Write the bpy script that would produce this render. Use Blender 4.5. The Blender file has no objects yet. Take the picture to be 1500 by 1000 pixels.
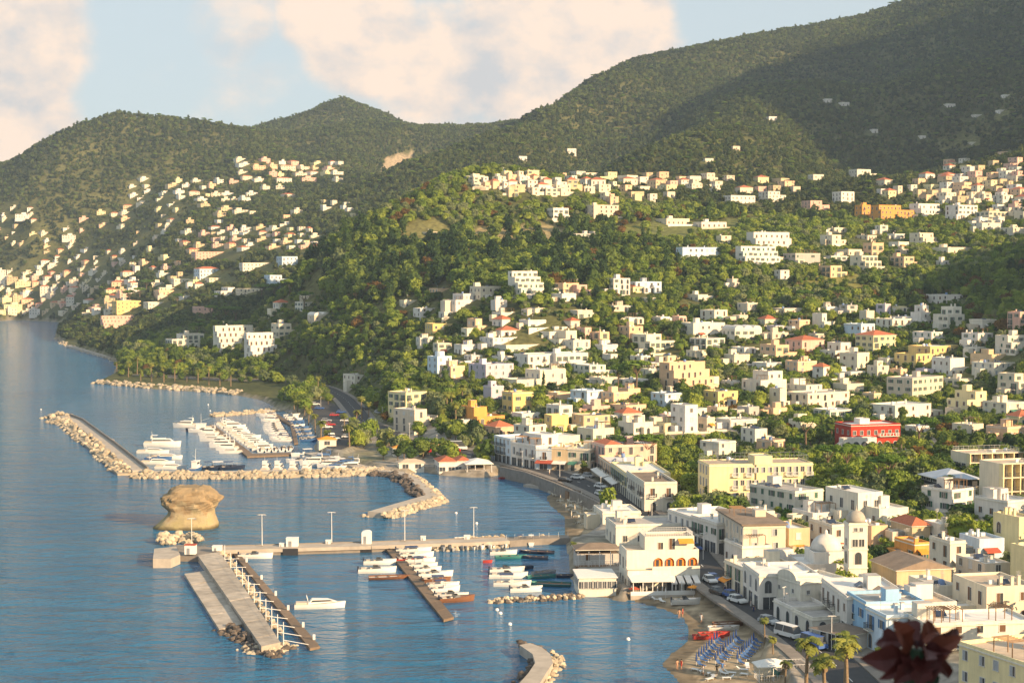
import bpy, bmesh, math, random
import numpy as np
from mathutils import Vector, Matrix

random.seed(11)
rng = np.random.default_rng(11)
scene = bpy.context.scene
COL = scene.collection

# ------------------------------------------------------------------ camera
F = 2400.0            # focal length in photo pixels (photo is 1500 px wide)
CAM_H = 65.0
HORIZON = 390.0
PITCH = math.atan((500.0 - HORIZON) / F)
cam_data = bpy.data.cameras.new('camera')
cam_data.sensor_width = 36.0
cam_data.lens = 36.0 * F / 1500.0
cam_data.clip_start = 0.1
cam_data.clip_end = 20000.0
cam_data.dof.use_dof = True
cam_data.dof.focus_distance = 420.0
cam_data.dof.aperture_fstop = 22.0
cam = bpy.data.objects.new('camera', cam_data)
COL.objects.link(cam)
cam.location = (0, 0, CAM_H)
cam.rotation_euler = (math.pi / 2 - PITCH, 0, 0)
scene.camera = cam

# ------------------------------------------------------------------ light
SUN_AZ = math.radians(50.0)      # from straight behind the camera towards the right
SUN_EL = math.radians(19.0)
sun_dir = Vector((math.sin(SUN_AZ) * math.cos(SUN_EL), -math.cos(SUN_AZ) * math.cos(SUN_EL), math.sin(SUN_EL)))
sl = bpy.data.lights.new('sun', 'SUN')
sl.energy = 5.0
sl.angle = math.radians(0.5)
sl.color = (1.0, 0.70, 0.40)
so = bpy.data.objects.new('sun', sl)
COL.objects.link(so)
so.rotation_euler = sun_dir.to_track_quat('Z', 'Y').to_euler()
scene.view_settings.view_transform = 'Standard'
scene.view_settings.look = 'None'
scene.view_settings.gamma = 1.0
scene.view_settings.use_curve_mapping = False
scene.view_settings.exposure = 1.0

def pix_dir(px, py):
    u = (px - 750.0) / F; v = (500.0 - py) / F
    cp, sp = math.cos(PITCH), math.sin(PITCH)
    return Vector((u, cp + v * sp, -sp + v * cp))

world = bpy.data.worlds.new('World')
scene.world = world
world.use_nodes = True
def build_world():
    nt = world.node_tree; N = nt.nodes; L = nt.links
    N.clear()
    out = N.new('ShaderNodeOutputWorld'); bg = N.new('ShaderNodeBackground')
    sky = N.new('ShaderNodeTexSky'); sky.sky_type = 'NISHITA'; sky.sun_disc = False
    sky.sun_elevation = SUN_EL
    sky.sun_rotation = math.pi - SUN_AZ
    sky.altitude = 60; sky.air_density = 1.0; sky.dust_density = 1.6; sky.ozone_density = 1.2
    tc = N.new('ShaderNodeTexCoord')
    def math_(op, a, b=None, c=None, clamp=False):
        n = N.new('ShaderNodeMath'); n.operation = op; n.use_clamp = clamp
        for i, v in enumerate((a, b, c)):
            if v is None: continue
            if isinstance(v, (int, float)): n.inputs[i].default_value = v
            else: L.new(v, n.inputs[i])
        return n.outputs[0]
    # clouds: 3D noise over the view direction, with banks where the cumulus stand
    sc = N.new('ShaderNodeMapping'); sc.inputs['Scale'].default_value = (1, 1, 1.5)
    L.new(tc.outputs['Generated'], sc.inputs['Vector'])
    n1 = N.new('ShaderNodeTexNoise'); n1.inputs['Scale'].default_value = 9.0
    n1.inputs['Detail'].default_value = 9.0; n1.inputs['Roughness'].default_value = 0.56
    n1.inputs['Distortion'].default_value = 0.15
    L.new(sc.outputs[0], n1.inputs['Vector'])
    n2 = N.new('ShaderNodeTexNoise'); n2.inputs['Scale'].default_value = 19.0
    n2.inputs['Detail'].default_value = 8.0; n2.inputs['Roughness'].default_value = 0.6
    L.new(sc.outputs[0], n2.inputs['Vector'])
    acc = None
    for (px, py, r, a) in ((-70, 60, 0.080, 1.0), (20, 190, 0.040, 0.8), (-60, 200, 0.075, 0.9), (20, 110, 0.035, 0.6), (870, 30, 0.052, 0.7), (760, 70, 0.060, 0.55),
                           (700, 140, 0.05, 0.40), (930, 40, 0.025, 0.5), (540, 50, 0.045, 0.55), (480, 10, 0.035, 0.5), (330, 20, 0.035, 0.36), (300, 120, 0.07, 0.16), (640, 90, 0.05, 0.5)):
        d = pix_dir(px, py).normalized()
        dist = N.new('ShaderNodeVectorMath'); dist.operation = 'DISTANCE'
        L.new(tc.outputs['Generated'], dist.inputs[0]); dist.inputs[1].default_value = d
        m = N.new('ShaderNodeMapRange'); m.interpolation_type = 'SMOOTHSTEP'
        m.inputs['From Min'].default_value = r * 1.25; m.inputs['From Max'].default_value = r * 0.55
        m.inputs['To Min'].default_value = 0.0; m.inputs['To Max'].default_value = a
        L.new(dist.outputs['Value'], m.inputs['Value'])
        acc = m.outputs[0] if acc is None else math_('MAXIMUM', acc, m.outputs[0])
    dens = math_('ADD', math_('MULTIPLY', acc, 0.76), math_('MULTIPLY_ADD', n1.outputs['Fac'], 0.75, math_('MULTIPLY', n2.outputs['Fac'], 0.38)))
    cl = N.new('ShaderNodeMapRange'); cl.interpolation_type = 'SMOOTHSTEP'
    cl.inputs['From Min'].default_value = 0.70; cl.inputs['From Max'].default_value = 0.96
    L.new(dens, cl.inputs['Value'])
    tone = N.new('ShaderNodeMapRange')
    tone.inputs['From Min'].default_value = 0.36; tone.inputs['From Max'].default_value = 0.56
    L.new(n2.outputs['Fac'], tone.inputs['Value'])
    cc = N.new('ShaderNodeMix'); cc.data_type = 'RGBA'
    cc.inputs[6].default_value = (0.345, 0.34, 0.345, 1); cc.inputs[7].default_value = (0.60, 0.465, 0.365, 1)
    L.new(tone.outputs[0], cc.inputs[0])
    skm = N.new('ShaderNodeMix'); skm.data_type = 'RGBA'; skm.blend_type = 'MULTIPLY'
    skm.inputs[0].default_value = 1.0
    L.new(sky.outputs[0], skm.inputs[6]); skm.inputs[7].default_value = (0.085, 0.085, 0.085, 1)
    # thin high veil over the whole sky
    veil = N.new('ShaderNodeMix'); veil.data_type = 'RGBA'
    veil.inputs[0].default_value = 0.80
    L.new(skm.outputs[2], veil.inputs[6]); veil.inputs[7].default_value = (0.335, 0.385, 0.41, 1)
    mx = N.new('ShaderNodeMix'); mx.data_type = 'RGBA'
    L.new(cl.outputs[0], mx.inputs[0]); L.new(veil.outputs[2], mx.inputs[6]); L.new(cc.outputs[2], mx.inputs[7])
    L.new(mx.outputs[2], bg.inputs['Color']); bg.inputs['Strength'].default_value = 1.0
    L.new(bg.outputs[0], out.inputs['Surface'])
build_world()

# ------------------------------------------------------------------ helpers
def tag(o, label=None, cat=None, group=None, kind=None):
    if label: o['label'] = label
    if cat: o['category'] = cat
    if group: o['group'] = group
    if kind: o['kind'] = kind
    return o

def empty(name, loc=(0, 0, 0), rz=0.0):
    o = bpy.data.objects.new(name, None)
    o.empty_display_size = 0.5
    o.location = loc; o.rotation_euler = (0, 0, rz)
    COL.objects.link(o)
    return o

def link(name, me, parent=None, loc=None, rz=None, scale=None):
    o = bpy.data.objects.new(name, me)
    COL.objects.link(o)
    if parent is not None: o.parent = parent
    if loc is not None: o.location = loc
    if rz is not None: o.rotation_euler = (0, 0, rz)
    if scale is not None: o.scale = scale
    return o

def copy_tree(o, parent=None):
    c = o.copy(); COL.objects.link(c); c.parent = parent
    for ch in list(o.children): copy_tree(ch, c)
    return c

class MB:
    """collects faces of one mesh"""
    def __init__(s): s.v = []; s.f = []; s.m = []; s.mats = []
    def mi(s, mat):
        if mat not in s.mats: s.mats.append(mat)
        return s.mats.index(mat)
    def face(s, pts, mat):
        b = len(s.v); s.v.extend([tuple(p) for p in pts]); s.f.append(tuple(range(b, b + len(pts)))); s.m.append(s.mi(mat))
    def box(s, x0, x1, y0, y1, z0, z1, mat, faces='xXyYzZ', tm=None):
        p = [(x0,y0,z0),(x1,y0,z0),(x1,y1,z0),(x0,y1,z0),(x0,y0,z1),(x1,y0,z1),(x1,y1,z1),(x0,y1,z1)]
        if tm: mat_top = tm
        else: mat_top = mat
        b = len(s.v); s.v.extend(p)
        F_ = {'z': (0,3,2,1), 'Z': (4,5,6,7), 'y': (0,1,5,4), 'X': (1,2,6,5), 'Y': (2,3,7,6), 'x': (3,0,4,7)}
        for k in faces:
            s.f.append(tuple(b + i for i in F_[k])); s.m.append(s.mi(mat_top if k == 'Z' else mat))
    def tube(s, a, b, r0, r1, mat, n=6, cap=True):
        a = Vector(a); b = Vector(b); d = (b - a)
        if d.length < 1e-6: return
        q = d.to_track_quat('Z', 'Y')
        base = len(s.v)
        for (c, r) in ((a, r0), (b, r1)):
            for i in range(n):
                t = 2 * math.pi * i / n
                s.v.append(tuple(c + q @ Vector((r * math.cos(t), r * math.sin(t), 0))))
        for i in range(n):
            j = (i + 1) % n
            s.f.append((base + i, base + j, base + n + j, base + n + i)); s.m.append(s.mi(mat))
        if cap:
            s.f.append(tuple(base + n + i for i in range(n))); s.m.append(s.mi(mat))
            s.f.append(tuple(base + n - 1 - i for i in range(n))); s.m.append(s.mi(mat))
    def rings(s, rings, mat, close=True, cap=True):
        """rings: list of equal-length point lists"""
        n = len(rings[0]); base = len(s.v)
        for r in rings: s.v.extend([tuple(p) for p in r])
        for k in range(len(rings) - 1):
            for i in range(n if close else n - 1):
                j = (i + 1) % n
                s.f.append((base + k*n + i, base + k*n + j, base + (k+1)*n + j, base + (k+1)*n + i)); s.m.append(s.mi(mat))
        if cap:
            s.f.append(tuple(base + n - 1 - i for i in range(n))); s.m.append(s.mi(mat))
            e = base + (len(rings) - 1) * n
            s.f.append(tuple(e + i for i in range(n))); s.m.append(s.mi(mat))
    def lathe(s, prof, mat, n=12, c=(0, 0)):
        s.rings([[(c[0] + r * math.cos(2*math.pi*i/n), c[1] + r * math.sin(2*math.pi*i/n), z) for i in range(n)] for (r, z) in prof], mat)
    def mesh(s, name, smooth=False):
        me = bpy.data.meshes.new(name)
        me.from_pydata(s.v, [], s.f)
        for m in s.mats: me.materials.append(m)
        me.polygons.foreach_set('material_index', s.m)
        if smooth: me.polygons.foreach_set('use_smooth', [True] * len(s.f))
        me.update()
        return me
    def build(s, name, parent=None, smooth=False, loc=None, rz=None):
        return link(name, s.mesh(name, smooth), parent, loc, rz)

# ------------------------------------------------------------------ materials
MATS = {}
def mat(name, col, rough=0.85, var=0.12, scale=0.6, spec=0.25, metal=0.0, per_obj=0.0, bump=0.0, bscale=8.0, stain=0.0, coords='Object'):
    if name in MATS: return MATS[name]
    m = bpy.data.materials.new(name); m.use_nodes = True
    nt = m.node_tree; N = nt.nodes; L = nt.links
    p = N['Principled BSDF']
    p.inputs['Roughness'].default_value = rough
    p.inputs['Specular IOR Level'].default_value = spec
    p.inputs['Metallic'].default_value = metal
    base = N.new('ShaderNodeRGB'); base.outputs[0].default_value = (*col, 1)
    cur = base.outputs[0]
    tc = N.new('ShaderNodeTexCoord')
    def mulv(cur, fac_socket, lo, hi):
        mr = N.new('ShaderNodeMapRange'); mr.inputs['To Min'].default_value = lo; mr.inputs['To Max'].default_value = hi
        mr.inputs['From Min'].default_value = 0.25; mr.inputs['From Max'].default_value = 0.75
        L.new(fac_socket, mr.inputs['Value'])
        h = N.new('ShaderNodeVectorMath'); h.operation = 'SCALE'
        L.new(cur, h.inputs[0]); L.new(mr.outputs[0], h.inputs['Scale'])
        return h.outputs[0]
    if var > 0:
        n = N.new('ShaderNodeTexNoise'); n.inputs['Scale'].default_value = scale; n.inputs['Detail'].default_value = 6
        n.inputs['Roughness'].default_value = 0.65
        L.new(tc.outputs[coords], n.inputs['Vector'])
        cur = mulv(cur, n.outputs['Fac'], 1 - var, 1 + var)
    if stain > 0:   # rain streaks running down walls
        mp = N.new('ShaderNodeMapping'); mp.inputs['Scale'].default_value = (1.3, 1.3, 0.12)
        L.new(tc.outputs['Object'], mp.inputs['Vector'])
        n = N.new('ShaderNodeTexNoise'); n.inputs['Scale'].default_value = 1.2; n.inputs['Detail'].default_value = 5
        L.new(mp.outputs[0], n.inputs['Vector'])
        cur = mulv(cur, n.outputs['Fac'], 1 - stain, 1.03)
    if per_obj > 0:
        oi = N.new('ShaderNodeObjectInfo')
        mr = N.new('ShaderNodeMapRange'); mr.inputs['To Min'].default_value = 1 - per_obj; mr.inputs['To Max'].default_value = 1 + per_obj
        L.new(oi.outputs['Random'], mr.inputs['Value'])
        h = N.new('ShaderNodeVectorMath'); h.operation = 'SCALE'
        L.new(cur, h.inputs[0]); L.new(mr.outputs[0], h.inputs['Scale']); cur = h.outputs[0]
    L.new(cur, p.inputs['Base Color'])
    if bump > 0:
        n = N.new('ShaderNodeTexNoise'); n.inputs['Scale'].default_value = bscale; n.inputs['Detail'].default_value = 4
        L.new(tc.outputs[coords], n.inputs['Vector'])
        b = N.new('ShaderNodeBump'); b.inputs['Strength'].default_value = bump; b.inputs['Distance'].default_value = 0.1
        L.new(n.outputs['Fac'], b.inputs['Height']); L.new(b.outputs[0], p.inputs['Normal'])
    MATS[name] = m
    return m

def foliage(name, c1, c2, trans=0.25, scale=0.35):
    if name in MATS: return MATS[name]
    m = bpy.data.materials.new(name); m.use_nodes = True
    nt = m.node_tree; N = nt.nodes; L = nt.links
    p = N['Principled BSDF']; p.inputs['Roughness'].default_value = 0.7; p.inputs['Specular IOR Level'].default_value = 0.15
    tc = N.new('ShaderNodeTexCoord'); n = N.new('ShaderNodeTexNoise'); n.inputs['Scale'].default_value = scale; n.inputs['Detail'].default_value = 3
    oi = N.new('ShaderNodeObjectInfo')
    add = N.new('ShaderNodeMath'); add.operation = 'ADD'; sub = N.new('ShaderNodeMath'); sub.operation = 'SUBTRACT'; sub.inputs[1].default_value = 0.5
    L.new(tc.outputs['Object'], n.inputs['Vector'])
    L.new(oi.outputs['Random'], sub.inputs[0]); L.new(sub.outputs[0], add.inputs[0]); L.new(n.outputs['Fac'], add.inputs[1])
    mx = N.new('ShaderNodeMix'); mx.data_type = 'RGBA'
    mr = N.new('ShaderNodeMapRange'); mr.inputs['From Min'].default_value = 0.1; mr.inputs['From Max'].default_value = 0.95
    L.new(add.outputs[0], mr.inputs['Value']); L.new(mr.outputs[0], mx.inputs[0])
    mx.inputs[6].default_value = (*c1, 1); mx.inputs[7].default_value = (*c2, 1)
    L.new(mx.outputs[2], p.inputs['Base Color'])
    t = N.new('ShaderNodeBsdfTranslucent'); L.new(mx.outputs[2], t.inputs['Color'])
    ms = N.new('ShaderNodeMixShader'); ms.inputs[0].default_value = trans
    L.new(p.outputs[0], ms.inputs[1]); L.new(t.outputs[0], ms.inputs[2])
    L.new(ms.outputs[0], N['Material Output'].inputs['Surface'])
    MATS[name] = m
    return m
# ------------------------------------------------------------------ where things stand
CP, SP = math.cos(PITCH), math.sin(PITCH)
def pt(px, py, d):
    """point of the sight line through a photo pixel at forward distance d"""
    v = pix_dir(px, py); k = d / v.y
    return Vector((v.x * k, d, CAM_H + v.z * k))
def sea(px, py, z=0.0):
    v = pix_dir(px, py); k = (z - CAM_H) / v.z
    return Vector((v.x * k, v.y * k, z))
def proj(x, y, z):
    """world -> photo pixel (numpy friendly)"""
    zz = z - CAM_H
    dep = y * CP - zz * SP
    up = y * SP + zz * CP
    return 750 + F * x / dep, 500 - F * up / dep

CTRL = [  # photo pixel and distance of ground points, foreground to hills
 (1010,850,None,3),(1100,900,None,3),(1150,800,None,3.5),(1300,900,None,4),(1480,960,None,6),(1250,760,None,4.5),(1000,760,None,3),(900,735,None,2.6),
 (1480,860,None,6),(1100,735,None,4.5),(1420,745,None,8),(1200,715,None,6),(1480,700,None,13),(760,690,None,2.5),(640,665,None,2.5),(560,650,None,2.5),(480,620,None,2.5),
 (430,590,None,3),(400,583,None,3),(300,560,None,2.2),(200,550,None,2.2),
 (1265,655,520),(1340,600,620),(1440,570,660),(1050,505,760),(1000,580,640),(850,530,760),(780,608,620),(680,560,680),(600,632,605),(1150,600,620),(900,640,560),(950,690,500),
 (650,450,850),(800,442,800),(930,430,850),(1100,390,890),(1380,470,780),(1480,520,680),(1480,440,790),(1400,400,900),(1300,400,900),(1200,470,790),(1000,440,850),
 (1300,330,1080),(1450,335,1050),(1450,265,1220),(880,320,1080),(750,340,1050),(900,287,1250),(720,282,1250),(1100,292,1250),(1250,268,1300),(1050,340,1050),
 (450,400,1000),(500,352,1020),(560,312,1060),(615,288,1100),(660,275,1150),(500,430,920),(600,430,900),(600,370,990),(560,470,880),(500,520,865),(460,540,885),(440,562,870),(540,560,800),(560,400,950),
 (440,470,985),(400,527,930),(340,522,960),(270,517,1000),(180,485,1390),(200,450,1450),(300,440,1350),(400,440,1250),(300,482,1130),(380,480,1050),(230,505,1120),
 (420,388,1420),(330,388,1500),(200,402,1650),(130,402,1800),(60,442,2000),(60,402,2050),(60,352,2100),(60,312,2150),(-60,402,2060),(-60,320,2150),(200,342,1950),(200,302,2060),(300,292,2050),
 (350,332,1750),(450,332,1650),(450,252,2050),(400,292,1900),(520,232,2200),(520,292,1850),(575,276,1900),(500,262,1980),
 (0,244,2300),(100,202,2330),(150,190,2340),(200,184,2350),(250,186,2370),(300,189,2400),(360,190,2750),(440,171,2880),(500,147,2950),(560,170,2900),(610,190,2850),(660,187,2800),(-150,300,2350),(-60,268,2300),
 (200,250,2190),(100,270,2190),(450,205,2550),(560,215,2450),(330,225,2320),
 (680,188,2640),(740,186,2060),(800,167,2160),(850,137,2260),(700,204,1930),(655,233,1830),(612,260,1740),(900,106,2420),(970,81,2450),(1050,68,2550),(1150,49,2650),(1250,31,2800),(1310,9,2850),(1400,-35,2900),(1500,-66,2950),(1700,-110,3000),
 (720,245,1700),(900,245,1450),(1100,245,1450),(1300,245,1450),(1500,235,1420),(800,205,1860),(900,185,2000),(1000,185,1900),(1200,180,1800),(1400,180,1700),(1200,105,2300),(1400,100,2150),(1000,125,2250),(1500,100,2100),(585,264,2040),
]
WCTRL = [  # hidden ground, world coordinates
 (-140,1130,30),(-125,1230,48),(-95,1330,66),(-70,1420,90),
 (-560,2900,250),(-300,3100,240),(-100,3200,280),(100,3200,220),(350,2900,260),(700,3300,330),(1100,3600,430),(-900,2900,150),(-1000,2500,120),(-85,2040,96),(-42,2110,118),(-8,2280,165),(-110,2240,140),(-464,2620,240),(-380,2650,246),(-560,2560,235),
 (0,0,63),(0,4,61),(30,60,34),(0,60,32),(-40,60,20),(60,150,12),(150,60,40),(150,150,14),(130,220,7),(300,100,50),(260,250,12),(300,400,22),(0,-100,75),(-100,0,20),(200,-60,80),(350,550,40),
 (330,690,110),(430,760,150),(500,880,145),(620,1120,170),(690,1300,330),(760,1500,480),(860,1700,550),(980,1950,610),(1150,2250,600),(1300,2600,680),(600,600,120),(800,900,230),(900,1300,420),  # unseen hill and ridge, raised to cast shade over the slopes
]
pts = []
for c in CTRL:
    if len(c) == 4: p = sea(c[0], c[1], c[3])
    else: p = pt(*c)
    pts.append((p.x, p.y, p.z))
pts += WCTRL
pts = np.array(pts, float)
Cc = 35.0
def kern(dx, dy): return np.sqrt(dx * dx + dy * dy + Cc * Cc)
A = kern(pts[:, 0][:, None] - pts[:, 0][None], pts[:, 1][:, None] - pts[:, 1][None])
n_ = len(pts)
A2 = np.zeros((n_ + 1, n_ + 1)); A2[:n_, :n_] = A - np.eye(n_) * 6.0
A2[:n_, n_] = 1; A2[n_, :n_] = 1
W = np.linalg.solve(A2, np.append(pts[:, 2], 0))
def rbf(x, y):
    z = np.full(x.shape, W[-1])
    for k in range(n_):
        z += W[k] * kern(x - pts[k, 0], y - pts[k, 1])
    return z

COAST_PX = [(1045,1080),(1000,1010),(985,988),(966,973),(985,955),(1005,940),(1009,925),(1000,905),(970,892),(930,881),(885,876),(852,872),(838,846),(832,800),(828,785),(828,760),(803,738),(800,728),(812,718),
 (780,708),(735,694),(715,698),(690,698),(650,696),(620,690),(590,694),(550,694),(542,687),(464,664),(462,655),(466,640),(455,615),(420,603),(405,597),(385,586),(345,578),(300,574),(220,569),(143,561),(168,548),
 (172,530),(147,521),(99,507),(81,494),(86,482),(112,473),(90,472),(30,469),(0,470),(-200,467)]
coast = [sea(*c) for c in COAST_PX]
coast = [Vector((42, 120, 0)), Vector((36, 190, 0))] + coast
poly = np.array([(c.x, c.y) for c in coast] + [(-1600, 2150), (-1900, 4500), (4200, 4500), (4200, -500), (-200, -500), (-200, -60), (-60, 30), (0, 80)], float)
def inside(x, y):
    r = np.zeros(x.shape, bool)
    n = len(poly)
    for i in range(n):
        x0, y0 = poly[i]; x1, y1 = poly[(i + 1) % n]
        if y0 == y1: continue
        c = ((y0 > y) != (y1 > y)) & (x < (x1 - x0) * (y - y0) / (y1 - y0) + x0)
        r ^= c
    return r
def cdist(x, y):
    d = np.full(x.shape, 1e9)
    n = len(poly)
    for i in range(n):
        x0, y0 = poly[i]; x1, y1 = poly[(i + 1) % n]
        dx, dy = x1 - x0, y1 - y0
        t = np.clip(((x - x0) * dx + (y - y0) * dy) / (dx * dx + dy * dy), 0, 1)
        d = np.minimum(d, np.hypot(x - x0 - t * dx, y - y0 - t * dy))
    return d
def vnoise(x, y, seed=0):
    """smooth value noise"""
    xi = np.floor(x).astype(np.int64); yi = np.floor(y).astype(np.int64)
    fx = x - xi; fy = y - yi
    fx = fx * fx * (3 - 2 * fx); fy = fy * fy * (3 - 2 * fy)
    def h(a, b):
        n = (a * 374761393 + b * 668265263 + seed * 1442695041) & 0x7fffffff
        n = ((n ^ (n >> 13)) * 1274126177) & 0x7fffffff
        return ((n ^ (n >> 16)) & 0xffff) / 65535.0
    return (h(xi, yi) * (1 - fx) + h(xi + 1, yi) * fx) * (1 - fy) + (h(xi, yi + 1) * (1 - fx) + h(xi + 1, yi + 1) * fx) * fy
def fbm(x, y, oct=4, seed=0):
    s = np.zeros(x.shape); a = 0.5
    for o in range(oct):
        s += a * (vnoise(x, y, seed + o) - 0.5); x = x * 2.03; y = y * 2.03; a *= 0.5
    return s
# beaches: gently sloping sand
def poly_mask(x, y, pl):
    r = np.zeros(x.shape, bool); n = len(pl)
    for i in range(n):
        x0, y0 = pl[i]; x1, y1 = pl[(i + 1) % n]
        if y0 == y1: continue
        r ^= ((y0 > y) != (y1 > y)) & (x < (x1 - x0) * (y - y0) / (y1 - y0) + x0)
    return r
def pxpoly(l, z=0.0): return [tuple(sea(a, b, z)[:2]) for a, b in l]
BEACH = pxpoly([(1060,1090),(1000,1012),(940,975),(985,940),(1000,905),(885,860),(860,868),(850,878),(1000,862),(1040,880),(1085,905),(1110,935),(1140,975),(1180,1060)], 0.6)
BEACH2 = pxpoly([(826,790),(795,740),(795,722),(815,716),(850,735),(872,748),(880,775),(850,790)], 0.6)

CREST_PX = [(-80,4),(0,5.5),(50,18),(100,11),(150,4),(200,2),(250,13),(300,8),(340,4),(370,5),(420,0),(460,0),(500,8),(540,7),(580,7),(610,-2),(650,-8),(700,-11),(740,-14),(770,-17),(800,-15),(850,-8),(900,9),(940,15),(1010,16),(1050,15),(1100,11),(1150,-3),(1200,-8),(1250,-21),(1290,-24),(1310,-22),(1400,-15),(1700,-5)]
CREST_U = np.array([(a - 750) / F for a, b in CREST_PX]); CREST_DZ = np.array([b for a, b in CREST_PX], float)
GX0, GX1, GY0, GY1, GS = -1700.0, 1900.0, -40.0, 3800.0, 5.0
def height(x, y):
    z = rbf(x, y)
    ins = inside(x, y); d = cdist(x, y)
    rough = np.clip((z - 25) / 120, 0, 1)
    z = z + rough * (fbm(x / 230, y / 230, 4, 3) * 46 + fbm(x / 60, y / 60, 3, 9) * 8) * np.clip((y - 650) / 500, 0, 1)
    # crest heights of the hills, by bearing
    z = z + np.interp(x / np.maximum(y, 1.0), CREST_U, CREST_DZ) * np.clip((y - 1600) / 420, 0, 1)
    # spurs and gullies running down the mountain
    mt = np.clip((y - 1330) / 250, 0, 1) * np.clip((2420 - y) / 350, 0, 1) * np.clip((x + 0.02 * y) / 120, 0, 1)
    z = z + mt * 30 * np.sin((x * 0.92 - y * 0.42) * 2 * np.pi / 430 + 1.5 + fbm(x / 300, y / 300, 2, 41) * 4)
    mt2 = np.clip((y - 1950) / 200, 0, 1) * np.clip((2500 - y) / 150, 0, 1) * np.clip((-x - 200) / 150, 0, 1)
    z = z + mt2 * 9 * np.sin(x * 2 * np.pi / 210 + fbm(x / 200, y / 200, 2, 43) * 5)
    land = np.minimum(np.maximum(z, 1.6), 0.25 + d * 0.9)
    far = np.clip((y - 900) / 600, 0, 1)
    b = poly_mask(x, y, BEACH) | poly_mask(x, y, BEACH2)
    land = np.where(b, np.minimum(land, 0.03 + d * 0.055), land)
    return np.where(ins, land, np.maximum(-4.0, -0.25 * d - 0.05))
# roads: the ground is levelled under them
ROADS = {
 'seafront_road': (7.6, [(1290,1040),(1215,965),(1150,915),(1080,870),(1035,835),(1010,805),(985,790),(935,748),(878,718),(815,694),(760,679),(720,670),(680,662),(640,655),(600,650),(560,628),(535,618),(520,600),(500,580),(470,566),(430,558),(395,556),(340,556),(260,552),(200,548)], 2.6),
}
ROADW = {}
for rn, (w, l, rz) in ROADS.items():
    P_ = np.array([tuple(sea(a, b, rz)[:2]) for a, b in l])
    out = []
    for i in range(len(P_) - 1):          # Catmull-Rom through the listed points
        p0 = P_[max(i - 1, 0)]; p1 = P_[i]; p2 = P_[i + 1]; p3 = P_[min(i + 2, len(P_) - 1)]
        m = max(2, int(np.hypot(*(p2 - p1)) / 4))
        for t in np.linspace(0, 1, m, endpoint=False):
            out.append(0.5 * ((2*p1) + (-p0+p2)*t + (2*p0-5*p1+4*p2-p3)*t*t + (-p0+3*p1-3*p2+p3)*t**3))
    out.append(P_[-1])
    ROADW[rn] = (w, np.array(out), rz)
def road_dist(x, y):
    d = np.full(x.shape, 1e9)
    for w, P_, rz in ROADW.values():
        for q in P_: d = np.minimum(d, np.hypot(x - q[0], y - q[1]) - w / 2)
    return d
LOT = pxpoly([(443,590),(470,584),(496,590),(516,610),(525,652),(500,661),(477,658),(469,625)], 2.5)
def ground(x, y):
    z = height(x, y)
    m = (y > 150) & (y < 1250) & (np.abs(x) < 450) & (z > 0.9)
    if m.any():
        k = np.clip((road_dist(x[m], y[m]) - 3) / 8, 0, 1)
        z[m] = z[m] * k + (2.6 - 0.12) * (1 - k)
    lot = poly_mask(x, y, LOT)
    z = np.where(lot & (z > -1), 2.45, z)
    return z
gx = np.arange(GX0, GX1 + 1, GS); gy = np.arange(GY0, GY1 + 1, GS)
GXX, GYY = np.meshgrid(gx, gy)
GZ = ground(GXX, GYY)
def Zi(x, y):
    """terrain height by bilinear lookup (numpy)"""
    fx = np.clip((np.asarray(x, float) - GX0) / GS, 0, len(gx) - 1.001); fy = np.clip((np.asarray(y, float) - GY0) / GS, 0, len(gy) - 1.001)
    i = fx.astype(int); j = fy.astype(int); u = fx - i; v = fy - j
    return (GZ[j, i] * (1 - u) + GZ[j, i + 1] * u) * (1 - v) + (GZ[j + 1, i] * (1 - u) + GZ[j + 1, i + 1] * u) * v
def Z(x, y): return float(Zi(np.array([x]), np.array([y]))[0])
def hit(px, py, d0=170.0, d1=3600.0):
    """where the sight line through a pixel meets the ground"""
    v = pix_dir(px, py)
    ds = np.arange(d0, d1, 1.5)
    k = ds / v.y
    zz = CAM_H + v.z * k
    g = np.maximum(Zi(v.x * k, ds), 0)
    below = np.nonzero(zz <= g)[0]
    if len(below) == 0:
        i = int(np.argmin(zz - g))
    else: i = int(below[0])
    return Vector((v.x * k[i], ds[i], max(float(g[i]), 0.0)))
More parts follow.
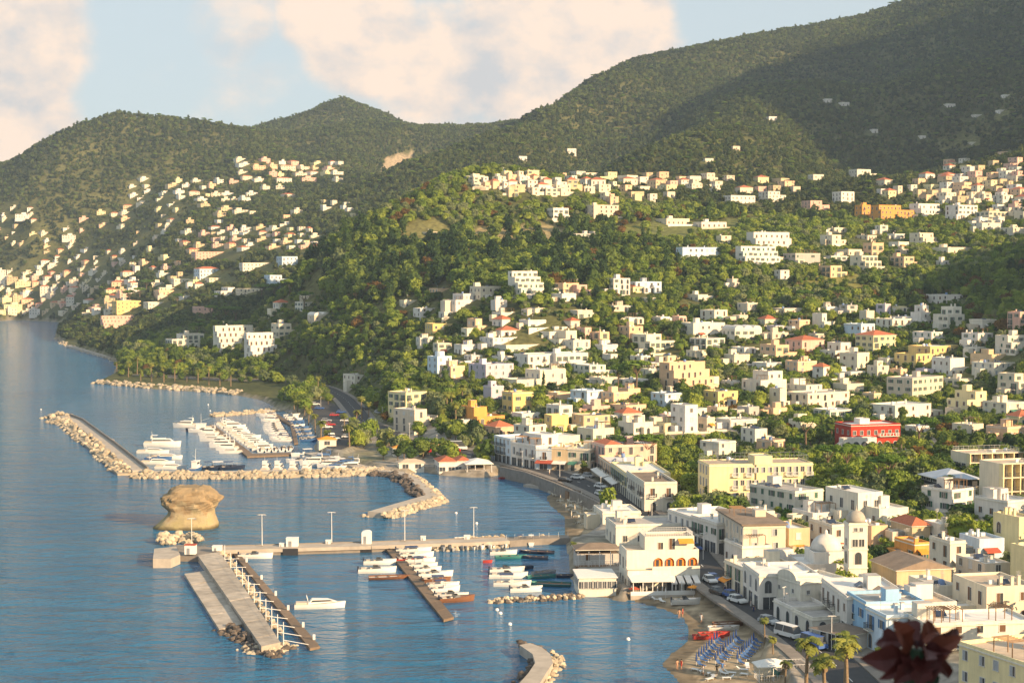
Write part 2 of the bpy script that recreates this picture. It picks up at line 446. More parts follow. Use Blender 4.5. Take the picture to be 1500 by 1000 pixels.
# ------------------------------------------------------------------ land, sea, haze
SCAR = [(556,248),(566,232),(590,224),(606,226),(600,238),(578,250)]
FIELDS = [([(675,366),(690,336),(800,326),(840,340),(830,362),(765,368)], (.30, .24, .12)), ([(895,352),(905,334),(1000,324),(1088,320),(1096,340),(1000,356)], (.15, .16, .05)), ([(1140,432),(1190,402),(1330,400),(1360,416),(1240,442)], (.20, .19, .055)), ([(680,534),(740,503),(785,512),(720,542)], (.24, .20, .08)), ([(1085,330),(1095,306),(1180,302),(1192,322)], (.15, .16, .05)), ([(560,350),(600,330),(650,322),(660,340),(610,362)], (.17, .16, .06)), ([(930,400),(1000,388),(1060,392),(1040,410)], (.15, .16, .05))]
def make_terrain():
    ys = [-30.0, 0.0, 20.0, 45.0, 70.0, 100.0, 130.0, 160.0, 185.0]
    y = 200.0
    while y < 3700:
        ys.append(y); y += max(2.2, y * 0.0085)
    ys = np.array(ys)
    us = np.concatenate([np.linspace(-1.2, -0.36, 26, endpoint=False), np.linspace(-0.36, 0.36, 330, endpoint=False), np.linspace(0.36, 1.5, 40)])
    U, Y = np.meshgrid(us, ys)
    X = U * np.maximum(Y, 120.0) * 1.0
    Zv = np.empty(X.shape)
    near = ys < 1250
    Zv[near] = ground(X[near], Y[near].copy())
    Zv[~near] = ground(X[~near], Y[~near].copy())
    nr, nc = X.shape
    v = np.stack([X, Y, Zv], -1).reshape(-1, 3)
    idx = np.arange(nr * nc).reshape(nr, nc)
    f = np.stack([idx[:-1, :-1], idx[:-1, 1:], idx[1:, 1:], idx[1:, :-1]], -1).reshape(-1, 4)
    keep = (Zv.reshape(-1)[f] > -3.9).any(1)
    f = f[keep]
    me = bpy.data.meshes.new('terrain')
    me.from_pydata(v.tolist(), [], f.tolist())
    me.polygons.foreach_set('use_smooth', [True] * len(f))
    # ground cover: sand, paving, soil and grass as they lie
    xr, yr, zr = v[:, 0], v[:, 1], v[:, 2]
    col = np.empty((len(v), 4)); col[:, 3] = 1
    soil = np.array([0.065, 0.075, 0.028]); dry = np.array([0.15, 0.145, 0.055]); pave = np.array([0.30, 0.27, 0.23]); sand = np.array([0.36, 0.285, 0.19])
    n = np.clip(fbm(xr / 45, yr / 45, 3, 21) * 2.2 + 0.5, 0, 1)[:, None]
    c = soil * (1 - n) + dry * n
    urb = np.clip((720 - yr) / 120, 0, 1) * np.clip((13 - zr) / 5, 0, 1)
    urb = (urb * np.clip(fbm(xr / 25, yr / 25, 3, 5) * 3 + 0.9, 0.2, 1))[:, None]
    c = c * (1 - urb) + pave * urb
    sm = (poly_mask(xr, yr, BEACH) | poly_mask(xr, yr, BEACH2))[:, None]
    c = np.where(sm, sand, c)
    wet = (zr < 0.22)[:, None] & sm
    c = np.where(wet, sand * 0.55, c)
    rk = (zr < 1.4)[:, None] & ~sm
    c = np.where(rk, np.array([0.27, 0.23, 0.17]), c)
    scar = poly_mask(xr, yr, [tuple(hit(a, b)[:2]) for a, b in SCAR])[:, None]
    c = np.where(scar, np.array([0.40, 0.31, 0.20]), c)
    for fp, fc in FIELDS:
        c = np.where(poly_mask(xr, yr, [tuple(hit(a, b)[:2]) for a, b in fp])[:, None], np.array(fc), c)
    col[:, :3] = c
    a = me.color_attributes.new('cover', 'FLOAT_COLOR', 'POINT')
    a.data.foreach_set('color', col.reshape(-1))
    m = bpy.data.materials.new('ground_cover'); m.use_nodes = True
    N = m.node_tree.nodes; L = m.node_tree.links; p = N['Principled BSDF']; p.inputs['Roughness'].default_value = 0.95; p.inputs['Specular IOR Level'].default_value = 0.1
    at = N.new('ShaderNodeAttribute'); at.attribute_name = 'cover'
    ge = N.new('ShaderNodeNewGeometry'); no = N.new('ShaderNodeTexNoise'); no.inputs['Scale'].default_value = 0.35; no.inputs['Detail'].default_value = 8
    L.new(ge.outputs['Position'], no.inputs['Vector'])
    mr = N.new('ShaderNodeMapRange'); mr.inputs['From Min'].default_value = 0.3; mr.inputs['From Max'].default_value = 0.7; mr.inputs['To Min'].default_value = 0.6; mr.inputs['To Max'].default_value = 1.4
    L.new(no.outputs['Fac'], mr.inputs['Value'])
    sc_ = N.new('ShaderNodeVectorMath'); sc_.operation = 'SCALE'; L.new(at.outputs['Color'], sc_.inputs[0]); L.new(mr.outputs[0], sc_.inputs['Scale'])
    L.new(sc_.outputs[0], p.inputs['Base Color'])
    bu = N.new('ShaderNodeBump'); bu.inputs['Strength'].default_value = 0.5; bu.inputs['Distance'].default_value = 0.3; L.new(no.outputs['Fac'], bu.inputs['Height']); L.new(bu.outputs[0], p.inputs['Normal'])
    me.materials.append(m)
    o = link('terrain', me); tag(o, kind='structure')
make_terrain()

def make_sea():
    m = bpy.data.materials.new('sea_water'); m.use_nodes = True
    N = m.node_tree.nodes; L = m.node_tree.links; p = N['Principled BSDF']
    p.inputs['Roughness'].default_value = 0.12; p.inputs['IOR'].default_value = 1.33
    ge = N.new('ShaderNodeNewGeometry')
    def noise(sx, sy, rot, scale, det):
        mp = N.new('ShaderNodeMapping'); mp.inputs['Rotation'].default_value = (0, 0, rot); mp.inputs['Scale'].default_value = (sx, sy, 1)
        L.new(ge.outputs['Position'], mp.inputs['Vector'])
        n = N.new('ShaderNodeTexNoise'); n.inputs['Scale'].default_value = scale; n.inputs['Detail'].default_value = det; n.inputs['Roughness'].default_value = 0.6
        n.inputs['Distortion'].default_value = 0.4
        L.new(mp.outputs[0], n.inputs['Vector']); return n.outputs['Fac']
    w1 = noise(0.40, 1.0, 0.22, 0.17, 5); w2 = noise(0.6, 1.0, -0.15, 0.65, 4); w3 = noise(1, 1, 0, 0.010, 3)
    # open water is rougher than the sheltered basins
    at = N.new('ShaderNodeAttribute'); at.attribute_name = 'chop'
    b1 = N.new('ShaderNodeBump'); b1.inputs['Distance'].default_value = 4.0
    s1 = N.new('ShaderNodeMath'); s1.operation = 'MULTIPLY'; s1.inputs[1].default_value = 1.0; L.new(at.outputs['Fac'], s1.inputs[0])
    L.new(s1.outputs[0], b1.inputs['Strength']); L.new(w1, b1.inputs['Height'])
    b2 = N.new('ShaderNodeBump'); b2.inputs['Distance'].default_value = 0.9
    s2 = N.new('ShaderNodeMath'); s2.operation = 'MULTIPLY'; s2.inputs[1].default_value = 0.9; L.new(at.outputs['Fac'], s2.inputs[0])
    L.new(s2.outputs[0], b2.inputs['Strength']); L.new(w2, b2.inputs['Height']); L.new(b1.outputs[0], b2.inputs['Normal'])
    L.new(b2.outputs[0], p.inputs['Normal'])
    mx = N.new('ShaderNodeMix'); mx.data_type = 'RGBA'; mr = N.new('ShaderNodeMapRange'); mr.inputs['From Min'].default_value = 0.35; mr.inputs['From Max'].default_value = 0.65
    L.new(w3, mr.inputs['Value']); L.new(mr.outputs[0], mx.inputs[0])
    mx.inputs[6].default_value = (0.010, 0.108, 0.232, 1); mx.inputs[7].default_value = (0.018, 0.138, 0.268, 1)
    L.new(mx.outputs[2], p.inputs['Base Color'])
    xs = np.concatenate([np.linspace(-9000, -700, 14, endpoint=False), np.linspace(-700, 200, 150, endpoint=False), np.linspace(200, 9000, 8)])
    ys = np.concatenate([np.linspace(-800, 180, 8, endpoint=False), np.linspace(180, 1300, 190, endpoint=False), np.linspace(1300, 12000, 20)])
    X, Y = np.meshgrid(xs, ys)
    # chop: calm behind the breakwaters
    calm = poly_mask(X, Y, pxpoly([(75,608),(190,700),(550,698),(640,735),(640,760),(830,790),(830,690),(550,660),(400,570),(140,565)])).astype(float) * 0.8
    calm = np.maximum(calm, 0.6 * poly_mask(X, Y, pxpoly([(330,800),(845,775),(1020,900),(980,1000),(800,960),(520,900)])))
    calm = np.maximum(calm, 0.45 * poly_mask(X, Y, pxpoly([(550,770),(640,690),(830,690),(835,785),(560,800)])) )
    for _ in range(3):
        calm[1:-1, 1:-1] = (calm[1:-1, 1:-1] * 2 + calm[:-2, 1:-1] + calm[2:, 1:-1] + calm[1:-1, :-2] + calm[1:-1, 2:]) / 6
    nr, nc = X.shape; idx = np.arange(nr * nc).reshape(nr, nc)
    f = np.stack([idx[:-1, :-1], idx[:-1, 1:], idx[1:, 1:], idx[1:, :-1]], -1).reshape(-1, 4)
    me = bpy.data.meshes.new('sea'); me.from_pydata(np.stack([X, Y, X * 0], -1).reshape(-1, 3).tolist(), [], f.tolist())
    a = me.attributes.new('chop', 'FLOAT', 'POINT'); a.data.foreach_set('value', (1 - calm).reshape(-1))
    me.materials.append(m)
    tag(link('sea', me), kind='structure')
make_sea()

asphalt = mat('asphalt', (0.055, 0.055, 0.058), 0.9, 0.2, 0.5, coords='Object')
concrete = mat('concrete', (0.42, 0.37, 0.31), 0.9, 0.22, 0.4, bump=0.2, bscale=2)
concrete_dark = mat('concrete_dark', (0.24, 0.21, 0.18), 0.9, 0.25, 0.5)
stone_pale = mat('stone_pale', (0.44, 0.37, 0.27), 0.95, 0.35, 0.8, per_obj=0.25, bump=0.5, bscale=3)
stone_dark = mat('stone_dark', (0.12, 0.10, 0.085), 0.95, 0.4, 0.8, per_obj=0.3, bump=0.5, bscale=3)

def strip(name, P_, w, z, material, off=0.0, zf=None):
    """flat ribbon following a line of ground points"""
    mb = MB(); L_ = []; R_ = []
    for i in range(len(P_)):
        a = P_[max(i - 1, 0)]; b = P_[min(i + 1, len(P_) - 1)]
        t = (b - a) / max(np.hypot(*(b - a)), 1e-6); nrm = np.array([-t[1], t[0]])
        c = P_[i] + nrm * off
        L_.append((*(c + nrm * w / 2), z)); R_.append((*(c - nrm * w / 2), z))
    for i in range(len(P_) - 1): mb.face([R_[i], R_[i + 1], L_[i + 1], L_[i]], material)
    return mb.build(name)
for rn, (w, P_, rz) in ROADW.items():
    tag(strip(rn, P_, w, rz, asphalt), kind='structure')
def kerb_line(name, P_, off, w, z0, z1, m):
    mb = MB()
    for i in range(len(P_) - 1):
        t = P_[i + 1] - P_[i]; t = t / max(np.hypot(*t), 1e-6); nn = np.array([-t[1], t[0]])
        a = P_[i] + nn * off; b = P_[i + 1] + nn * off
        q = [a - nn * w / 2, b - nn * w / 2, b + nn * w / 2, a + nn * w / 2]
        mb.face([(*p, z1) for p in q], m)
        mb.face([(*q[0], z0), (*q[1], z0), (*q[1], z1), (*q[0], z1)], m); mb.face([(*q[2], z0), (*q[3], z0), (*q[3], z1), (*q[2], z1)], m)
    return tag(mb.build(name), kind='structure')
w_, RP, rz_ = ROADW['seafront_road']
kerb_line('seafront_pavement', RP, 5.0, 2.3, 2.3, 2.74, concrete_dark)
kerb_line('shopfront_pavement', RP, -4.9, 2.0, 2.3, 2.74, concrete_dark)
white_paint = mat('white_paint', (0.75, 0.74, 0.70), 0.6, 0.1, 1.0)
mbm = MB()
for i in range(0, len(RP) - 1, 2):
    t = RP[i + 1] - RP[i]; t = t / max(np.hypot(*t), 1e-6); nn = np.array([-t[1], t[0]])
    a = RP[i]; b = RP[i] + t * 2.5
    mbm.face([(*(a - nn * .07), rz_ + .006), (*(b - nn * .07), rz_ + .006), (*(b + nn * .07), rz_ + .006), (*(a + nn * .07), rz_ + .006)], white_paint)
tag(mbm.build('road_marking'), kind='structure')
# ------------------------------------------------------------------ plants
bark = mat('bark', (0.16, 0.11, 0.075), 0.95, 0.3, 2.0)
palm_bark = mat('palm_bark', (0.22, 0.16, 0.10), 0.95, 0.3, 3.0)
FOL = {
 'oak': foliage('foliage_oak', (0.056, 0.103, 0.023), (0.161, 0.215, 0.041)),
 'maquis': foliage('foliage_maquis', (0.065, 0.107, 0.034), (0.166, 0.205, 0.060)),
 'wood': foliage('foliage_wood', (0.040, 0.066, 0.022), (0.105, 0.125, 0.038)),
 'wood_dark': foliage('foliage_wood_dark', (0.026, 0.048, 0.020), (0.066, 0.090, 0.034)),
 'lime': foliage('foliage_lime', (0.142, 0.215, 0.030), (0.283, 0.338, 0.052)),
 'olive': foliage('foliage_olive', (0.133, 0.174, 0.074), (0.246, 0.276, 0.121)),
 'pine': foliage('foliage_pine', (0.076, 0.153, 0.023), (0.170, 0.256, 0.037)),
 'dark': foliage('foliage_dark', (0.023, 0.053, 0.019), (0.066, 0.112, 0.030)),
 'rust': foliage('foliage_rust', (0.13, 0.075, 0.020), (0.20, 0.12, 0.035)),
 'palm': foliage('foliage_palm', (0.142, 0.174, 0.034), (0.283, 0.286, 0.060)),
}
def leaf_cloud(clusters, per, leaf, seed, squash=1.0):
    """clusters: list of (cx,cy,cz,r). small leaf faces over each clump"""
    r = np.random.default_rng(seed)
    V_ = []; F_ = []
    for (cx, cy, cz, rad) in clusters:
        n = max(6, int(per * rad * rad))
        d = r.normal(size=(n, 3)); d /= np.linalg.norm(d, axis=1)[:, None]
        d[:, 2] = np.where(d[:, 2] < -0.35, -d[:, 2] * 0.6, d[:, 2])
        rr = rad * (0.72 + 0.36 * r.random(n))[:, None]
        c = np.array([cx, cy, cz]) + d * rr * np.array([1, 1, squash])
        nr = d + r.normal(size=(n, 3)) * 0.45; nr /= np.linalg.norm(nr, axis=1)[:, None]
        t = np.cross(nr, r.normal(size=(n, 3))); t /= np.linalg.norm(t, axis=1)[:, None]
        b = np.cross(nr, t)
        s = leaf * (0.6 + 0.8 * r.random(n))[:, None]
        q = np.stack([c - t * s - b * s * .6, c + t * s - b * s * .7, c + t * s * .8 + b * s * .7, c - t * s * .7 + b * s * .6], 1)
        base = len(V_) * 1
        V_.append(q.reshape(-1, 3))
    v = np.concatenate(V_); nq = len(v) // 4
    return v, np.arange(nq * 4).reshape(nq, 4)
def np_mesh(name, v, f, m, smooth=False):
    me = bpy.data.meshes.new(name); me.from_pydata(v.tolist(), [], f.tolist())
    me.materials.append(m); me.update(); return me
def blob(r, rx, rz, cz, seed, sub=1):
    """lumpy inner mass so that crowns are not see-through everywhere"""
    bm = bmesh.new(); bmesh.ops.create_icosphere(bm, subdivisions=sub, radius=1.0)
    rr = random.Random(seed)
    for v in bm.verts:
        k = 0.8 + 0.35 * rr.random(); v.co = Vector((v.co.x * rx * k, v.co.y * rx * k, v.co.z * rz * k + cz))
    vs = np.array([v.co[:] for v in bm.verts]); fs = [tuple(v.index for v in f.verts) for f in bm.faces]
    bm.free(); return vs, fs
def crown_mesh(name, kind, seed, leaf, per, m):
    r = random.Random(seed); cl = []
    if kind == 'broad':
        for k in range(13):
            a = r.uniform(0, 2*math.pi); e = r.uniform(-0.25, 1.0); q = r.uniform(0.35, 1.0) * 2.1
            cl.append((q*math.cos(a)*math.cos(e*1.2), q*math.sin(a)*math.cos(e*1.2), 3.6 + 1.9*e + r.uniform(-.3,.3), r.uniform(0.85, 1.45)))
        inner = (1.9, 1.7, 3.7)
    elif kind == 'pine':
        for k in range(17):
            a = r.uniform(0, 2*math.pi); q = 4.0 * math.sqrt(r.random())
            cl.append((q*math.cos(a), q*math.sin(a), 8.6 + 1.1*(1-(q/4.2)**2) + r.uniform(-.25,.25), r.uniform(0.9, 1.35)))
        inner = (3.5, 0.6, 8.8)
    elif kind == 'cypress':
        for k in range(14):
            h = k / 13.0; q = 0.25 * r.random(); a = r.uniform(0, 6.28)
            cl.append((q*math.cos(a), q*math.sin(a), 1.0 + 7.2*h, 0.85*(1-h)**0.6*(0.6+0.4*min(1,h*6)) + 0.14))
        inner = (0.45, 3.3, 4.2)
    elif kind == 'bush':
        for k in range(8):
            a = r.uniform(0, 6.28); q = r.uniform(0.2, 1.1)
            cl.append((q*math.cos(a), q*math.sin(a), 0.7 + r.uniform(-.2, .7), r.uniform(0.55, 0.95)))
        inner = (1.0, 0.8, 0.7)
    elif kind == 'tall':
        for k in range(16):
            h = r.random(); a = r.uniform(0, 6.28); q = r.uniform(0.3, 1.0) * 1.7 * math.sin(math.pi * min(1, 0.25 + 0.75*h))
            cl.append((q*math.cos(a), q*math.sin(a), 2.4 + 6.2*h, r.uniform(0.8, 1.3)))
        inner = (1.3, 3.0, 5.4)
    v, f = leaf_cloud(cl, per, leaf, seed, 0.8 if kind != 'pine' else 0.6)
    bv, bf = blob(r, inner[0], inner[1], inner[2], seed)
    n0 = len(v); v = np.concatenate([v, bv])
    me = bpy.data.meshes.new(name)
    me.from_pydata(v.tolist(), [], [tuple(q) for q in f.tolist()] + [tuple(i + n0 for i in q) for q in bf])
    me.materials.append(m); me.update(); return me
def trunk_mesh(name, kind, seed):
    r = random.Random(seed); mb = MB()
    if kind == 'pine':
        lean = (r.uniform(-.5, .5), r.uniform(-.5, .5))
        top = (lean[0], lean[1], 6.2)
        mb.tube((0, 0, -1.0), top, 0.34, 0.24, bark, 8, False)
        for k in range(6):
            a = k * 1.05 + r.uniform(-.3, .3); q = r.uniform(1.6, 3.0)
            mb.tube((lean[0]*.9, lean[1]*.9, 5.5 + r.uniform(-.6, .6)), (q*math.cos(a), q*math.sin(a), 8.5), 0.15, 0.05, bark, 5, False)
    elif kind == 'cypress':
        mb.tube((0, 0, -0.8), (0, 0, 3), 0.16, 0.08, bark, 6, False)
    elif kind == 'bush':
        mb.tube((0, 0, -0.6), (0, 0, 0.8), 0.07, 0.04, bark, 5, False)
    else:
        t = 2.8
        mb.tube((0, 0, -1.0), (0.1, 0, t), 0.22, 0.15, bark, 7, False)
        for k in range(5):
            a = k * 1.26 + r.uniform(-.3, .3)
            mb.tube((0.1, 0, t - .3), (1.4*math.cos(a), 1.4*math.sin(a), t + r.uniform(.9, 2.2)), 0.11, 0.04, bark, 5, False)
    return mb.mesh(name)
def palm_meshes(seed, h=6.5, fronds=22, fan=False):
    r = random.Random(seed); mb = MB()
    pts_ = [Vector((0.25*math.sin(t*1.5)*t, 0.12*t*t, -0.8 + (h+0.8)*t)) for t in (0, .25, .5, .75, 1.0)]
    for i in range(4): mb.tube(pts_[i], pts_[i+1], 0.30 - .03*i, 0.27 - .03*i, palm_bark, 8, False)
    top = pts_[-1]
    for k in range(10):       # dead skirt under the crown
        a = r.uniform(0, 6.28); mb.face([top + Vector((.2*math.cos(a), .2*math.sin(a), 0)), top + Vector((.55*math.cos(a+.3), .55*math.sin(a+.3), -.9)), top + Vector((.55*math.cos(a-.3), .55*math.sin(a-.3), -1.1))], palm_bark)
    tm = mb.mesh('trunk')
    mb = MB(); m = FOL['palm']
    for k in range(fronds):
        a = 2*math.pi*k/fronds*2.6 + r.uniform(-.2, .2); el = r.uniform(-0.35, 1.15); Ln = r.uniform(1.7, 2.3)
        dirh = Vector((math.cos(a), math.sin(a), 0)); side = Vector((-math.sin(a), math.cos(a), 0))
        P0 = top + Vector((0, 0, 0.1)); prev = P0; ang = el; n = 6
        for s_ in range(n):
            nxt = prev + (dirh * math.cos(ang) + Vector((0, 0, 1)) * math.sin(ang)) * (Ln / n)
            w0 = 0.16 + 0.5*math.sin(math.pi*(s_+.4)/(n+.6)); w1 = 0.16 + 0.5*math.sin(math.pi*(s_+1.2)/(n+.6))
            for sg in (-1, 1):
                dr = Vector((0, 0, -0.35))
                mb.face([prev, nxt, nxt + (side*sg + dr)*w1*0.9 + (nxt-prev)*.35, prev + (nxt-prev)*.55 + (side*sg + dr)*w0*0.9 + (nxt-prev)*.2], m)
            prev = nxt; ang -= 0.30
    return tm, mb.mesh('crown')

# detailed meshes for single trees, plain ones for far woodland
TREE = {}
def tree_kind(key, kind, fol, n, leaf, per):
    TREE[key] = [(trunk_mesh('trunk', kind, 100 + k), crown_mesh('crown', kind, sum(map(ord, key)) * 7 + k, leaf, per, FOL[fol])) for k in range(n)]
tree_kind('broad_oak', 'broad', 'oak', 3, 0.20, 60)
tree_kind('broad_lime', 'broad', 'lime', 3, 0.20, 60)
tree_kind('broad_olive', 'broad', 'olive', 2, 0.19, 60)
tree_kind('broad_dark', 'broad', 'dark', 2, 0.20, 60)
tree_kind('broad_rust', 'broad', 'rust', 1, 0.20, 60)
tree_kind('tall_oak', 'tall', 'oak', 2, 0.20, 60)
tree_kind('pine', 'pine', 'pine', 3, 0.20, 85)
tree_kind('cypress', 'cypress', 'dark', 2, 0.13, 130)
TREE['palm'] = [palm_meshes(1), palm_meshes(2, 8.0), palm_meshes(3, 5.2)]

def scatter(name, P_, scl, rot, idx, sources, label=None, cat=None):
    """one mass of foliage: points with size, turn and kind, a plant on each"""
    me = bpy.data.meshes.new(name); me.from_pydata(np.asarray(P_).tolist(), [], [])
    for nm, ty, val in (('size', 'FLOAT', scl), ('turn', 'FLOAT', rot), ('kind_index', 'INT', idx)):
        a = me.attributes.new(nm, ty, 'POINT'); a.data.foreach_set('value', val)
    src = bpy.data.collections.new(name + '_plants')
    for k, sm in enumerate(sources):
        o = bpy.data.objects.new('%s_%02d' % (name, k), sm); src.objects.link(o)
    ng = bpy.data.node_groups.new(name, 'GeometryNodeTree')
    ng.interface.new_socket('Geometry', in_out='INPUT', socket_type='NodeSocketGeometry')
    ng.interface.new_socket('Geometry', in_out='OUTPUT', socket_type='NodeSocketGeometry')
    N = ng.nodes; L = ng.links
    gi = N.new('NodeGroupInput'); go = N.new('NodeGroupOutput')
    ip = N.new('GeometryNodeInstanceOnPoints'); ci = N.new('GeometryNodeCollectionInfo')
    ci.inputs['Collection'].default_value = src; ci.inputs['Separate Children'].default_value = True; ci.inputs['Reset Children'].default_value = True
    def na(nm, ty):
        n = N.new('GeometryNodeInputNamedAttribute'); n.data_type = ty; n.inputs['Name'].default_value = nm; return n.outputs[0]
    cx = N.new('ShaderNodeCombineXYZ'); L.new(na('turn', 'FLOAT'), cx.inputs['Z'])
    L.new(gi.outputs[0], ip.inputs['Points']); L.new(ci.outputs[0], ip.inputs['Instance'])
    ip.inputs['Pick Instance'].default_value = True
    L.new(na('kind_index', 'INT'), ip.inputs['Instance Index']); L.new(cx.outputs[0], ip.inputs['Rotation']); L.new(na('size', 'FLOAT'), ip.inputs['Scale'])
    L.new(ip.outputs[0], go.inputs[0])
    o = link(name, me); md = o.modifiers.new('plants', 'NODES'); md.node_group = ng
    tag(o, label, cat, kind='stuff')
    return o
# ------------------------------------------------------------------ buildings
WALL = {}
for k, c in {'white': (.76, .71, .64), 'cream': (.76, .67, .51), 'yellow': (.78, .58, .24), 'pale yellow': (.80, .69, .40), 'pink': (.74, .47, .37), 'peach': (.78, .53, .34),
             'orange': (.76, .36, .10), 'lilac': (.56, .50, .57), 'grey': (.50, .47, .43), 'red': (.46, .055, .035), 'pale blue': (.58, .69, .78), 'tan': (.62, .48, .30), 'beige': (.70, .60, .47),
             'ivory': (.74, .69, .58), 'blue': (.36, .58, .78), 'purple': (.30, .10, .20)}.items():
    WALL[k] = mat('plaster_' + k.replace(' ', '_'), c, 0.9, 0.10, 0.35, 0.15, per_obj=0.06, stain=0.16)
ROOF = {'grey': mat('roof_screed', (.42, .39, .36), 0.95, 0.25, 0.5, per_obj=.12), 'white': mat('roof_whitewash', (.70, .67, .63), 0.9, 0.18, 0.5, per_obj=.08),
        'brown': mat('roof_felt', (.22, .17, .13), 0.95, 0.25, 0.5, per_obj=.15), 'red': mat('roof_tile', (.44, .14, .07), 0.85, 0.3, 2.5, per_obj=.12), 'sand': mat('roof_terrace_tile', (.50, .40, .30), 0.9, 0.2, 0.6, per_obj=.12)}
glass = mat('window_glass', (.06, .066, .072), 0.15, 0.0, spec=0.6)
far_glass = mat('far_window', (.16, .14, .12), 0.4, 0.0)
frame_w = mat('window_frame', (.62, .60, .56), 0.6, 0.0)
SHUT = {'brown': mat('shutter_brown', (.14, .075, .04), 0.7, 0.1, 2, per_obj=.2), 'green': mat('shutter_green', (.05, .12, .08), 0.7, 0.1, 2, per_obj=.2), 'grey': mat('shutter_grey', (.32, .34, .36), 0.7, 0.1, 2, per_obj=.1),
        'blue': mat('shutter_blue', (.07, .18, .36), 0.7, 0.1, 2, per_obj=.1), 'white': frame_w}
iron = mat('iron_dark', (.05, .05, .055), 0.5, 0.0, metal=0.3)
rail_w = mat('rail_white', (.72, .71, .68), 0.5, 0.05)
awn_w = mat('awning_white', (.74, .71, .66), 0.9, 0.08, 1.0)
awn_r = mat('awning_red', (.42, .09, .05), 0.9, 0.1, 1.0)
awn_o = mat('awning_orange', (.78, .30, .04), 0.9, 0.1, 1.0)
awn_g = mat('awning_green', (.07, .22, .16), 0.9, 0.1, 1.0)
timber = mat('timber', (.24, .15, .085), 0.85, 0.25, 2.0)
tankblue = mat('tank_blue', (.16, .24, .42), 0.5, 0.05)
steel = mat('steel', (.52, .52, .52), 0.35, 0.05, metal=0.7)
panel = mat('solar_glass', (.02, .03, .06), 0.15, 0.0, spec=0.6)

WIN = {}
def win_mesh(kind, shut):
    key = (kind, shut)
    if key in WIN: return WIN[key]
    mb = MB(); sm = SHUT[shut]
    w, h = {'window': (1.0, 1.35), 'closed': (1.0, 1.35), 'door': (1.15, 2.25), 'arch': (1.3, 2.3), 'small': (0.6, 0.7), 'wide': (1.9, 1.3), 'shop': (2.4, 2.5), 'garage': (2.6, 2.6), 'bigarch': (2.4, 2.9)}[kind]
    hw = w / 2
    if kind in ('arch', 'bigarch'):
        n = 8; hs = h - hw
        arc = [(hw*math.cos(math.pi*i/n), hs + hw*math.sin(math.pi*i/n)) for i in range(n+1)]
        out = [((hw+.12)*math.cos(math.pi*i/n), hs + (hw+.12)*math.sin(math.pi*i/n)) for i in range(n+1)]
        inn = [(hw, 0)] + arc + [(-hw, 0)]; ou = [(hw+.12, 0)] + out + [(-hw-.12, 0)]
        for i in range(len(inn) - 1):
            a, b = inn[i], inn[i+1]; c, d = ou[i+1], ou[i]
            mb.face([(a[0], -.07, a[1]), (b[0], -.07, b[1]), (c[0], -.07, c[1]), (d[0], -.07, d[1])], frame_w)
            mb.face([(a[0], -.07, a[1]), (a[0], -.01, a[1]), (b[0], -.01, b[1]), (b[0], -.07, b[1])], frame_w)
            mb.face([(d[0], -.07, d[1]), (c[0], -.07, c[1]), (c[0], 0, c[1]), (d[0], 0, d[1])], frame_w)
        mb.face([(x, -.012, z) for x, z in reversed(inn)], glass if shut != 'brown' else glass)
        mb.box(-.03, .03, -.05, -.02, 0, hs, sm)
    else:
        t = .09
        mb.box(-hw-t, -hw, -.08, 0, 0, h, frame_w, 'xXyzZ'); mb.box(hw, hw+t, -.08, 0, 0, h, frame_w, 'xXyzZ'); mb.box(-hw-t, hw+t, -.08, 0, h, h+t, frame_w, 'xXyzZ')
        if kind not in ('door', 'shop', 'garage'): mb.box(-hw-.16, hw+.16, -.16, 0, -.08, 0, frame_w, 'xXyzZ')
        if kind in ('garage', 'closed'): mb.face([(-hw, -.015, 0), (hw, -.015, 0), (hw, -.015, h), (-hw, -.015, h)], sm)
        else:
            mb.face([(-hw, -.012, 0), (hw, -.012, 0), (hw, -.012, h), (-hw, -.012, h)], glass)
            mb.box(-.03, .03, -.045, -.015, 0, h, frame_w, 'xXy')
            if kind in ('window', 'door') and shut != 'white':
                if shut == 'brown' or shut == 'grey':      # half closed
                    mb.box(-hw, 0, -.07, -.03, 0.02, h, sm, 'xXyzZ')
                else:
                    mb.box(-hw-.62, -hw-.1, -.12, -.05, 0, h, sm, 'xXyzZ'); mb.box(hw+.1, hw+.62, -.12, -.05, 0, h, sm, 'xXyzZ')
    WIN[key] = mb.mesh('window'); return WIN[key]
def rail_mesh(kind):
    key = ('rail', kind)
    if key in WIN: return WIN[key]
    mb = MB(); m = iron if kind == 'iron' else rail_w
    # unit 1 m long panel
    mb.box(0, 1, -.03, .03, .92, .98, m); mb.box(0, 1, -.02, .02, .08, .12, m)
    if kind == 'glass': mb.box(0, 1, -.012, .012, .14, .9, glass)
    else:
        for k in range(6): mb.box(k/6.0, k/6.0+.03, -.015, .015, .1, .95, m, 'xXyY')
    WIN[key] = mb.mesh('railing'); return WIN[key]

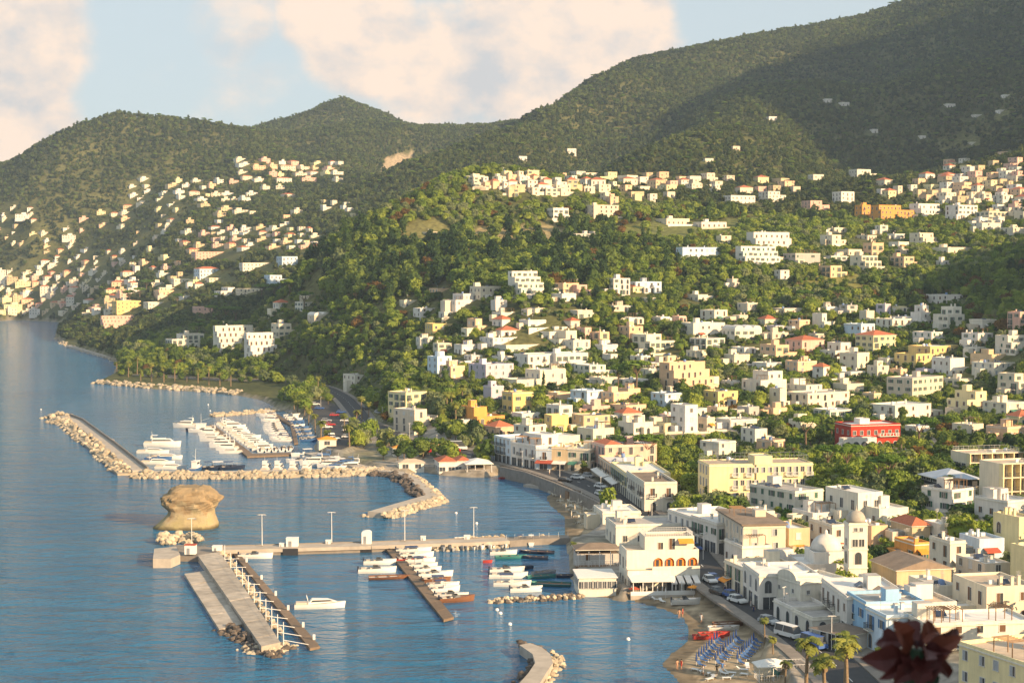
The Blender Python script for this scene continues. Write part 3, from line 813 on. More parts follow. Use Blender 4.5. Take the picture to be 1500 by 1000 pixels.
HOUSE_BOX = []; KEEP_CLEAR = []
BLD = []
class Building:
    def __init__(s, name, FL, rz, seed, detail=2):
        s.root = empty(name, FL, rz); s.r = random.Random(seed); s.detail = detail
        s.FL = Vector(FL); s.rz = rz; s.feat = []; s.smallwin = MB() if detail == 0 else None
    def part(s, mb, name, smooth=False): return mb.build(name, s.root, smooth)
    def block(s, x0, x1, y0, y1, z0, z1, wall, roof='grey', par=0.45, name='wall', cornice=False):
        mb = MB(); t = .22; zr = z1 - par
        mb.box(x0, x1, y0, y1, z0, z1, wall, 'xXyY')
        if par > 0.05:
            o = [(x0,y0),(x1,y0),(x1,y1),(x0,y1)]; i_ = [(x0+t,y0+t),(x1-t,y0+t),(x1-t,y1-t),(x0+t,y1-t)]
            for k in range(4):
                l = (k+1) % 4
                mb.face([(*o[k], z1), (*o[l], z1), (*i_[l], z1), (*i_[k], z1)], wall)
                mb.face([(*i_[l], zr), (*i_[k], zr), (*i_[k], z1), (*i_[l], z1)], wall)
        w = s.part(mb, name)
        if cornice:
            mc = MB(); c = .16
            for (a0, a1, b0, b1) in ((x0-c, x1+c, y0-c, y0-.002), (x0-c, x0-.002, y0, y1), (x1+.002, x1+c, y0, y1)):
                mc.box(a0, a1, b0, b1, z1 - .62, z1 - .42, WALL['ivory'])
            mc.build('cornice', w)
        rm = MB(); rm.face([(x0+t*.5, y0+t*.5, zr), (x1-t*.5, y0+t*.5, zr), (x1-t*.5, y1-t*.5, zr), (x0+t*.5, y1-t*.5, zr)], ROOF[roof])
        s.part(rm, 'roof')
        return w
    def pitched(s, x0, x1, y0, y1, z, h, m=None, hip=True, over=.35):
        m = m or ROOF['red']; mb = MB()
        x0 -= over; x1 += over; y0 -= over; y1 += over
        if (x1-x0) >= (y1-y0):
            k = (y1-y0)/2 if hip else 0.0; ym = (y0+y1)/2
            a, b = (x0+k, ym, z+h), (x1-k, ym, z+h)
            mb.face([(x0,y0,z),(x1,y0,z),b,a], m); mb.face([(x1,y1,z),(x0,y1,z),a,b], m); mb.face([(x1,y0,z),(x1,y1,z),b], m); mb.face([(x0,y1,z),(x0,y0,z),a], m)
        else:
            k = (x1-x0)/2 if hip else 0.0; xm = (x0+x1)/2
            a, b = (xm, y0+k, z+h), (xm, y1-k, z+h)
            mb.face([(x0,y0,z),(x1,y0,z),a], m); mb.face([(x1,y0,z),(x1,y1,z),b,a], m); mb.face([(x1,y1,z),(x0,y1,z),b], m); mb.face([(x0,y1,z),(x0,y0,z),a,b], m)
        mb.box(x0, x1, y0, y1, z-.14, z-.003, WALL['ivory'], 'xXyYz')
        return s.part(mb, 'roof')
    def vault(s, x0, x1, y0, y1, z, h, m, along='x'):
        mb = MB(); n = 10
        if along == 'x':
            rings = [[(x, (y0+y1)/2 - (y1-y0)/2*math.cos(math.pi*i/n), z + h*math.sin(math.pi*i/n)) for i in range(n+1)] for x in (x0, x1)]
        else:
            rings = [[((x0+x1)/2 + (x1-x0)/2*math.cos(math.pi*i/n), y, z + h*math.sin(math.pi*i/n)) for i in range(n+1)] for y in (y0, y1)]
        mb.rings(rings, m, close=False)
        return s.part(mb, 'vault_roof')
    def win(s, side, u, z, kind, shut, x0, x1, y0, y1):
        if s.detail == 0:
            w, h = (1.0, 1.4) if kind != 'door' else (1.1, 2.1)
            e = .03
            if side == 'f': q = [(u-w/2, y0-e, z), (u+w/2, y0-e, z), (u+w/2, y0-e, z+h), (u-w/2, y0-e, z+h)]
            elif side == 'l': q = [(x0-e, u+w/2, z), (x0-e, u-w/2, z), (x0-e, u-w/2, z+h), (x0-e, u+w/2, z+h)]
            else: q = [(x1+e, u-w/2, z), (x1+e, u+w/2, z), (x1+e, u+w/2, z+h), (x1+e, u-w/2, z+h)]
            s.smallwin.face(q, far_glass); return
        me = win_mesh(kind, shut)
        nm = 'door' if kind in ('garage',) else 'window'
        if side == 'f': return link(nm, me, s.root, (u, y0, z), 0)
        if side == 'l': return link(nm, me, s.root, (x0, u, z), -math.pi/2)
        if side == 'b': return link(nm, me, s.root, (u, y1, z), math.pi)
        return link(nm, me, s.root, (x1, u, z), math.pi/2)
    def balcony(s, x0, x1, y, z, dep=1.1, rail='iron', side='f', xe=0.0, solid=None):
        mb = MB(); m = solid or WALL['ivory']
        p = link('balcony', None, s.root)
        L_ = x1 - x0
        mb.box(0, L_, -dep, -.004, -.16, 0, m)
        if solid: mb.box(0, L_, -dep, -dep+.12, 0.003, .9, solid); mb.box(0, .12, -dep+.123, -.004, 0.003, .9, solid); mb.box(L_-.12, L_, -dep+.123, -.004, 0.003, .9, solid)
        me = mb.mesh('balcony'); bpy.data.objects.remove(p)
        if side == 'f': o = link('balcony', me, s.root, (x0, y, z), 0)
        elif side == 'l': o = link('balcony', me, s.root, (xe, x1, z), -math.pi/2)
        else: o = link('balcony', me, s.root, (xe, x0, z), math.pi/2)
        if not solid:
            rm = rail_mesh(rail)
            link('railing', rm, o, (0, -dep+.05, 0), 0, (L_, 1, 1))
            for xx in (0.03, L_-.03): link('railing', rm, o, (xx, -.02, 0), -math.pi/2, (dep-.06, 1, 1))
        return o
    def windows(s, x0, x1, y0, y1, z0, z1, sides, shut, pitch=3.1, kinds=('window', 'window', 'door'), skip=.15, bal=.4, groundkind=None, rail='iron', fh=3.1):
        r = s.r; nf = max(1, int(round((z1 - z0 - .3) / fh))); f_h = (z1 - z0 - .35) / nf
        for side in sides:
            a, b = (x0, x1) if side in 'fb' else (y0, y1)
            n = max(1, int((b - a - .6) / pitch)); st = (b - a) / n
            k0 = [r.choice(kinds) for _ in range(n)]
            sk = [r.random() < skip for _ in range(n)]
            for fl in range(nf):
                z = z0 + fl * f_h
                for i in range(n):
                    if sk[i] and r.random() < .7: continue
                    k = k0[i]
                    if fl == 0 and groundkind: k = groundkind
                    u = a + st * (i + .5)
                    zz = z + (.05 if k in ('door', 'arch', 'shop', 'garage', 'bigarch') else .95)
                    if f_h < 2.6 and k in ('door', 'arch', 'bigarch'): k = 'window'; zz = z + .7
                    s.win(side, u + r.uniform(-.25, .25), zz, r.choice(['closed', k, k]) if k == 'window' else k, shut, x0, x1, y0, y1)
                    if k == 'door' and fl > 0 and s.detail and r.random() < bal and side in 'flr':
                        s.balcony(u - 1.0, u + 1.0, y0, z, .9, rail, side, x0 if side == 'l' else x1)
    def clutter(s, x0, x1, y0, y1, z, wall, n=3, kinds=None):
        r = s.r
        for _ in range(n):
            k = r.choice(kinds or ['hut', 'chimney', 'chimney', 'tank', 'antenna', 'panel', 'chimney', 'hut', 'pergola', 'unit'])
            mb = MB()
            if k == 'hut' and x1-x0 > 5 and y1-y0 > 4.5:
                w = r.uniform(2.2, 3.2); a = r.uniform(x0+.4, x1-w-.4); b = r.uniform(y0+(y1-y0)*.35, y1-2.6); h = r.uniform(2.1, 2.6)
                mb.box(a, a+w, b, b+2.3, z, z+h, wall, tm=ROOF['grey']); s.part(mb, 'stair_hut'); s.feat.append('a roof stair hut')
            elif k == 'chimney':
                a = r.uniform(x0+.5, x1-.9); b = r.uniform(y0+.5, y1-.9); h = r.uniform(.9, 1.6)
                mb.box(a, a+.5, b, b+.5, z, z+h, wall); mb.box(a-.08, a+.58, b-.08, b+.58, z+h+.002, z+h+.14, ROOF['grey']); s.part(mb, 'chimney')
            elif k == 'tank':
                a = r.uniform(x0+.8, x1-1.2); b = r.uniform(y0+.8, y1-1.2)
                mb.lathe([(.55, z), (.6, z+.2), (.6, z+1.0), (.4, z+1.25), (.15, z+1.3)], r.choice([tankblue, ROOF['white'], steel]), 10, (a, b)); s.part(mb, 'water_tank', True); s.feat.append('a roof water tank')
            elif k == 'antenna':
                a = r.uniform(x0+.5, x1-.5); b = r.uniform(y0+.5, y1-.5); h = r.uniform(2.2, 3.5)
                mb.tube((a, b, z), (a, b, z+h), .03, .03, steel, 4)
                for q in range(4): mb.box(a-.5+.06*q, a+.5-.06*q, b-.02, b+.02, z+h-.1-.2*q, z+h-.06-.2*q, steel)
                s.part(mb, 'antenna')
            elif k == 'panel':
                a = r.uniform(x0+.5, max(x0+.6, x1-2.4)); b = r.uniform(y0+.5, max(y0+.6, y1-1.8))
                mb.face([(a, b, z+.25), (a+1.9, b, z+.25), (a+1.9, b+1.1, z+.95), (a, b+1.1, z+.95)], panel); mb.box(a, a+1.9, b+1.12, b+1.2, z, z+.95, steel); s.part(mb, 'solar_panel')
            elif k == 'unit':
                a = r.uniform(x0+.5, x1-1.3); b = r.uniform(y0+.5, y1-1)
                mb.box(a, a+.9, b, b+.45, z+.05, z+.75, rail_w); s.part(mb, 'air_conditioner')
            elif k == 'pergola' and x1-x0 > 5 and y1-y0 > 4:
                w = r.uniform(2.8, 4.2); a = r.uniform(x0+.4, x1-w-.2) if x1-w-.2 > x0+.4 else x0+.4; b = y0+.5; d_ = 2.6; h = 2.3
                for xx in (a, a+w-.12):
                    for yy in (b, b+d_-.12): mb.box(xx, xx+.12, yy, yy+.12, z, z+h, timber)
                for q in range(7): mb.box(a-.15+q*(w+.1)/6.5, a-.05+q*(w+.1)/6.5, b-.2, b+d_+.2, z+h+.002, z+h+.12, timber)
                s.part(mb, 'pergola'); s.feat.append('a roof pergola')
    def awning(s, x0, x1, y, z, dep, m, drop=.6, side='f', xe=0):
        mb = MB(); L_ = x1-x0
        mb.face([(0, -dep, -drop), (L_, -dep, -drop), (L_, -.02, 0), (0, -.02, 0)], m); mb.face([(0, -dep, -drop-.25), (L_, -dep, -drop-.25), (L_, -dep, -drop), (0, -dep, -drop)], m)
        mb.tube((0.05, -.02, -.7), (.05, -dep, -drop), .03, .03, steel, 4); mb.tube((L_-.05, -.02, -.7), (L_-.05, -dep, -drop), .03, .03, steel, 4)
        me = mb.mesh('awning')
        if side == 'f': return link('awning', me, s.root, (x0, y, z), 0)
        if side == 'l': return link('awning', me, s.root, (xe, x1, z), -math.pi/2)
        return link('awning', me, s.root, (xe, x0, z), math.pi/2)
    def fence(s, x0, x1, y0, y1, z, m=None, h=1.0, step=1.5, name='railing'):
        mb = MB(); m = m or rail_w
        for (a, b) in (((x0, y0), (x1, y0)), ((x1, y0), (x1, y1)), ((x1, y1), (x0, y1)), ((x0, y1), (x0, y0))):
            mb.tube((*a, z+h), (*b, z+h), .03, .03, m, 4); mb.tube((*a, z+h*.5), (*b, z+h*.5), .02, .02, m, 4)
            n = max(1, int(math.dist(a, b)/step))
            for k in range(n): q = k/n; mb.tube((a[0]+(b[0]-a[0])*q, a[1]+(b[1]-a[1])*q, z), (a[0]+(b[0]-a[0])*q, a[1]+(b[1]-a[1])*q, z+h), .03, .03, m, 4, False)
        return s.part(mb, name)
    def done(s, cat, bits, where, group, label=None):
        if s.smallwin and s.smallwin.f: tag(s.part(s.smallwin, 'window_panes'), kind='stuff')
        BLD.append(dict(o=s.root, cat=cat, bits=bits, feat=s.feat, where=where, group=group, label=label))

def place(x0, x1, yt, yb, rot, dep=None, d0=170.0):
    """front-left corner, size of a building seen between these photo columns and rows"""
    r = math.radians(rot); g = hit((x0+x1)/2, yb, d0); s_ = F / g.y
    ext = (x1-x0)/s_; H = max((yb-yt)/s_, 2.6)
    if dep is None: dep = min(max(.72*ext, 6.0), 12.0)
    e_ = r + math.atan((.5*(x0+x1) - 750)/F)       # turn as seen from where we stand
    sn, cs = abs(math.sin(e_)), math.cos(e_)
    dep = min(dep, .62*ext/max(sn, .02))
    w = max((ext - dep*sn)/cs, 3.5)
    if e_ >= 0: FL = hit(x0 + dep*sn*s_, yb, d0)
    else:
        FR = hit(x1 - dep*sn*s_, yb, d0); FL = Vector((FR.x - w*math.cos(r), FR.y - w*math.sin(r), FR.z))
    cx = FL.x + math.cos(r)*w/2 - math.sin(r)*dep/2; cy = FL.y + math.sin(r)*w/2 + math.cos(r)*dep/2
    HOUSE_BOX.append((x0, x1, yt, yb, FL.y + dep*.5, cx, cy, .5*math.hypot(w, dep)*.85))
    return FL, r, w, dep, H, s_

WHERE = [ # what stands near, by photo place
 (560,600,'above the marina car park'),(690,610,'by the palm garden above the harbour'),(640,530,'at the foot of the wooded hill'),(760,500,'on the terraces below the tiered cream house'),(820,560,'in the close-built quarter above the seafront'),
 (930,560,'in the gardens around the great umbrella pine'),(860,620,'behind the seafront row of shops'),(1010,480,'round the white houses with the pink upper storey'),(1010,620,'beside the tall plain white house'),(1130,570,'on the slope left of the red villa'),
 (1180,500,'below the dark wooded ravine'),(1390,460,'in the shaded ravine under the woods'),(1350,560,'above the red villa'),(1450,560,'on the terraces above the balconied hotel'),(1460,620,'just above the balconied hotel'),(1100,620,'on the slope behind the yellow hotel'),
 (840,430,'along the lane above the town'),(690,445,'along the edge of the wooded hill'),(980,430,'by the long white hotel with the blue wing'),(1120,370,'by the tiered white hotel on the hillside'),(1280,380,'on the hillside under the orange house'),(1300,310,'beside the orange house'),
 (880,310,'on the terraces under the ridge village'),(920,265,'in the ridge village under the mountain'),(1100,290,'at the end of the ridge village'),(1440,290,'in the upper village below the mountain'),(1250,170,'high on the shaded mountain slope'),(1420,180,'high on the mountain among the trees'),
 (820,200,'on the lit shoulder of the mountain'),(400,250,'high under the far rounded hill'),(300,300,'on the far slope across the bay'),(420,320,'in the far hamlet by the valley'),(330,380,'round the long pink hotel across the bay'),(100,410,'in the harbour town across the bay'),(30,350,'on the far left slope across the bay'),
 (180,460,'on the cliff above the point'),(400,420,'on the wooded coast slope'),(340,500,'by the seaside hotels beyond the palm promenade'),(470,460,'among the trees on the coast slope'),(1150,770,'in the old quarter by the bell tower'),(1330,800,'behind the bell tower'),(1430,740,'below the balconied hotel'),
 (1120,860,'along the shopping street by the beach'),(1380,880,'on the old quarter roofs above the beach street'),(960,720,'along the seafront road'),(800,670,'in the seafront row by the little bay'),(1240,740,'right of the yellow hotel'),(1240,920,'by the palms on the beach street'),
]
def where(px, py): return min(WHERE, key=lambda w: (w[0]-px)**2 + (2.0*(w[1]-py))**2)[2]
NUM = {1: 'one-storey', 2: 'two-storey', 3: 'three-storey', 4: 'four-storey', 5: 'five-storey', 6: 'six-storey'}
HSEED = [0]
def house(x0, x1, yt, yb, col='white', rot=18, style=None, dep=None, shut=None, roof=None, bits='', name='house', d0=170.0, wl=None):
    HSEED[0] += 1
    r = random.Random(HSEED[0]*131 + 7)
    FL, rz, w, dp, H, s_ = place(x0, x1, yt, yb, rot, dep, d0)
    det = 2 if s_ > 2.1 else 0
    b = Building(name, FL, rz, HSEED[0]*17+3, det)
    if col == 'white' and name != 'hotel' and r.random() < .34: col = r.choice(['ivory', 'cream', 'beige', 'ivory', 'peach'])
    wall = WALL[col]; shut = shut or r.choice(['brown', 'green', 'grey', 'brown', 'white', 'green'])
    style = style or r.choice(['set', 'plain', 'plain', 'wing', 'set', 'step'])
    rf = roof or r.choice(['grey', 'white', 'sand', 'grey', 'white'])
    nf = max(1, int(round(H/3.15)))
    sides = 'fl' if rot >= 0 else 'fr'
    if -10 < rot < 10: sides = 'flr'
    low = -4.0
    if style == 'red':
        b.block(0, w, 0, dp, low, H, wall, 'red', 0.0); b.pitched(0, w, 0, dp, H+.15, min(2.0, .22*min(w, dp)+.6))
        b.windows(0, w, 0, dp, 0, H, sides, shut); b.feat.append('a red tiled roof')
    elif style == 'set' and nf >= 2 and w > 6:
        h1 = H*(nf-1)/nf
        k = r.uniform(.45, .7); left = r.random() < .5
        a0, a1 = (0.0, w*k) if left else (w*(1-k), w)
        b.block(0, w, 0, dp, low, h1, wall, r.choice(['sand', 'grey']), .6)
        y0 = r.choice([.002, dp*.2])
        b.block(a0+.003, a1-.003, y0, dp-.003, h1-.6, H, wall, rf, .35)
        b.windows(0, w, 0, dp, 0, h1, sides, shut); b.windows(a0, a1, y0, dp, h1-.45, H, sides, shut)
        if det:
            c0, c1 = (a1+.3, w-.3) if left else (.3, a0-.3)
            if c1-c0 > 3.0 and r.random() < .5: b.clutter(c0, c1, .3, dp-.3, h1-.6, wall, 1, ['pergola', 'unit'])
            b.clutter(a0+.2, a1-.2, y0+.3, dp-.3, H-.35, wall, r.randint(1, 3))
        b.feat.append('an upper storey set back beside a terrace')
    elif style == 'wing' and w > 8:
        k = r.uniform(.55, .72); h2 = max(2.8, H*(nf-1)/nf) if nf > 1 else H*.8
        b.block(0, w*k, 0, dp, low, H, wall, rf); b.block(w*k+.003, w, 1.2, dp, low, h2, wall, r.choice(['sand', 'white']), .6)
        b.windows(0, w*k, 0, dp, 0, H, sides, shut); b.windows(w*k, w, 1.2, dp, 0, h2, 'f', shut)
        if det: b.clutter(.3, w*k-.3, .3, dp-.3, H-.45, wall, r.randint(1, 3))
        b.feat.append('a lower wing on its right')
    elif style == 'step' and nf >= 2:
        # terraces stepping back up the slope
        for f in range(nf):
            y0 = f*dp*.22
            b.block(.003*f, w-.003*f, y0, dp+2-.003*f, low if f == 0 else H*f/nf-.5, H*(f+1)/nf, wall, 'sand' if f < nf-1 else rf, .8 if f < nf-1 else .35)
            b.windows(0, w, y0, dp, H*f/nf - (.4 if f else 0), H*(f+1)/nf - .4, sides if f == 0 else 'f'+sides[1:], shut, kinds=('door', 'door', 'window'), bal=0)
        if det: b.clutter(.4, w-.4, (nf-1)*dp*.22+.4, dp, H-.35, wall, 2)
        b.feat.append('terraces stepping back at each floor')
    elif style == 'vault':
        b.block(0, w, 0, dp, low, H*.8, wall, 'white', 0.0); n = max(1, int(w/4.5))
        for k in range(n): b.vault(w*k/n+.02, w*(k+1)/n-.02, .02, dp-.02, H*.8+.003, H*.24, WALL['white'], 'y')
        b.windows(0, w, 0, dp, 0, H*.8, sides, shut, kinds=('arch', 'window')); b.feat.append('rounded vault roofs')
    else:
        b.block(0, w, 0, dp, low, H, wall, rf, cornice=(det and r.random() < .35))
        b.windows(0, w, 0, dp, 0, H, sides, shut, kinds=r.choice([('window', 'window', 'door'), ('door', 'window'), ('window', 'arch', 'window'), ('window',)]))
        if det: b.clutter(.3, w-.3, .3, dp-.3, H-.45, wall, r.randint(2, 4) + (3 if s_ > 5.5 else 0))
    # additions: lean-tos, stair blocks, garden walls
    if det and style != 'vault':
        for _ in range(r.choice([1, 1, 2, 2, 3])):
            aw = r.uniform(2.2, 4.5); ah = r.uniform(2.1, 3.1) + (3.0 if nf > 2 and r.random() < .3 else 0); ad = r.uniform(2.5, 5.0); q = r.random()
            cw = WALL[r.choice([col, 'white', 'cream', col, 'beige'])]
            if q < .35: b.block(w+.003, w+aw, r.uniform(.5, max(.6, dp-ad)), dp-.3, low, min(ah, H-.4), cw, r.choice(['sand', 'red', 'grey', 'white']), .3, 'annex')
            elif q < .6: b.block(-aw, -.003, dp*.3, min(dp*.3+ad, dp), low, min(ah, H-.4), cw, r.choice(['sand', 'brown', 'white']), .3, 'annex')
            elif q < .8:
                u0 = r.uniform(0, max(.1, w-aw)); fh_ = min(2.7, H-.5)
                b.block(u0, min(u0+aw, w-.02), -1.9, -.003, low, fh_, cw, 'sand', .7, 'porch'); b.win('f', u0+min(aw, w-u0)/2, .1, r.choice(['arch', 'door', 'door']), shut, 0, w, -1.9, dp)
            else:
                m_ = MB(); g0 = -r.uniform(1, 4); g1 = w+r.uniform(1, 4); m_.box(g0, g1, -4.2, -4.0, low, r.uniform(.4, 1.0), cw); b.part(m_, 'garden_wall')
    if det and r.random() < .22 and H > 4 and 'red' not in style:
        b.awning(w*.15, w*.15+min(3.2, w*.6), -.01, 2.75, 1.6, r.choice([awn_w, awn_r, awn_o, awn_g, awn_w])); b.feat.append('an awning')
    size = 'long' if w > 16 and w > 1.8*H else ('small' if w < 7.5 and nf < 3 else ('tall' if H > 1.15*w and nf > 2 else ''))
    wd = 'hotel' if name == 'hotel' else 'house'
    if name == 'house':      # plain kinds: cottage, villa, apartment house
        if nf == 1: b.root.name = 'cottage'; wd = 'cottage'
        elif nf >= 3 and w > 8: b.root.name = 'apartment_house'; wd = 'apartment house'
        elif style in ('red', 'vault', 'step'): b.root.name = 'villa'; wd = 'villa'
    bb = ' '.join(t for t in (bits, size, col, NUM.get(nf, 'six-storey'), wd) if t)
    b.done(wd, bb, wl or where((x0+x1)/2, yb), None)
    b.shut = shut
    return b
H_ = house
# ------------------------------------------------------------------ foreground quarter and landmark buildings
def facade(A, B_, H, dep, col, name='townhouse', shut=None, ground='shop', rf='white', style='plain', label=None, sides='fr', bal=.7, cornice=True, kinds=('door', 'window', 'door'), clutter=3, cat='house', wl=None, zA=None):
    """building given by the two ends of its street front"""
    HSEED[0] += 1
    r = random.Random(HSEED[0]*57+1)
    a = hit(*A) if zA is None else sea(A[0], A[1], zA); b2 = hit(*B_) if zA is None else sea(B_[0], B_[1], zA)
    w = math.hypot(b2.x-a.x, b2.y-a.y); rz = math.atan2(b2.y-a.y, b2.x-a.x); z = min(a.z, b2.z)
    b = Building(name, (a.x, a.y, z), rz, HSEED[0]*17+3, 2)
    shut = shut or r.choice(['green', 'brown', 'grey'])
    b.block(0, w-.004, 0, dep, -3, H, WALL[col], rf, .55, cornice=cornice)
    b.windows(0, w, 0, dep, 0, H, sides, shut, kinds=kinds, bal=bal, groundkind=ground, pitch=2.9, skip=.05)
    b.clutter(.3, w-.3, .4, dep-.4, H-.55, WALL[col], clutter)
    nf = max(1, int(round(H/3.2)))
    pxs = (A[0], B_[0]); s_ = F/a.y
    HOUSE_BOX.append((min(pxs), max(pxs)+dep*.5*s_, min(A[1], B_[1])-H*s_, max(A[1], B_[1]), max(a.y, b2.y), (a.x+b2.x)/2-math.sin(rz)*dep/2, (a.y+b2.y)/2+math.cos(rz)*dep/2, .5*math.hypot(w, dep)))
    b.done(cat, '%s %s house' % (col, NUM.get(nf, 'three-storey')), wl or where(B_[0], B_[1]), None, label)
    b.w = w; b.dep = dep; b.H = H
    return b
# seafront row by the little bay
b = facade((724,674),(748,681),8.2,10,'pale blue',label='pale blue corner house at the harbour end of the seafront row')
b = facade((748,681),(785,688),7.4,11,'white',shut='grey',label='white seafront house with many tall windows and balconies'); b.block(1.5, b.w-3, 4, 10.5, 6.8, 10.2, WALL['white'], 'white'); b.windows(1.5, b.w-3, 4, 10.5, 6.9, 10, 'fr', 'brown')
b = facade((785,688),(808,689),6.6,11,'pale blue',label='pale seafront house with red awning over its shop front'); b.awning(.3, b.w+.6, -.01, 3.0, 2.4, awn_r)
b = facade((808,689),(832,689),7.2,11,'tan',shut='green',label='tan seafront house with one green-shuttered balcony'); b.awning(.4, b.w-.4, -.01, 2.9, 2.0, awn_w)
b = facade((832,689),(864,691),7.0,11,'cream',shut='green',label='cream seafront house with green shutters and arched ground floor',ground='arch'); b.awning(.5, 3.2, -.01, 2.9, 2.0, awn_g)
b = facade((864,686),(886,694),8.6,17,'pink',shut='white',label='large pink house with a tiled roof edge on the seafront',bal=.2); b.pitched(1, b.w-1, 1, 6, 8.65, 1.1)
b = facade((877,698),(895,712),6.4,12,'peach',label='peach house with white awnings along the seafront road'); b.awning(.6, b.w-.6, -.01, 3.0, 2.6, awn_w)
b = facade((895,712),(918,730),6.8,12,'pale yellow',label='pale yellow house with long balcony along the seafront road'); b.awning(.6, b.w*.6, -.01, 3.0, 2.2, awn_w)
b = facade((918,730),(944,750),7.6,8.5,'ivory',shut='brown',label='white corner house with lit gable end on the seafront road',rf='brown',ground='arch')
b = facade((978,786),(1012,799),6.6,13,'white',shut='grey',label='long white house at the top of the shopping street')
b = facade((1012,799),(1050,813),7.0,13,'white',shut='green',label='white house with red parasol beside it in the shopping street')
b = facade((1052,806),(1089,830),8.8,9,'beige',shut='grey',label='beige palazzo with pilasters and dark cornice in the shopping street',kinds=('window',),bal=0,ground=None)
mbp = MB()
for k in range(7): u = .2 + k*(b.w-.7)/6; mbp.box(u, u+.45, -.14, -.003, 0, 8.1, WALL['ivory'])
mbp.build('pilaster_row', b.root); mbp = MB(); mbp.box(-.5, b.w+.5, -.55, 9.4, 8.803, 9.1, ROOF['brown']); mbp.build('eaves', b.root)
b = facade((1061,862),(1088,879),5.8,11,'cream',label='cream house with salmon shop front in the beach street',shut='green'); b.awning(.4, 4, -.01, 2.7, 1.5, awn_o)
b = facade((1088,879),(1112,894),6.8,11,'white',shut='grey',label='white house with arched balcony doors in the beach street',kinds=('arch', 'door'))
b = facade((1203,905),(1240,938),7.2,11,'white',shut='brown',label='plain white house left of the blue house')
b = facade((1240,930),(1268,948),7.4,10,'blue',shut='blue',label='bright blue house with blue shutters by the palms',kinds=('window',),ground='window',rf='grey')
b = facade((1268,948),(1298,962),6.6,10,'pale blue',shut='blue',label='pale blue house with arched doors and blue balconies by the palms',ground='arch')
b = facade((1404,1003),(1520,1045),6.4,12,'pale yellow',shut='grey',label='pale yellow palazzo with grey shutters and moulded cornice',kinds=('window',),ground='window',rf='sand',zA=5.0,bal=0)
b = facade((1133,893),(1172,905),6.4,10,'ivory',label='small ivory chapel with rounded pediment in the beach street',kinds=('small',),bal=0,ground=None,cat='chapel',name='chapel',clutter=0)
mbp = MB(); n = 12; cw = b.w
mbp.rings([[(cw/2 - cw*.36*math.cos(math.pi*i/n), y, 6.4 + 1.5*math.sin(math.pi*i/n)) for i in range(n+1)] for y in (-.1, .35)], WALL['ivory'], close=False)
mbp.build('pediment', b.root); b.win('f', cw/2, 0, 'bigarch', 'brown', 0, cw, 0, 10)
# old-quarter houses behind the street
for h in [(1097,1206,719,754,'ivory',26,'plain',18),(1208,1322,722,770,'white',18,'set',13),(1125,1186,774,818,'tan',10,'plain',10),(1184,1240,768,814,'ivory',12,'plain',12),(1092,1131,750,772,'white',14,'plain',8),
          (1305,1362,772,802,'tan',10,'red',9),(1353,1391,767,800,'ivory',12,'plain',8),(1310,1358,796,826,'orange',12,'set',8),(1361,1410,793,842,'ivory',12,'wing',9),(1405,1470,790,824,'pale blue',8,'plain',8),
          (1172,1236,866,900,'white',10,'plain',8),(1330,1402,858,896,'white',8,'plain',10),(1240,1315,870,898,'white',8,'wing',8),(1290,1400,884,926,'white',6,'plain',12),(1320,1512,914,962,'ivory',3,'plain',9),
          (1394,1515,860,918,'cream',6,'plain',12),(1455,1515,757,815,'pale yellow',16,'plain',12),(1480,1520,800,872,'pale yellow',16,'plain',10),(1350,1428,718,752,'white',30,'plain',9),(1428,1512,735,765,'white',24,'plain',10),
          (1240,1300,770,800,'white',14,'plain',10),(1110,1210,832,862,'white',10,'plain',12),(1060,1130,800,835,'white',8,'plain',10),(1400,1478,826,866,'beige',10,'wing',10),(1255,1330,745,772,'ivory',16,'plain',9),
          (1300,1352,838,866,'white',12,'plain',9),(1160,1230,752,772,'white',16,'plain',9),(1275,1392,836,872,'tan',12,'gable',11),(1020,1068,757,782,'white',16,'plain',10)]:
    x0, x1, yt, yb, col, rot, st, dp = h
    if st == 'gable':
        HSEED[0] += 1; FL, r, w, dpp, Hh, s_ = place(x0, x1, yt, yb, rot, dp); b = Building('house', FL, r, 9)
        b.block(0, w, 0, dpp, -3, Hh, WALL[col], 'brown', 0.0); b.pitched(0, w, 0, dpp, Hh+.16, 1.7, ROOF['brown'], False); b.windows(0, w, 0, dpp, 0, Hh, 'fl', 'grey', skip=.5); b.done('house', '', '', None, 'tan house with wide brown pitched roof right of the bell tower')
    else: H_(x0, x1, yt, yb, col, rot+6, st, dp)
# one-storey shops and cafe on the beach street
for (A, B2, H, dp, col, lab) in (((1133,905),(1160,918),3.4,7,'white','row of small white shops with arched doors on the beach street'), ((1160,918),(1190,934),3.2,7,'ivory','low ivory shop with grey roof terrace on the beach street')):
    facade(A, B2, H, dp, col, label=lab, ground='arch', rf='grey', clutter=1, bal=0)
def cafe():
    p = hit(1200, 946); b = Building('cafe', p, math.radians(-55), 3)
    b.block(0, 7, 1.5, 5, -1, 2.7, WALL['white'], 'brown', .05); b.pitched(-.2, 7.2, -1.6, 5, 2.95, .8, ROOF['brown'])
    m = MB()
    for k in range(5): m = MB(); m.box(-.1+k*1.75, .05+k*1.75, -1.7, -1.55, -.5, 2.8, rail_w); m.build('post', b.root)
    b.windows(0, 7, 1.5, 5, 0, 2.7, 'f', 'brown', groundkind='shop', bal=0); b.done('cafe', '', '', None, 'small cafe pavilion with brown roof on white posts by the palms')
cafe()
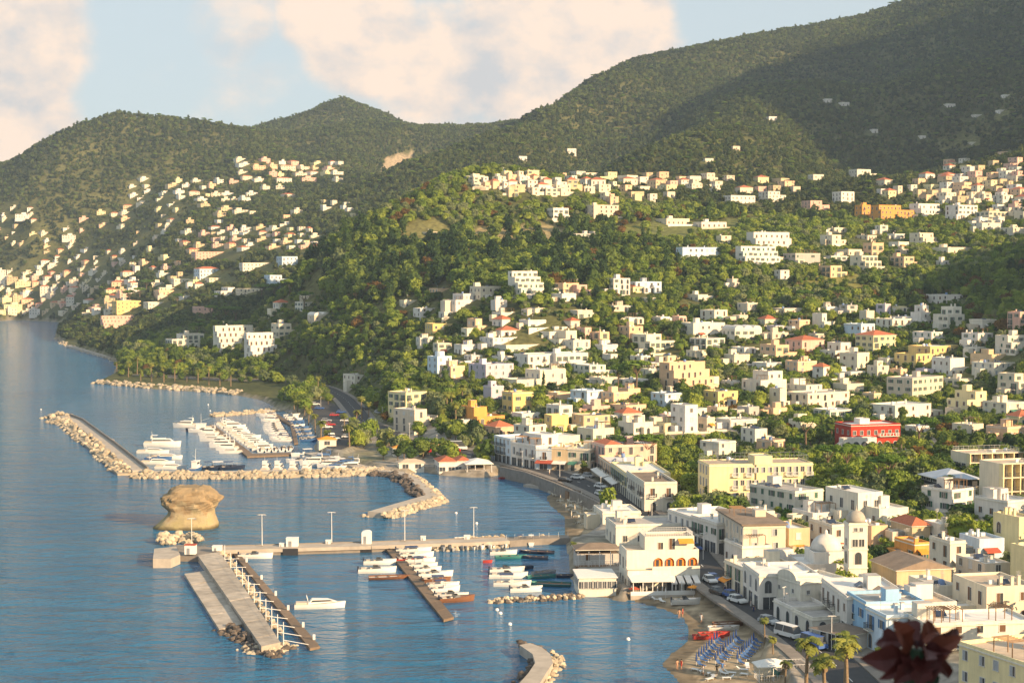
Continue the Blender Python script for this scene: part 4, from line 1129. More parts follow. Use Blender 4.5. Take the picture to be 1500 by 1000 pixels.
# --- bell tower
def bell_tower():
    p = hit(1243, 872); b = Building('bell_tower', p, math.radians(4), 1)
    w = 3.5; H = (872-766)*p.y/F
    st = WALL['ivory']
    b.block(0, w, 0, w, -3, H, st, 'grey', 0.02)
    for z in (H*.36, H*.62, H-.45):
        m = MB(); m.box(-.14, w+.14, -.14, w+.14, z, z+.22, st); m.build('string_course', b.root)
    for z in (H*.14, ): b.win('f', w/2-.4, z, 'small', 'brown', 0, w, 0, w); b.win('f', w/2+.4, z, 'small', 'brown', 0, w, 0, w)
    b.win('f', w/2, H*.42, 'arch', 'brown', 0, w, 0, w); b.win('l', w/2, H*.42, 'arch', 'brown', 0, w, 0, w)
    for u in (w/2-.62, w/2+.62): b.win('f', u, H*.67, 'window', 'white', 0, w, 0, w)
    b.win('l', w/2, H*.67, 'window', 'white', 0, w, 0, w)
    for u in (w/2-.5, w/2+.5): b.win('f', u, H*.88, 'small', 'white', 0, w, 0, w)
    m = MB(); m.lathe([(1.75, H-.02), (1.8, H+.5), (1.7, H+1.0), (1.35, H+1.6), (.8, H+2.0), (.25, H+2.18), (.12, H+2.6), (.04, H+3.2)], mat('dome_lead', (.36, .33, .28), .8, .25, .8), 18, (w/2, w/2)); m.build('dome', b.root, True)
    HOUSE_BOX.append((1236,1274,770,866,p.y+3,p.x+2,p.y+2,3.5)); b.done('bell tower', '', '', None, 'tall square ivory bell tower topped by a small grey dome')
    p = hit(1216, 862); b = Building('church', Vector((p.x, p.y+1, p.z)), math.radians(6), 2)
    b.block(-5, 4.6, 0, 11, -3, 4.6, WALL['white'], 'white'); b.block(-2.6, 4.0, 1.2, 7.8, 4.0, 6.6, WALL['white'], 'white', .1)
    m = MB(); R = 3.0; m.lathe([(R, 6.55)] + [(R*math.cos(t), 6.6+R*1.0*math.sin(t)) for t in (0.15, .4, .65, .9, 1.15, 1.35, 1.5)], mat('dome_plaster', (.60, .57, .52), .85, .15, .8), 20, (.7, 4.5)); m.build('dome', b.root, True)
    m = MB(); m.lathe([(.35, 9.4), (.35, 10.0), (.1, 10.4)], WALL['white'], 8, (.7, 4.5)); m.build('lantern', b.root)
    b.windows(-5, 4.6, 0, 11, 0, 4.6, 'fl', 'brown', skip=.3, kinds=('arch', 'window'))
    b.done('church', '', '', None, 'white domed church close against the bell tower')
bell_tower()
# --- yellow hotel
def yellow_hotel():
    FL, r, w, dp, H, s_ = place(1020, 1192, 679, 736, 9, 11)
    b = Building('hotel', FL, r, 5); y = WALL['pale yellow']
    b.block(0, w, 0, dp, -3, H, y, 'sand', .3, cornice=True)
    a0, a1 = w*.43, w*.60
    b.block(a0, a1, -.5, 5.5, H-.3, H+2.0, y, 'grey', .25, 'penthouse'); b.block(a0+.5, a1-.5, -.5, -.004, -3, H-.31, y, 'grey', 0.0, 'projecting_bay')
    nf = 3; fh = H/3
    for f in range(nf):
        for k, u in enumerate(np.linspace(.06, .965, 15)):
            x = w*u
            if a0+.2 < x < a1-.2:
                b.win('f', x, f*fh+1.0, 'window', 'grey', 0, w, -.5, dp); continue
            if u < .22: continue
            dk = k % 3 != 1
            b.win('f', x, f*fh+(.1 if dk else 1.0), 'door' if dk else 'window', 'grey' if dk else 'white', 0, w, 0, dp)
            if dk and f > 0: b.balcony(x-1.0, x+1.0, 0, f*fh, .8, 'white')
        for v in (.25, .5, .75): b.win('l', dp*v, f*fh+.3, 'door', 'grey', 0, w, 0, dp)
    b.fence(.3, w-.3, 3, dp-.3, H-.3, steel, 1.9, 1.2, 'roof_fence'); b.clutter(.5, a0-1, 4, dp-.6, H-.3, y, 2, ['unit', 'tank'])
    b.done('hotel', '', '', None, 'long yellow three-storey hotel with wire fence round its flat roof')
yellow_hotel()
# --- restaurant with orange arches
def restaurant():
    FL, r, w, dp, H, s_ = place(905, 1026, 808, 868, 6, 10)
    b = Building('restaurant', FL, r, 6); wh = WALL['ivory']
    h1 = H*.52; orange_in = mat('plaster_arch_orange', (.80, .26, .04), .9, .1, .6)
    b.block(0, w, 0, dp, -2, h1, wh, 'sand', .02); b.block(.003, w-.003, 1.2, dp-.003, h1, H, wh, 'sand', .5)
    hz = H - h1
    # arcade: piers, arches and the orange loggia behind them
    n = 4; x0 = w*.36; bw = (w-x0)/n
    for k in range(n):
        u = x0+bw*(k+.5); m = MB(); hw = bw*.34; hs = hz*.38; seg = 10
        pts_ = [(u+hw, .12)] + [(u+hw*math.cos(math.pi*i/seg), hs+hw*math.sin(math.pi*i/seg)) for i in range(seg+1)] + [(u-hw, .12)]
        m.face([(x, 1.19, h1+z) for x, z in reversed(pts_)], orange_in)
        for i in range(len(pts_)-1):
            (ax, az), (bx, bz) = pts_[i], pts_[i+1]
            m.face([(ax, .85, h1+az), (bx, .85, h1+bz), (bx, 1.19, h1+bz), (ax, 1.19, h1+az)], orange_in)
        m.build('arch_niche', b.root); m = MB(); m.box(u-.5, u+.1, 1.12, 1.17, h1+.1, h1+1.9, glass); m.build('door', b.root)
    m = MB(); m.box(x0-.3, w, 0.02, .12, h1+.003, h1+.75, wh); m.build('parapet', b.root)
    b.block(w*.28, w*.97, 3.5, dp-.4, H-.5, H+2.3, WALL['ivory'], 'sand', .45, 'upper_storey')
    b.win('f', w*.5, H-.3, 'window', 'brown', 0, w, 3.5, dp); b.win('f', w*.66, H-.4, 'door', 'brown', 0, w, 3.5, dp); b.awning(w*.74, w*.95, 3.49, H+1.8, 1.3, awn_o)
    b.fence(w*.30, w*.95, 3.7, dp-.6, H+2.25, rail_w, .9, .35, 'balustrade')
    # beach terrace with canopy
    for k in range(7): m = MB(); u = .3+k*(w-3)/6; m.box(u, u+.15, -4.2, -4.05, -2, 2.7, rail_w); m.build('post', b.root)
    m = MB(); m.box(0, w*.55, -4.5, -.01, 2.7, 2.85, awn_w); m.face([(0, -4.5, 2.853), (w*.55, -4.5, 2.853), (w*.55, -.02, 3.3), (0, -.02, 3.3)], awn_w); m.build('canopy', b.root)
    m = MB(); m.box(-.2, w-2, -4.6, -.02, -2, .15, concrete); m.box(-.2, w-2, -4.6, -4.48, .153, .95, rail_w); m.build('terrace', b.root)
    for k in range(4): b.awning(w*.56+k*1.55, w*.56+k*1.55+1.2, -.02, 3.1, 3.2, awn_w, .9)
    b.windows(0, w, 0, dp, 0, h1, 'f', 'brown', groundkind='shop', bal=0); b.windows(0, w, 0, dp, 0, H, 'l', 'brown', bal=0)
    b.win('r', 3, 0, 'garage', 'brown', 0, w, 0, dp); b.win('r', 7, 3.5, 'window', 'brown', 0, w, 0, dp)
    b.done('restaurant', '', '', None, 'white beach restaurant with four orange arches and a canopied terrace')
    FL, r, w, dp, H, s_ = place(840, 903, 848, 876, 4, 9)
    b = Building('pavilion', FL, r, 7)
    b.block(0, w, 0, dp, -3, H, WALL['ivory'], 'white', .06); m = MB(); m.box(-.3, w+.3, -.3, dp+.2, H+.003, H+.16, awn_w); m.build('roof_slab', b.root)
    for k in range(8): b.win('f', w*(k+.5)/8, H*.45, 'window', 'white', 0, w, 0, dp)
    for k in range(6): b.win('l', dp*(k+.5)/6, H*.45, 'window', 'white', 0, w, 0, dp)
    b.done('pavilion', '', '', None, 'flat-roofed white dining pavilion with a window band over the water')
    for (x0, x1, yt, yb, st, lab) in ((885,1000,768,800,'plain','ivory flat-roofed house right behind the beach restaurant'), (868,940,750,774,'plain','low ivory house at the seafront bend behind the beach restaurant')):
        bb = H_(x0, x1, yt, yb, 'ivory', 8, st, 12); BLD[-1]['label'] = lab
    p = hit(845, 832); b = Building('boathouse', p, math.radians(5), 8)
    b.block(0, 9, 0, 6, -2, 3.0, WALL['grey'], 'brown', .05); b.pitched(0, 9, 0, 6, 3.9, 1.0, ROOF['brown']); b.fence(-.3, 9.3, -1.6, 0, .6, rail_w, 1.0, .8)
    m = MB(); m.box(-.4, 9.4, -1.8, -.01, .35, .58, timber); m.build('deck', b.root)
    for k in range(5): m = MB(); m.box(k*2.3, k*2.3+.12, -1.7, -1.58, -2, 3.7, rail_w); m.build('post', b.root)
    b.windows(0, 9, 0, 6, .6, 3, 'f', 'brown', bal=0); b.done('boathouse', '', '', None, 'dark waterside bar with brown roof and white-railed deck')
restaurant()
# --- red villa
def red_villa():
    FL, r, w, dp, H, s_ = place(1222, 1318, 622, 660, 16, 11)
    b = Building('villa', FL, r, 8); rd = WALL['red']; wh = WALL['white']
    b.block(0, w, 0, dp, -3, H, rd, 'white', .4, cornice=True); b.block(w*.3, w*.5, 4, 8, H-.4, H+1.4, wh, 'white', .2, 'lantern_room')
    b.block(-4.2, w*.42, -3.2, -.004, -3, H*.52, wh, 'sand', .7, 'arcade')
    for k in range(4): b.win('f', -4.2+(w*.42+4.2)*(k+.5)/4, .1, 'bigarch' if H*.52 > 3.6 else 'arch', 'brown', 0, w, -3.2, dp)
    b.win('l', -1.6, .1, 'arch', 'brown', -4.2, w, 0, dp)
    for k in range(7): b.win('f', w*(k+.5)/7, H*.58, 'window', 'white', 0, w, 0, dp)
    for k in range(3): b.win('f', w*.5+w*.16*(k+.5), .2, 'arch', 'white', 0, w, 0, dp)
    for k in range(3): b.win('l', dp*(k+.5)/3, H*.58, 'window', 'white', 0, w, 0, dp)
    b.balcony(w*.55, w*.95, 0, H*.52, 1.2, 'white')
    m = MB()
    for k in range(12): m.box(-10.5+k*.5, -10+k*.5+.003, -3.0, -1.2, -3, -1.0+k*.36, wh)
    m.build('stair', b.root)
    b.done('villa', '', '', None, 'dark red two-storey villa with white arcade and outside stair')
red_villa()
# --- balconied hotel, right
def balcony_hotel():
    def bank(x0, x1, yt, yb, rot, dep, nf, nb, lab, nm='hotel', roof='sand'):
        FL, r, w, dp, H, s_ = place(x0, x1, yt, yb, rot, dep); b = Building(nm, FL, r, 9)
        cr = WALL['cream']; b.block(0, w, 1.6, dp, -3, H, cr, roof, .3); fh = H/nf
        for f in range(nf+1): m = MB(); m.box(-.1, w+.1, -.1, 1.597, f*fh-.12, f*fh+.10, cr); m.build('floor_slab', b.root)
        for k in range(nb+1): m = MB(); u = k*(w-.3)/nb; m.box(u, u+.3, -.14, 1.59, -3, H+.11, WALL['pale yellow']); m.build('fin_wall', b.root)
        for f in range(nf):
            for k in range(nb):
                u = (k+.5)*w/nb; b.win('f', u, f*fh+.11, 'door', 'brown', 0, w, 1.6, dp); link('railing', rail_mesh('iron'), b.root, (k*(w-.3)/nb+.3, .05, f*fh+.1), 0, ((w-.3)/nb-.3, 1, 1))
        for v in (.3, .7): b.win('l', dp*v, fh*.3, 'wide', 'white', 0, w, 0, dp)
        b.clutter(1, w-1, 2.5, dp-1, H-.3, cr, 3, ['tank', 'unit', 'chimney']); b.done('hotel', '', '', None, lab); return b, w, dp, H
    b, w, dp, H = bank(1392, 1500, 665, 692, 14, 10, 2, 5, 'upper cream hotel wing with a railed roof terrace')
    b.fence(.4, w-.4, .4, dp-.4, H, rail_w, 1.0, 1.5)
    b, w, dp, H = bank(1434, 1530, 680, 742, 16, 10, 3, 5, 'cream hotel with three rows of deep balconies between fin walls')
    FL, r, w, dp, H, s_ = place(1345, 1436, 704, 728, 14, 12); b = Building('restaurant', FL, r, 4)
    b.block(0, w, 0, dp, -3, H*.55, WALL['tan'], 'grey', .05); b.block(.6, w-.6, .8, dp-.5, H*.5, H, glass, 'grey', .02, 'glazing'); b.pitched(0, w, 0, dp, H+.15, 2.0, mat('roof_metal', (.42, .46, .52), .5, .1, .6)); b.windows(.6, w-.6, .8, dp, H*.52, H, 'fl', 'white', groundkind='wide', bal=0, pitch=2.2)
    b.done('restaurant', '', '', None, 'glazed dining room with hipped grey metal roof beside the balconied hotel')
balcony_hotel()
def hillside_hotels():
    for (x0, x1, yt, yb, col, rot, st, dp, lab) in (
        (1080,1146,361,391,'white',14,'step',10,'tiered white hotel with rows of balconies on the green hillside, lower block'), (1096,1162,340,367,'white',14,'step',10,'white hotel block with stepped balconies above the tiered hotel'),
        (990,1056,362,379,'pale blue',10,'plain',8,'long low pale blue hotel wing in the shade of trees'), (883,923,408,432,'white',18,'plain',10,'white hotel block above the lane with a long blue wing'),
        (921,969,413,429,'pale blue',10,'plain',8,'long pale blue hotel wing beside the white block above the lane'), (1275,1338,300,328,'orange',16,'set',11,'vivid orange three-storey house standing out on the hillside'),
        (314,382,478,518,'ivory',22,'step',12,'ivory seaside hotel with long balconies behind the pool'), (360,412,488,533,'white',24,'step',11,'white seaside hotel stepping down towards the promenade'),
        (397,439,474,502,'cream',20,'set',11,'cream top block of the seaside hotel'), (242,301,488,518,'ivory',20,'set',12,'ivory hotel wing nearest the point behind pines'),
        (982,1022,594,636,'white',16,'plain',9,'tall plain white house standing above the lower roofs around it')):
        H_(x0, x1, yt, yb, col, rot+12, st, dp, name='hotel'); BLD[-1]['label'] = lab; BLD[-1]['cat'] = 'hotel' if 'hotel' in lab else 'house'
        if 'hotel' not in lab: BLD[-1]['o'].name = 'house'
hillside_hotels()
# --- harbour buildings
def harbour_buildings():
    FL, r, w, dp, H, s_ = place(636, 690, 672, 696, 12, 9); b = Building('restaurant', FL, r, 3)
    b.block(0, w, 0, dp, -3, H*.75, WALL['white'], 'red', 0.0); b.pitched(0, w*.55, 0, dp, H*.75+.15, 1.4); b.pitched(w*.6, w, 1, dp, H*.75+.2, 1.1)
    b.windows(0, w, 0, dp, 0, H*.75, 'fl', 'white', groundkind='wide', bal=0, pitch=2.2); b.done('restaurant', '', '', None, 'white harbour restaurant with two red tiled roofs at the water edge')
    FL, r, w, dp, H, s_ = place(676, 722, 674, 697, 10, 10); b = Building('pavilion', FL, r, 3)
    b.block(0, w, 0, dp, -3, .5, concrete, 'grey', .02, 'platform')
    for x in (0.2, w/3, w*2/3, w-.35):
        for y in (.2, dp-.4): m = MB(); m.box(x, x+.15, y, y+.15, .5, 3.2, rail_w); m.build('post', b.root)
    b.pitched(0, w, 0, dp, 3.35, 1.3, awn_w); b.fence(.1, w-.1, .1, dp-.2, .5, rail_w, 1.0, 1.2); b.done('pavilion', '', '', None, 'open harbour terrace under a white tent roof beside the red-roofed restaurant')
    for (px, py, w, d_, h, m_, lab) in ((480,656,6,5,2.6,awn_o,'small kiosk with orange hipped roof beside the marina'), (603,690,8,5,2.6,ROOF['sand'],'low flat kiosk at the root of the curved groyne'), (590,668,6,4,2.5,awn_o,'small kiosk with orange tent roof near the curved groyne'), (655,664,7,4,2.5,WALL['yellow'],'kiosk with yellow hipped roof by the parked coaches')):
        p = hit(px, py); b = Building('kiosk', p, math.radians(12), 3)
        b.block(-w/2, w/2, 0, d_, -1, h, WALL['ivory'], 'sand', .05); b.pitched(-w/2, w/2, 0, d_, h+.16, 1.0, m_); b.windows(-w/2, w/2, 0, d_, 0, h, 'f', 'white', groundkind='wide', bal=0); b.done('kiosk', '', '', None, lab)
harbour_buildings()
# ------------------------------------------------------------------ houses of the town, each where it stands
H_ = house
HL = [
 # central slope, right of the hotel with the blue wing
 (833,868,417,433,'pink',18,'set'),(806,844,431,444,'white',18,'plain'),(1003,1047,432,443,'ivory',15,'wing'),(940,961,436,447,'cream',18,'plain'),(1064,1081,409,422,'white',12,'plain'),
 (995,1062,474,497,'ivory',16,'plain'),(1057,1116,479,503,'white',14,'vault'),(1010,1062,496,514,'white',14,'plain'),(906,942,479,497,'peach',16,'plain'),(926,990,491,521,'cream',22,'set'),
 (800,845,486,510,'white',20,'set'),(823,865,499,519,'ivory',20,'plain'),(800,866,518,541,'white',16,'step'),(800,828,540,563,'cream',14,'plain'),(840,906,535,553,'white',14,'wing'),
 (970,1053,533,577,'white',20,'step'),(953,1000,577,597,'pale blue',18,'plain'),(1030,1081,574,597,'yellow',16,'plain'),(1086,1152,545,581,'white',20,'set'),(1113,1170,505,528,'peach',18,'wing'),
 (835,884,573,595,'pale blue',22,'plain'),(880,921,575,594,'white',18,'wing'),(906,938,569,584,'peach',18,'plain'),(1020,1045,612,632,'white',18,'plain'),
 (800,851,594,620,'white',18,'set'),(797,833,608,634,'yellow',14,'plain'),(837,894,609,632,'tan',15,'plain'),(905,957,619,637,'ivory',15,'plain'),(1127,1152,569,598,'white',18,'plain'),
 (862,905,553,566,'cream',16,'plain'),(905,950,556,566,'white',16,'plain'),(1060,1098,520,536,'cream',16,'plain'),(870,905,505,520,'white',18,'plain'),(1080,1112,596,612,'grey',16,'plain'),
 # right slope
 (1334,1363,448,478,'white',14,'set'),(1355,1415,432,448,'white',10,'step'),(1367,1412,450,483,'white',12,'set'),(1306,1342,464,478,'white',12,'plain'),(1229,1256,447,462,'grey',16,'plain'),(1200,1226,449,459,'white',16,'plain'),
 (1190,1223,459,483,'ivory',18,'set'),(1155,1186,469,485,'peach',18,'wing'),(1236,1281,475,497,'pale blue',24,'plain'),(1150,1207,499,518,'pink',16,'red'),(1199,1252,503,525,'ivory',18,'set'),(1253,1312,492,520,'pale yellow',20,'red'),
 (1230,1273,517,543,'white',24,'plain'),(1337,1392,487,504,'white',12,'wing'),(1409,1454,489,508,'white',14,'plain'),(1476,1512,458,487,'pink',12,'set'),(1463,1512,492,521,'ivory',14,'step'),
 (1310,1405,509,540,'yellow',26,'set'),(1365,1425,526,553,'white',16,'wing'),(1422,1478,520,536,'tan',14,'plain'),(1424,1488,533,553,'white',14,'plain'),(1462,1515,548,582,'cream',20,'set'),
 (1299,1381,554,588,'beige',30,'plain'),(1387,1444,574,609,'pale yellow',20,'set'),(1274,1385,594,618,'ivory',26,'wing'),(1190,1216,538,556,'white',20,'red'),(1150,1214,564,583,'ivory',16,'wing'),(1152,1244,576,599,'cream',16,'plain'),
 (1440,1505,590,612,'cream',16,'plain'),(1220,1265,563,580,'white',16,'plain'),(1270,1302,536,554,'cream',18,'plain'),(1150,1196,530,548,'peach',16,'plain'),(1445,1500,625,645,'peach',14,'plain'),(1395,1440,622,640,'cream',16,'plain'),
 (1283,1335,468,486,'white',12,'plain'),(1420,1460,468,484,'ivory',12,'plain'),(1155,1195,615,632,'cream',18,'plain'),(1085,1135,628,652,'ivory',18,'wing'),(1025,1078,648,672,'ivory',20,'wing'),(1108,1150,645,660,'white',18,'plain'),
 # terraces left of centre
 (747,806,398,440,'ivory',20,'step'),(648,704,431,458,'white',22,'set'),(688,734,420,440,'cream',18,'plain'),(812,848,415,431,'peach',18,'plain'),(622,675,474,494,'yellow',14,'plain'),(684,721,468,488,'white',18,'set'),
 (702,758,495,511,'white',16,'plain'),(723,800,506,520,'ivory',14,'plain'),(786,845,486,499,'white',16,'plain'),(626,662,522,551,'pale blue',26,'plain'),(660,710,522,538,'white',16,'set'),(644,681,536,557,'peach',20,'plain'),
 (686,753,534,563,'lilac',20,'plain'),(752,842,519,541,'white',16,'wing'),(735,830,543,569,'cream',16,'set'),(708,738,566,593,'lilac',20,'plain'),(735,782,575,605,'yellow',18,'plain'),(675,740,597,624,'orange',24,'set'),
 (568,626,576,611,'pale yellow',24,'plain'),(576,642,600,633,'beige',28,'set'),(502,560,549,567,'ivory',20,'plain'),(665,700,505,520,'white',16,'plain'),(605,640,452,466,'white',18,'plain'),(585,612,440,452,'cream',16,'plain'),
 (752,800,623,648,'ivory',22,'plain'),(790,850,640,662,'cream',18,'plain'),(845,900,628,648,'cream',18,'plain'),(720,760,458,468,'white',16,'plain'),(760,800,470,484,'white',16,'plain'),(835,868,455,468,'cream',16,'plain'),
 # coast slope
 (450,497,459,478,'white',18,'vault'),(400,425,444,458,'ivory',16,'red'),(432,470,442,457,'ivory',16,'plain'),(280,358,368,386,'pink',16,'plain'),(405,436,376,394,'pale blue',18,'plain'),(387,426,403,420,'pale blue',20,'set'),
 (350,400,385,402,'white',16,'plain'),(284,322,394,411,'pale blue',16,'red'),(314,344,421,437,'white',18,'set'),(164,206,441,464,'yellow',18,'plain'),(148,204,462,488,'pink',18,'step'),(282,312,449,463,'pink',18,'plain'),
 (250,295,408,420,'cream',16,'plain'),(345,385,423,434,'cream',16,'plain'),(225,265,425,438,'peach',16,'plain'),(210,250,443,455,'ivory',16,'plain'),(300,345,407,416,'cream',14,'plain'),(440,480,432,440,'cream',14,'plain'),
 # upper slopes
 (857,906,301,320,'white',14,'plain'),(801,833,305,322,'white',14,'plain'),(820,886,342,355,'grey',14,'plain'),(612,658,341,348,'white',12,'plain'),(1056,1106,286,300,'white',14,'plain'),(1111,1151,280,296,'white',14,'set'),
 (1244,1283,249,265,'white',14,'set'),(1219,1251,281,300,'white',14,'plain'),(1174,1216,294,312,'pink',14,'wing'),(1335,1384,298,320,'white',14,'step'),(1385,1431,300,321,'white',14,'plain'),(1252,1275,300,322,'orange',14,'plain'),
 (1147,1201,371,388,'grey',12,'plain'),(1201,1241,344,365,'cream',16,'wing'),(1264,1294,356,376,'peach',16,'plain'),(1249,1296,374,398,'cream',16,'step'),(1336,1376,341,360,'white',14,'step'),(1302,1331,354,365,'white',14,'plain'),
 (1304,1346,376,392,'white',14,'wing'),(1196,1243,389,407,'peach',16,'wing'),(1134,1156,396,411,'white',14,'plain'),(1049,1071,345,358,'cream',14,'plain'),(1366,1425,362,373,'cream',14,'plain'),(1225,1262,365,375,'white',14,'plain'),
 (1430,1500,310,323,'cream',12,'wing'),(1420,1470,326,338,'ivory',12,'plain'),(1465,1510,333,347,'white',12,'plain'),(1015,1064,325,334,'white',12,'plain'),(960,1010,320,330,'cream',12,'plain'),
]
for i, h in enumerate(HL):
    x0, x1, yt, yb, col, rot, st = h
    H_(x0, x1, yt, yb, col, rot + 14 + (i*37 % 13) - 6, st)
# lower houses filling the lanes between
ir = random.Random(77); ICOL = ['white', 'white', 'ivory', 'cream', 'peach', 'white', 'pink', 'beige', 'pale yellow', 'white', 'tan', 'lilac']
occ = [(h[0], h[1], h[2], h[3]) for h in HL]
INF = [(620,860,475,560,14),(780,1000,500,640,16),(980,1160,470,620,14),(1150,1330,455,620,20),(1330,1500,490,640,18),(1180,1380,340,400,7),(640,820,430,470,4),(880,1120,425,480,5),(1040,1180,600,660,3),(690,860,600,650,5)]
for (xa, xb, ya, yb, n) in INF:
    k = t_ = 0
    while k < n and t_ < n*40:
        t_ += 1; px = ir.uniform(xa, xb); py = ir.uniform(ya, yb); s_ = F/hit(px, py).y; w_ = ir.uniform(7, 15)*s_; h_ = ir.choice([3.1, 3.3, 3.5, 6.0])*s_
        if any(px+w_/2 > a+2 and px-w_/2 < b-2 and py > c+1 and py-h_ < d-1 for a, b, c, d in occ): continue
        occ.append((px-w_/2, px+w_/2, py-h_, py)); k += 1
        H_(px-w_/2, px+w_/2, py-h_, py, ir.choice(ICOL), ir.uniform(18, 44), ir.choice(['plain', 'set', 'wing', 'red', 'plain', 'plain']))
# villages on the ridge, far slopes and across the bay: houses strewn by lane, largest ones singly
VILL = [ # px range, py range, number, typical house width px
 (815,1050,262,282,34,20),(690,800,262,282,18,18),(750,830,274,290,7,20),(1060,1200,266,284,9,18),(1345,1500,262,300,46,20),(1380,1500,240,262,12,17),(1290,1345,270,292,5,18),(1400,1500,300,330,8,20),
 (880,1000,288,300,6,18),
]
FARV = [(345,500,240,268,26,16),(190,430,268,296,30,16),(110,440,300,345,34,16),(0,50,310,365,14,16),(310,465,338,368,32,16),(60,200,372,400,24,16),(0,200,404,432,60,17),(0,190,436,464,80,19),(200,300,345,380,8,16),(470,530,300,318,7,14),
        (190,300,380,440,16,16),(0,110,340,370,8,14)]
vr = random.Random(5)
COLS = ['white', 'ivory', 'ivory', 'cream', 'white', 'peach', 'cream', 'beige', 'pale yellow', 'pink', 'tan']
placed = []
def free(px, py, w):
    for (a, b, c) in placed:
        if abs(a-px) < (w+c)*.40 and abs(b-py) < 4.6: return False
    return True
for (xa, xb, ya, yb, n, w) in VILL:
    k = 0; tries = 0
    while k < n and tries < 400:
        tries += 1
        px = vr.uniform(xa, xb); py = vr.uniform(ya, yb); ww = w*vr.uniform(.75, 1.5)
        if not free(px, py, ww): continue
        placed.append((px, py, ww)); k += 1
        H_(px-ww/2, px+ww/2, py-vr.uniform(8, 13), py, vr.choice(COLS), vr.uniform(14, 38), vr.choice(['plain', 'set', 'plain', 'red', 'wing']) if vr.random() < .8 else 'plain')
# dense small houses across the bay
def far_houses():
    mb = MB(); cnt = 0
    for (xa, xb, ya, yb, n, w) in FARV:
        k = 0; tries = 0
        while k < n and tries < 500:
            tries += 1
            px = vr.uniform(xa, xb); py = vr.uniform(ya, yb); ww = w*vr.uniform(.6, 1.6); py = min(yb, ya + round((py-ya)/8.5)*8.5 + .018*(px-xa) + vr.uniform(-1.8, 1.8))
            if not free(px, py, ww): continue
            placed.append((px, py, ww)); k += 1
            yield (px-ww/2, px+ww/2, py-vr.uniform(4.5, 8)*(1 if py < 400 else 1.35), py, vr.choice(COLS), vr.uniform(14, 44), vr.choice(['plain', 'set', 'red', 'plain', 'wing']))
FARLIST = list(far_houses())
FARLIST.sort(key=lambda h: -(h[1]-h[0])*(h[3]-h[2]))
N_SINGLE = max(0, 345 - HSEED[0])
for h in FARLIST[:N_SINGLE]: H_(*h)
def far_mass(lst):
    mb = MB()
    for (x0, x1, yt, yb, col, rot, st) in lst:
        FL, rz, w, dp, H, s_ = place(x0, x1, yt, yb, rot, None)
        c, s = math.cos(rz), math.sin(rz)
        def T(x, y, z): return (FL.x + c*x - s*y, FL.y + s*x + c*y, FL.z + z)
        m = WALL[col]; rf = ROOF['red'] if st == 'red' else ROOF[vr.choice(['grey', 'white', 'sand'])]
        P8 = [T(0,0,-4),T(w,0,-4),T(w,dp,-4),T(0,dp,-4),T(0,0,H),T(w,0,H),T(w,dp,H),T(0,dp,H)]
        for q in ((0,1,5,4),(1,2,6,5),(2,3,7,6),(3,0,4,7)): mb.face([P8[i] for i in q], m)
        if st == 'red':
            r0, r1 = T(w*.25, dp/2, H+1.6), T(w*.75, dp/2, H+1.6)
            mb.face([P8[4],P8[5],r1,r0], rf); mb.face([P8[6],P8[7],r0,r1], rf); mb.face([P8[5],P8[6],r1], rf); mb.face([P8[7],P8[4],r0], rf)
        else:
            mb.face(P8[4:8], rf)
            if w > 8:
                a = w*vr.uniform(.1, .5); Q = [T(a,dp*.3,H),T(a+w*.35,dp*.3,H),T(a+w*.35,dp*.9,H),T(a,dp*.9,H)]; Q2 = [(x,y,z+2.4) for x,y,z in Q]
                for i in range(4): mb.face([Q[i],Q[(i+1)%4],Q2[(i+1)%4],Q2[i]], m)
                mb.face(Q2, rf)
        nf = max(1, int(round(H/3.2)))
        for f in range(nf):
            n = max(1, int(w/3))
            for k in range(n):
                u = w*(k+.5)/n
                if vr.random() < .8: z = .9+f*H/nf; mb.face([T(u-.5,-.03,z),T(u+.5,-.03,z),T(u+.5,-.03,z+1.4),T(u-.5,-.03,z+1.4)], far_glass)
    o = mb.build('distant_houses'); tag(o, 'crowd of small pale houses across the bay too many to tell apart', 'houses', kind='stuff')
far_mass(FARLIST[N_SINGLE:])
# lone white houses on the mountain
for (px, py, w) in ((1212,151,14),(1236,156,16),(1130,177,16),(1390,158,18),(1430,174,18),(1467,167,18),(1473,145,14),(1472,228,22),(1037,238,16),(1077,220,14),(836,224,16),(1280,195,12),(1425,215,16),(1350,205,12),(765,235,14)):
    H_(px-w/2, px+w/2, py-6, py, 'white', 14, 'plain')
for (px, py, w) in ((1040,234,16),(520,230,18)): pass
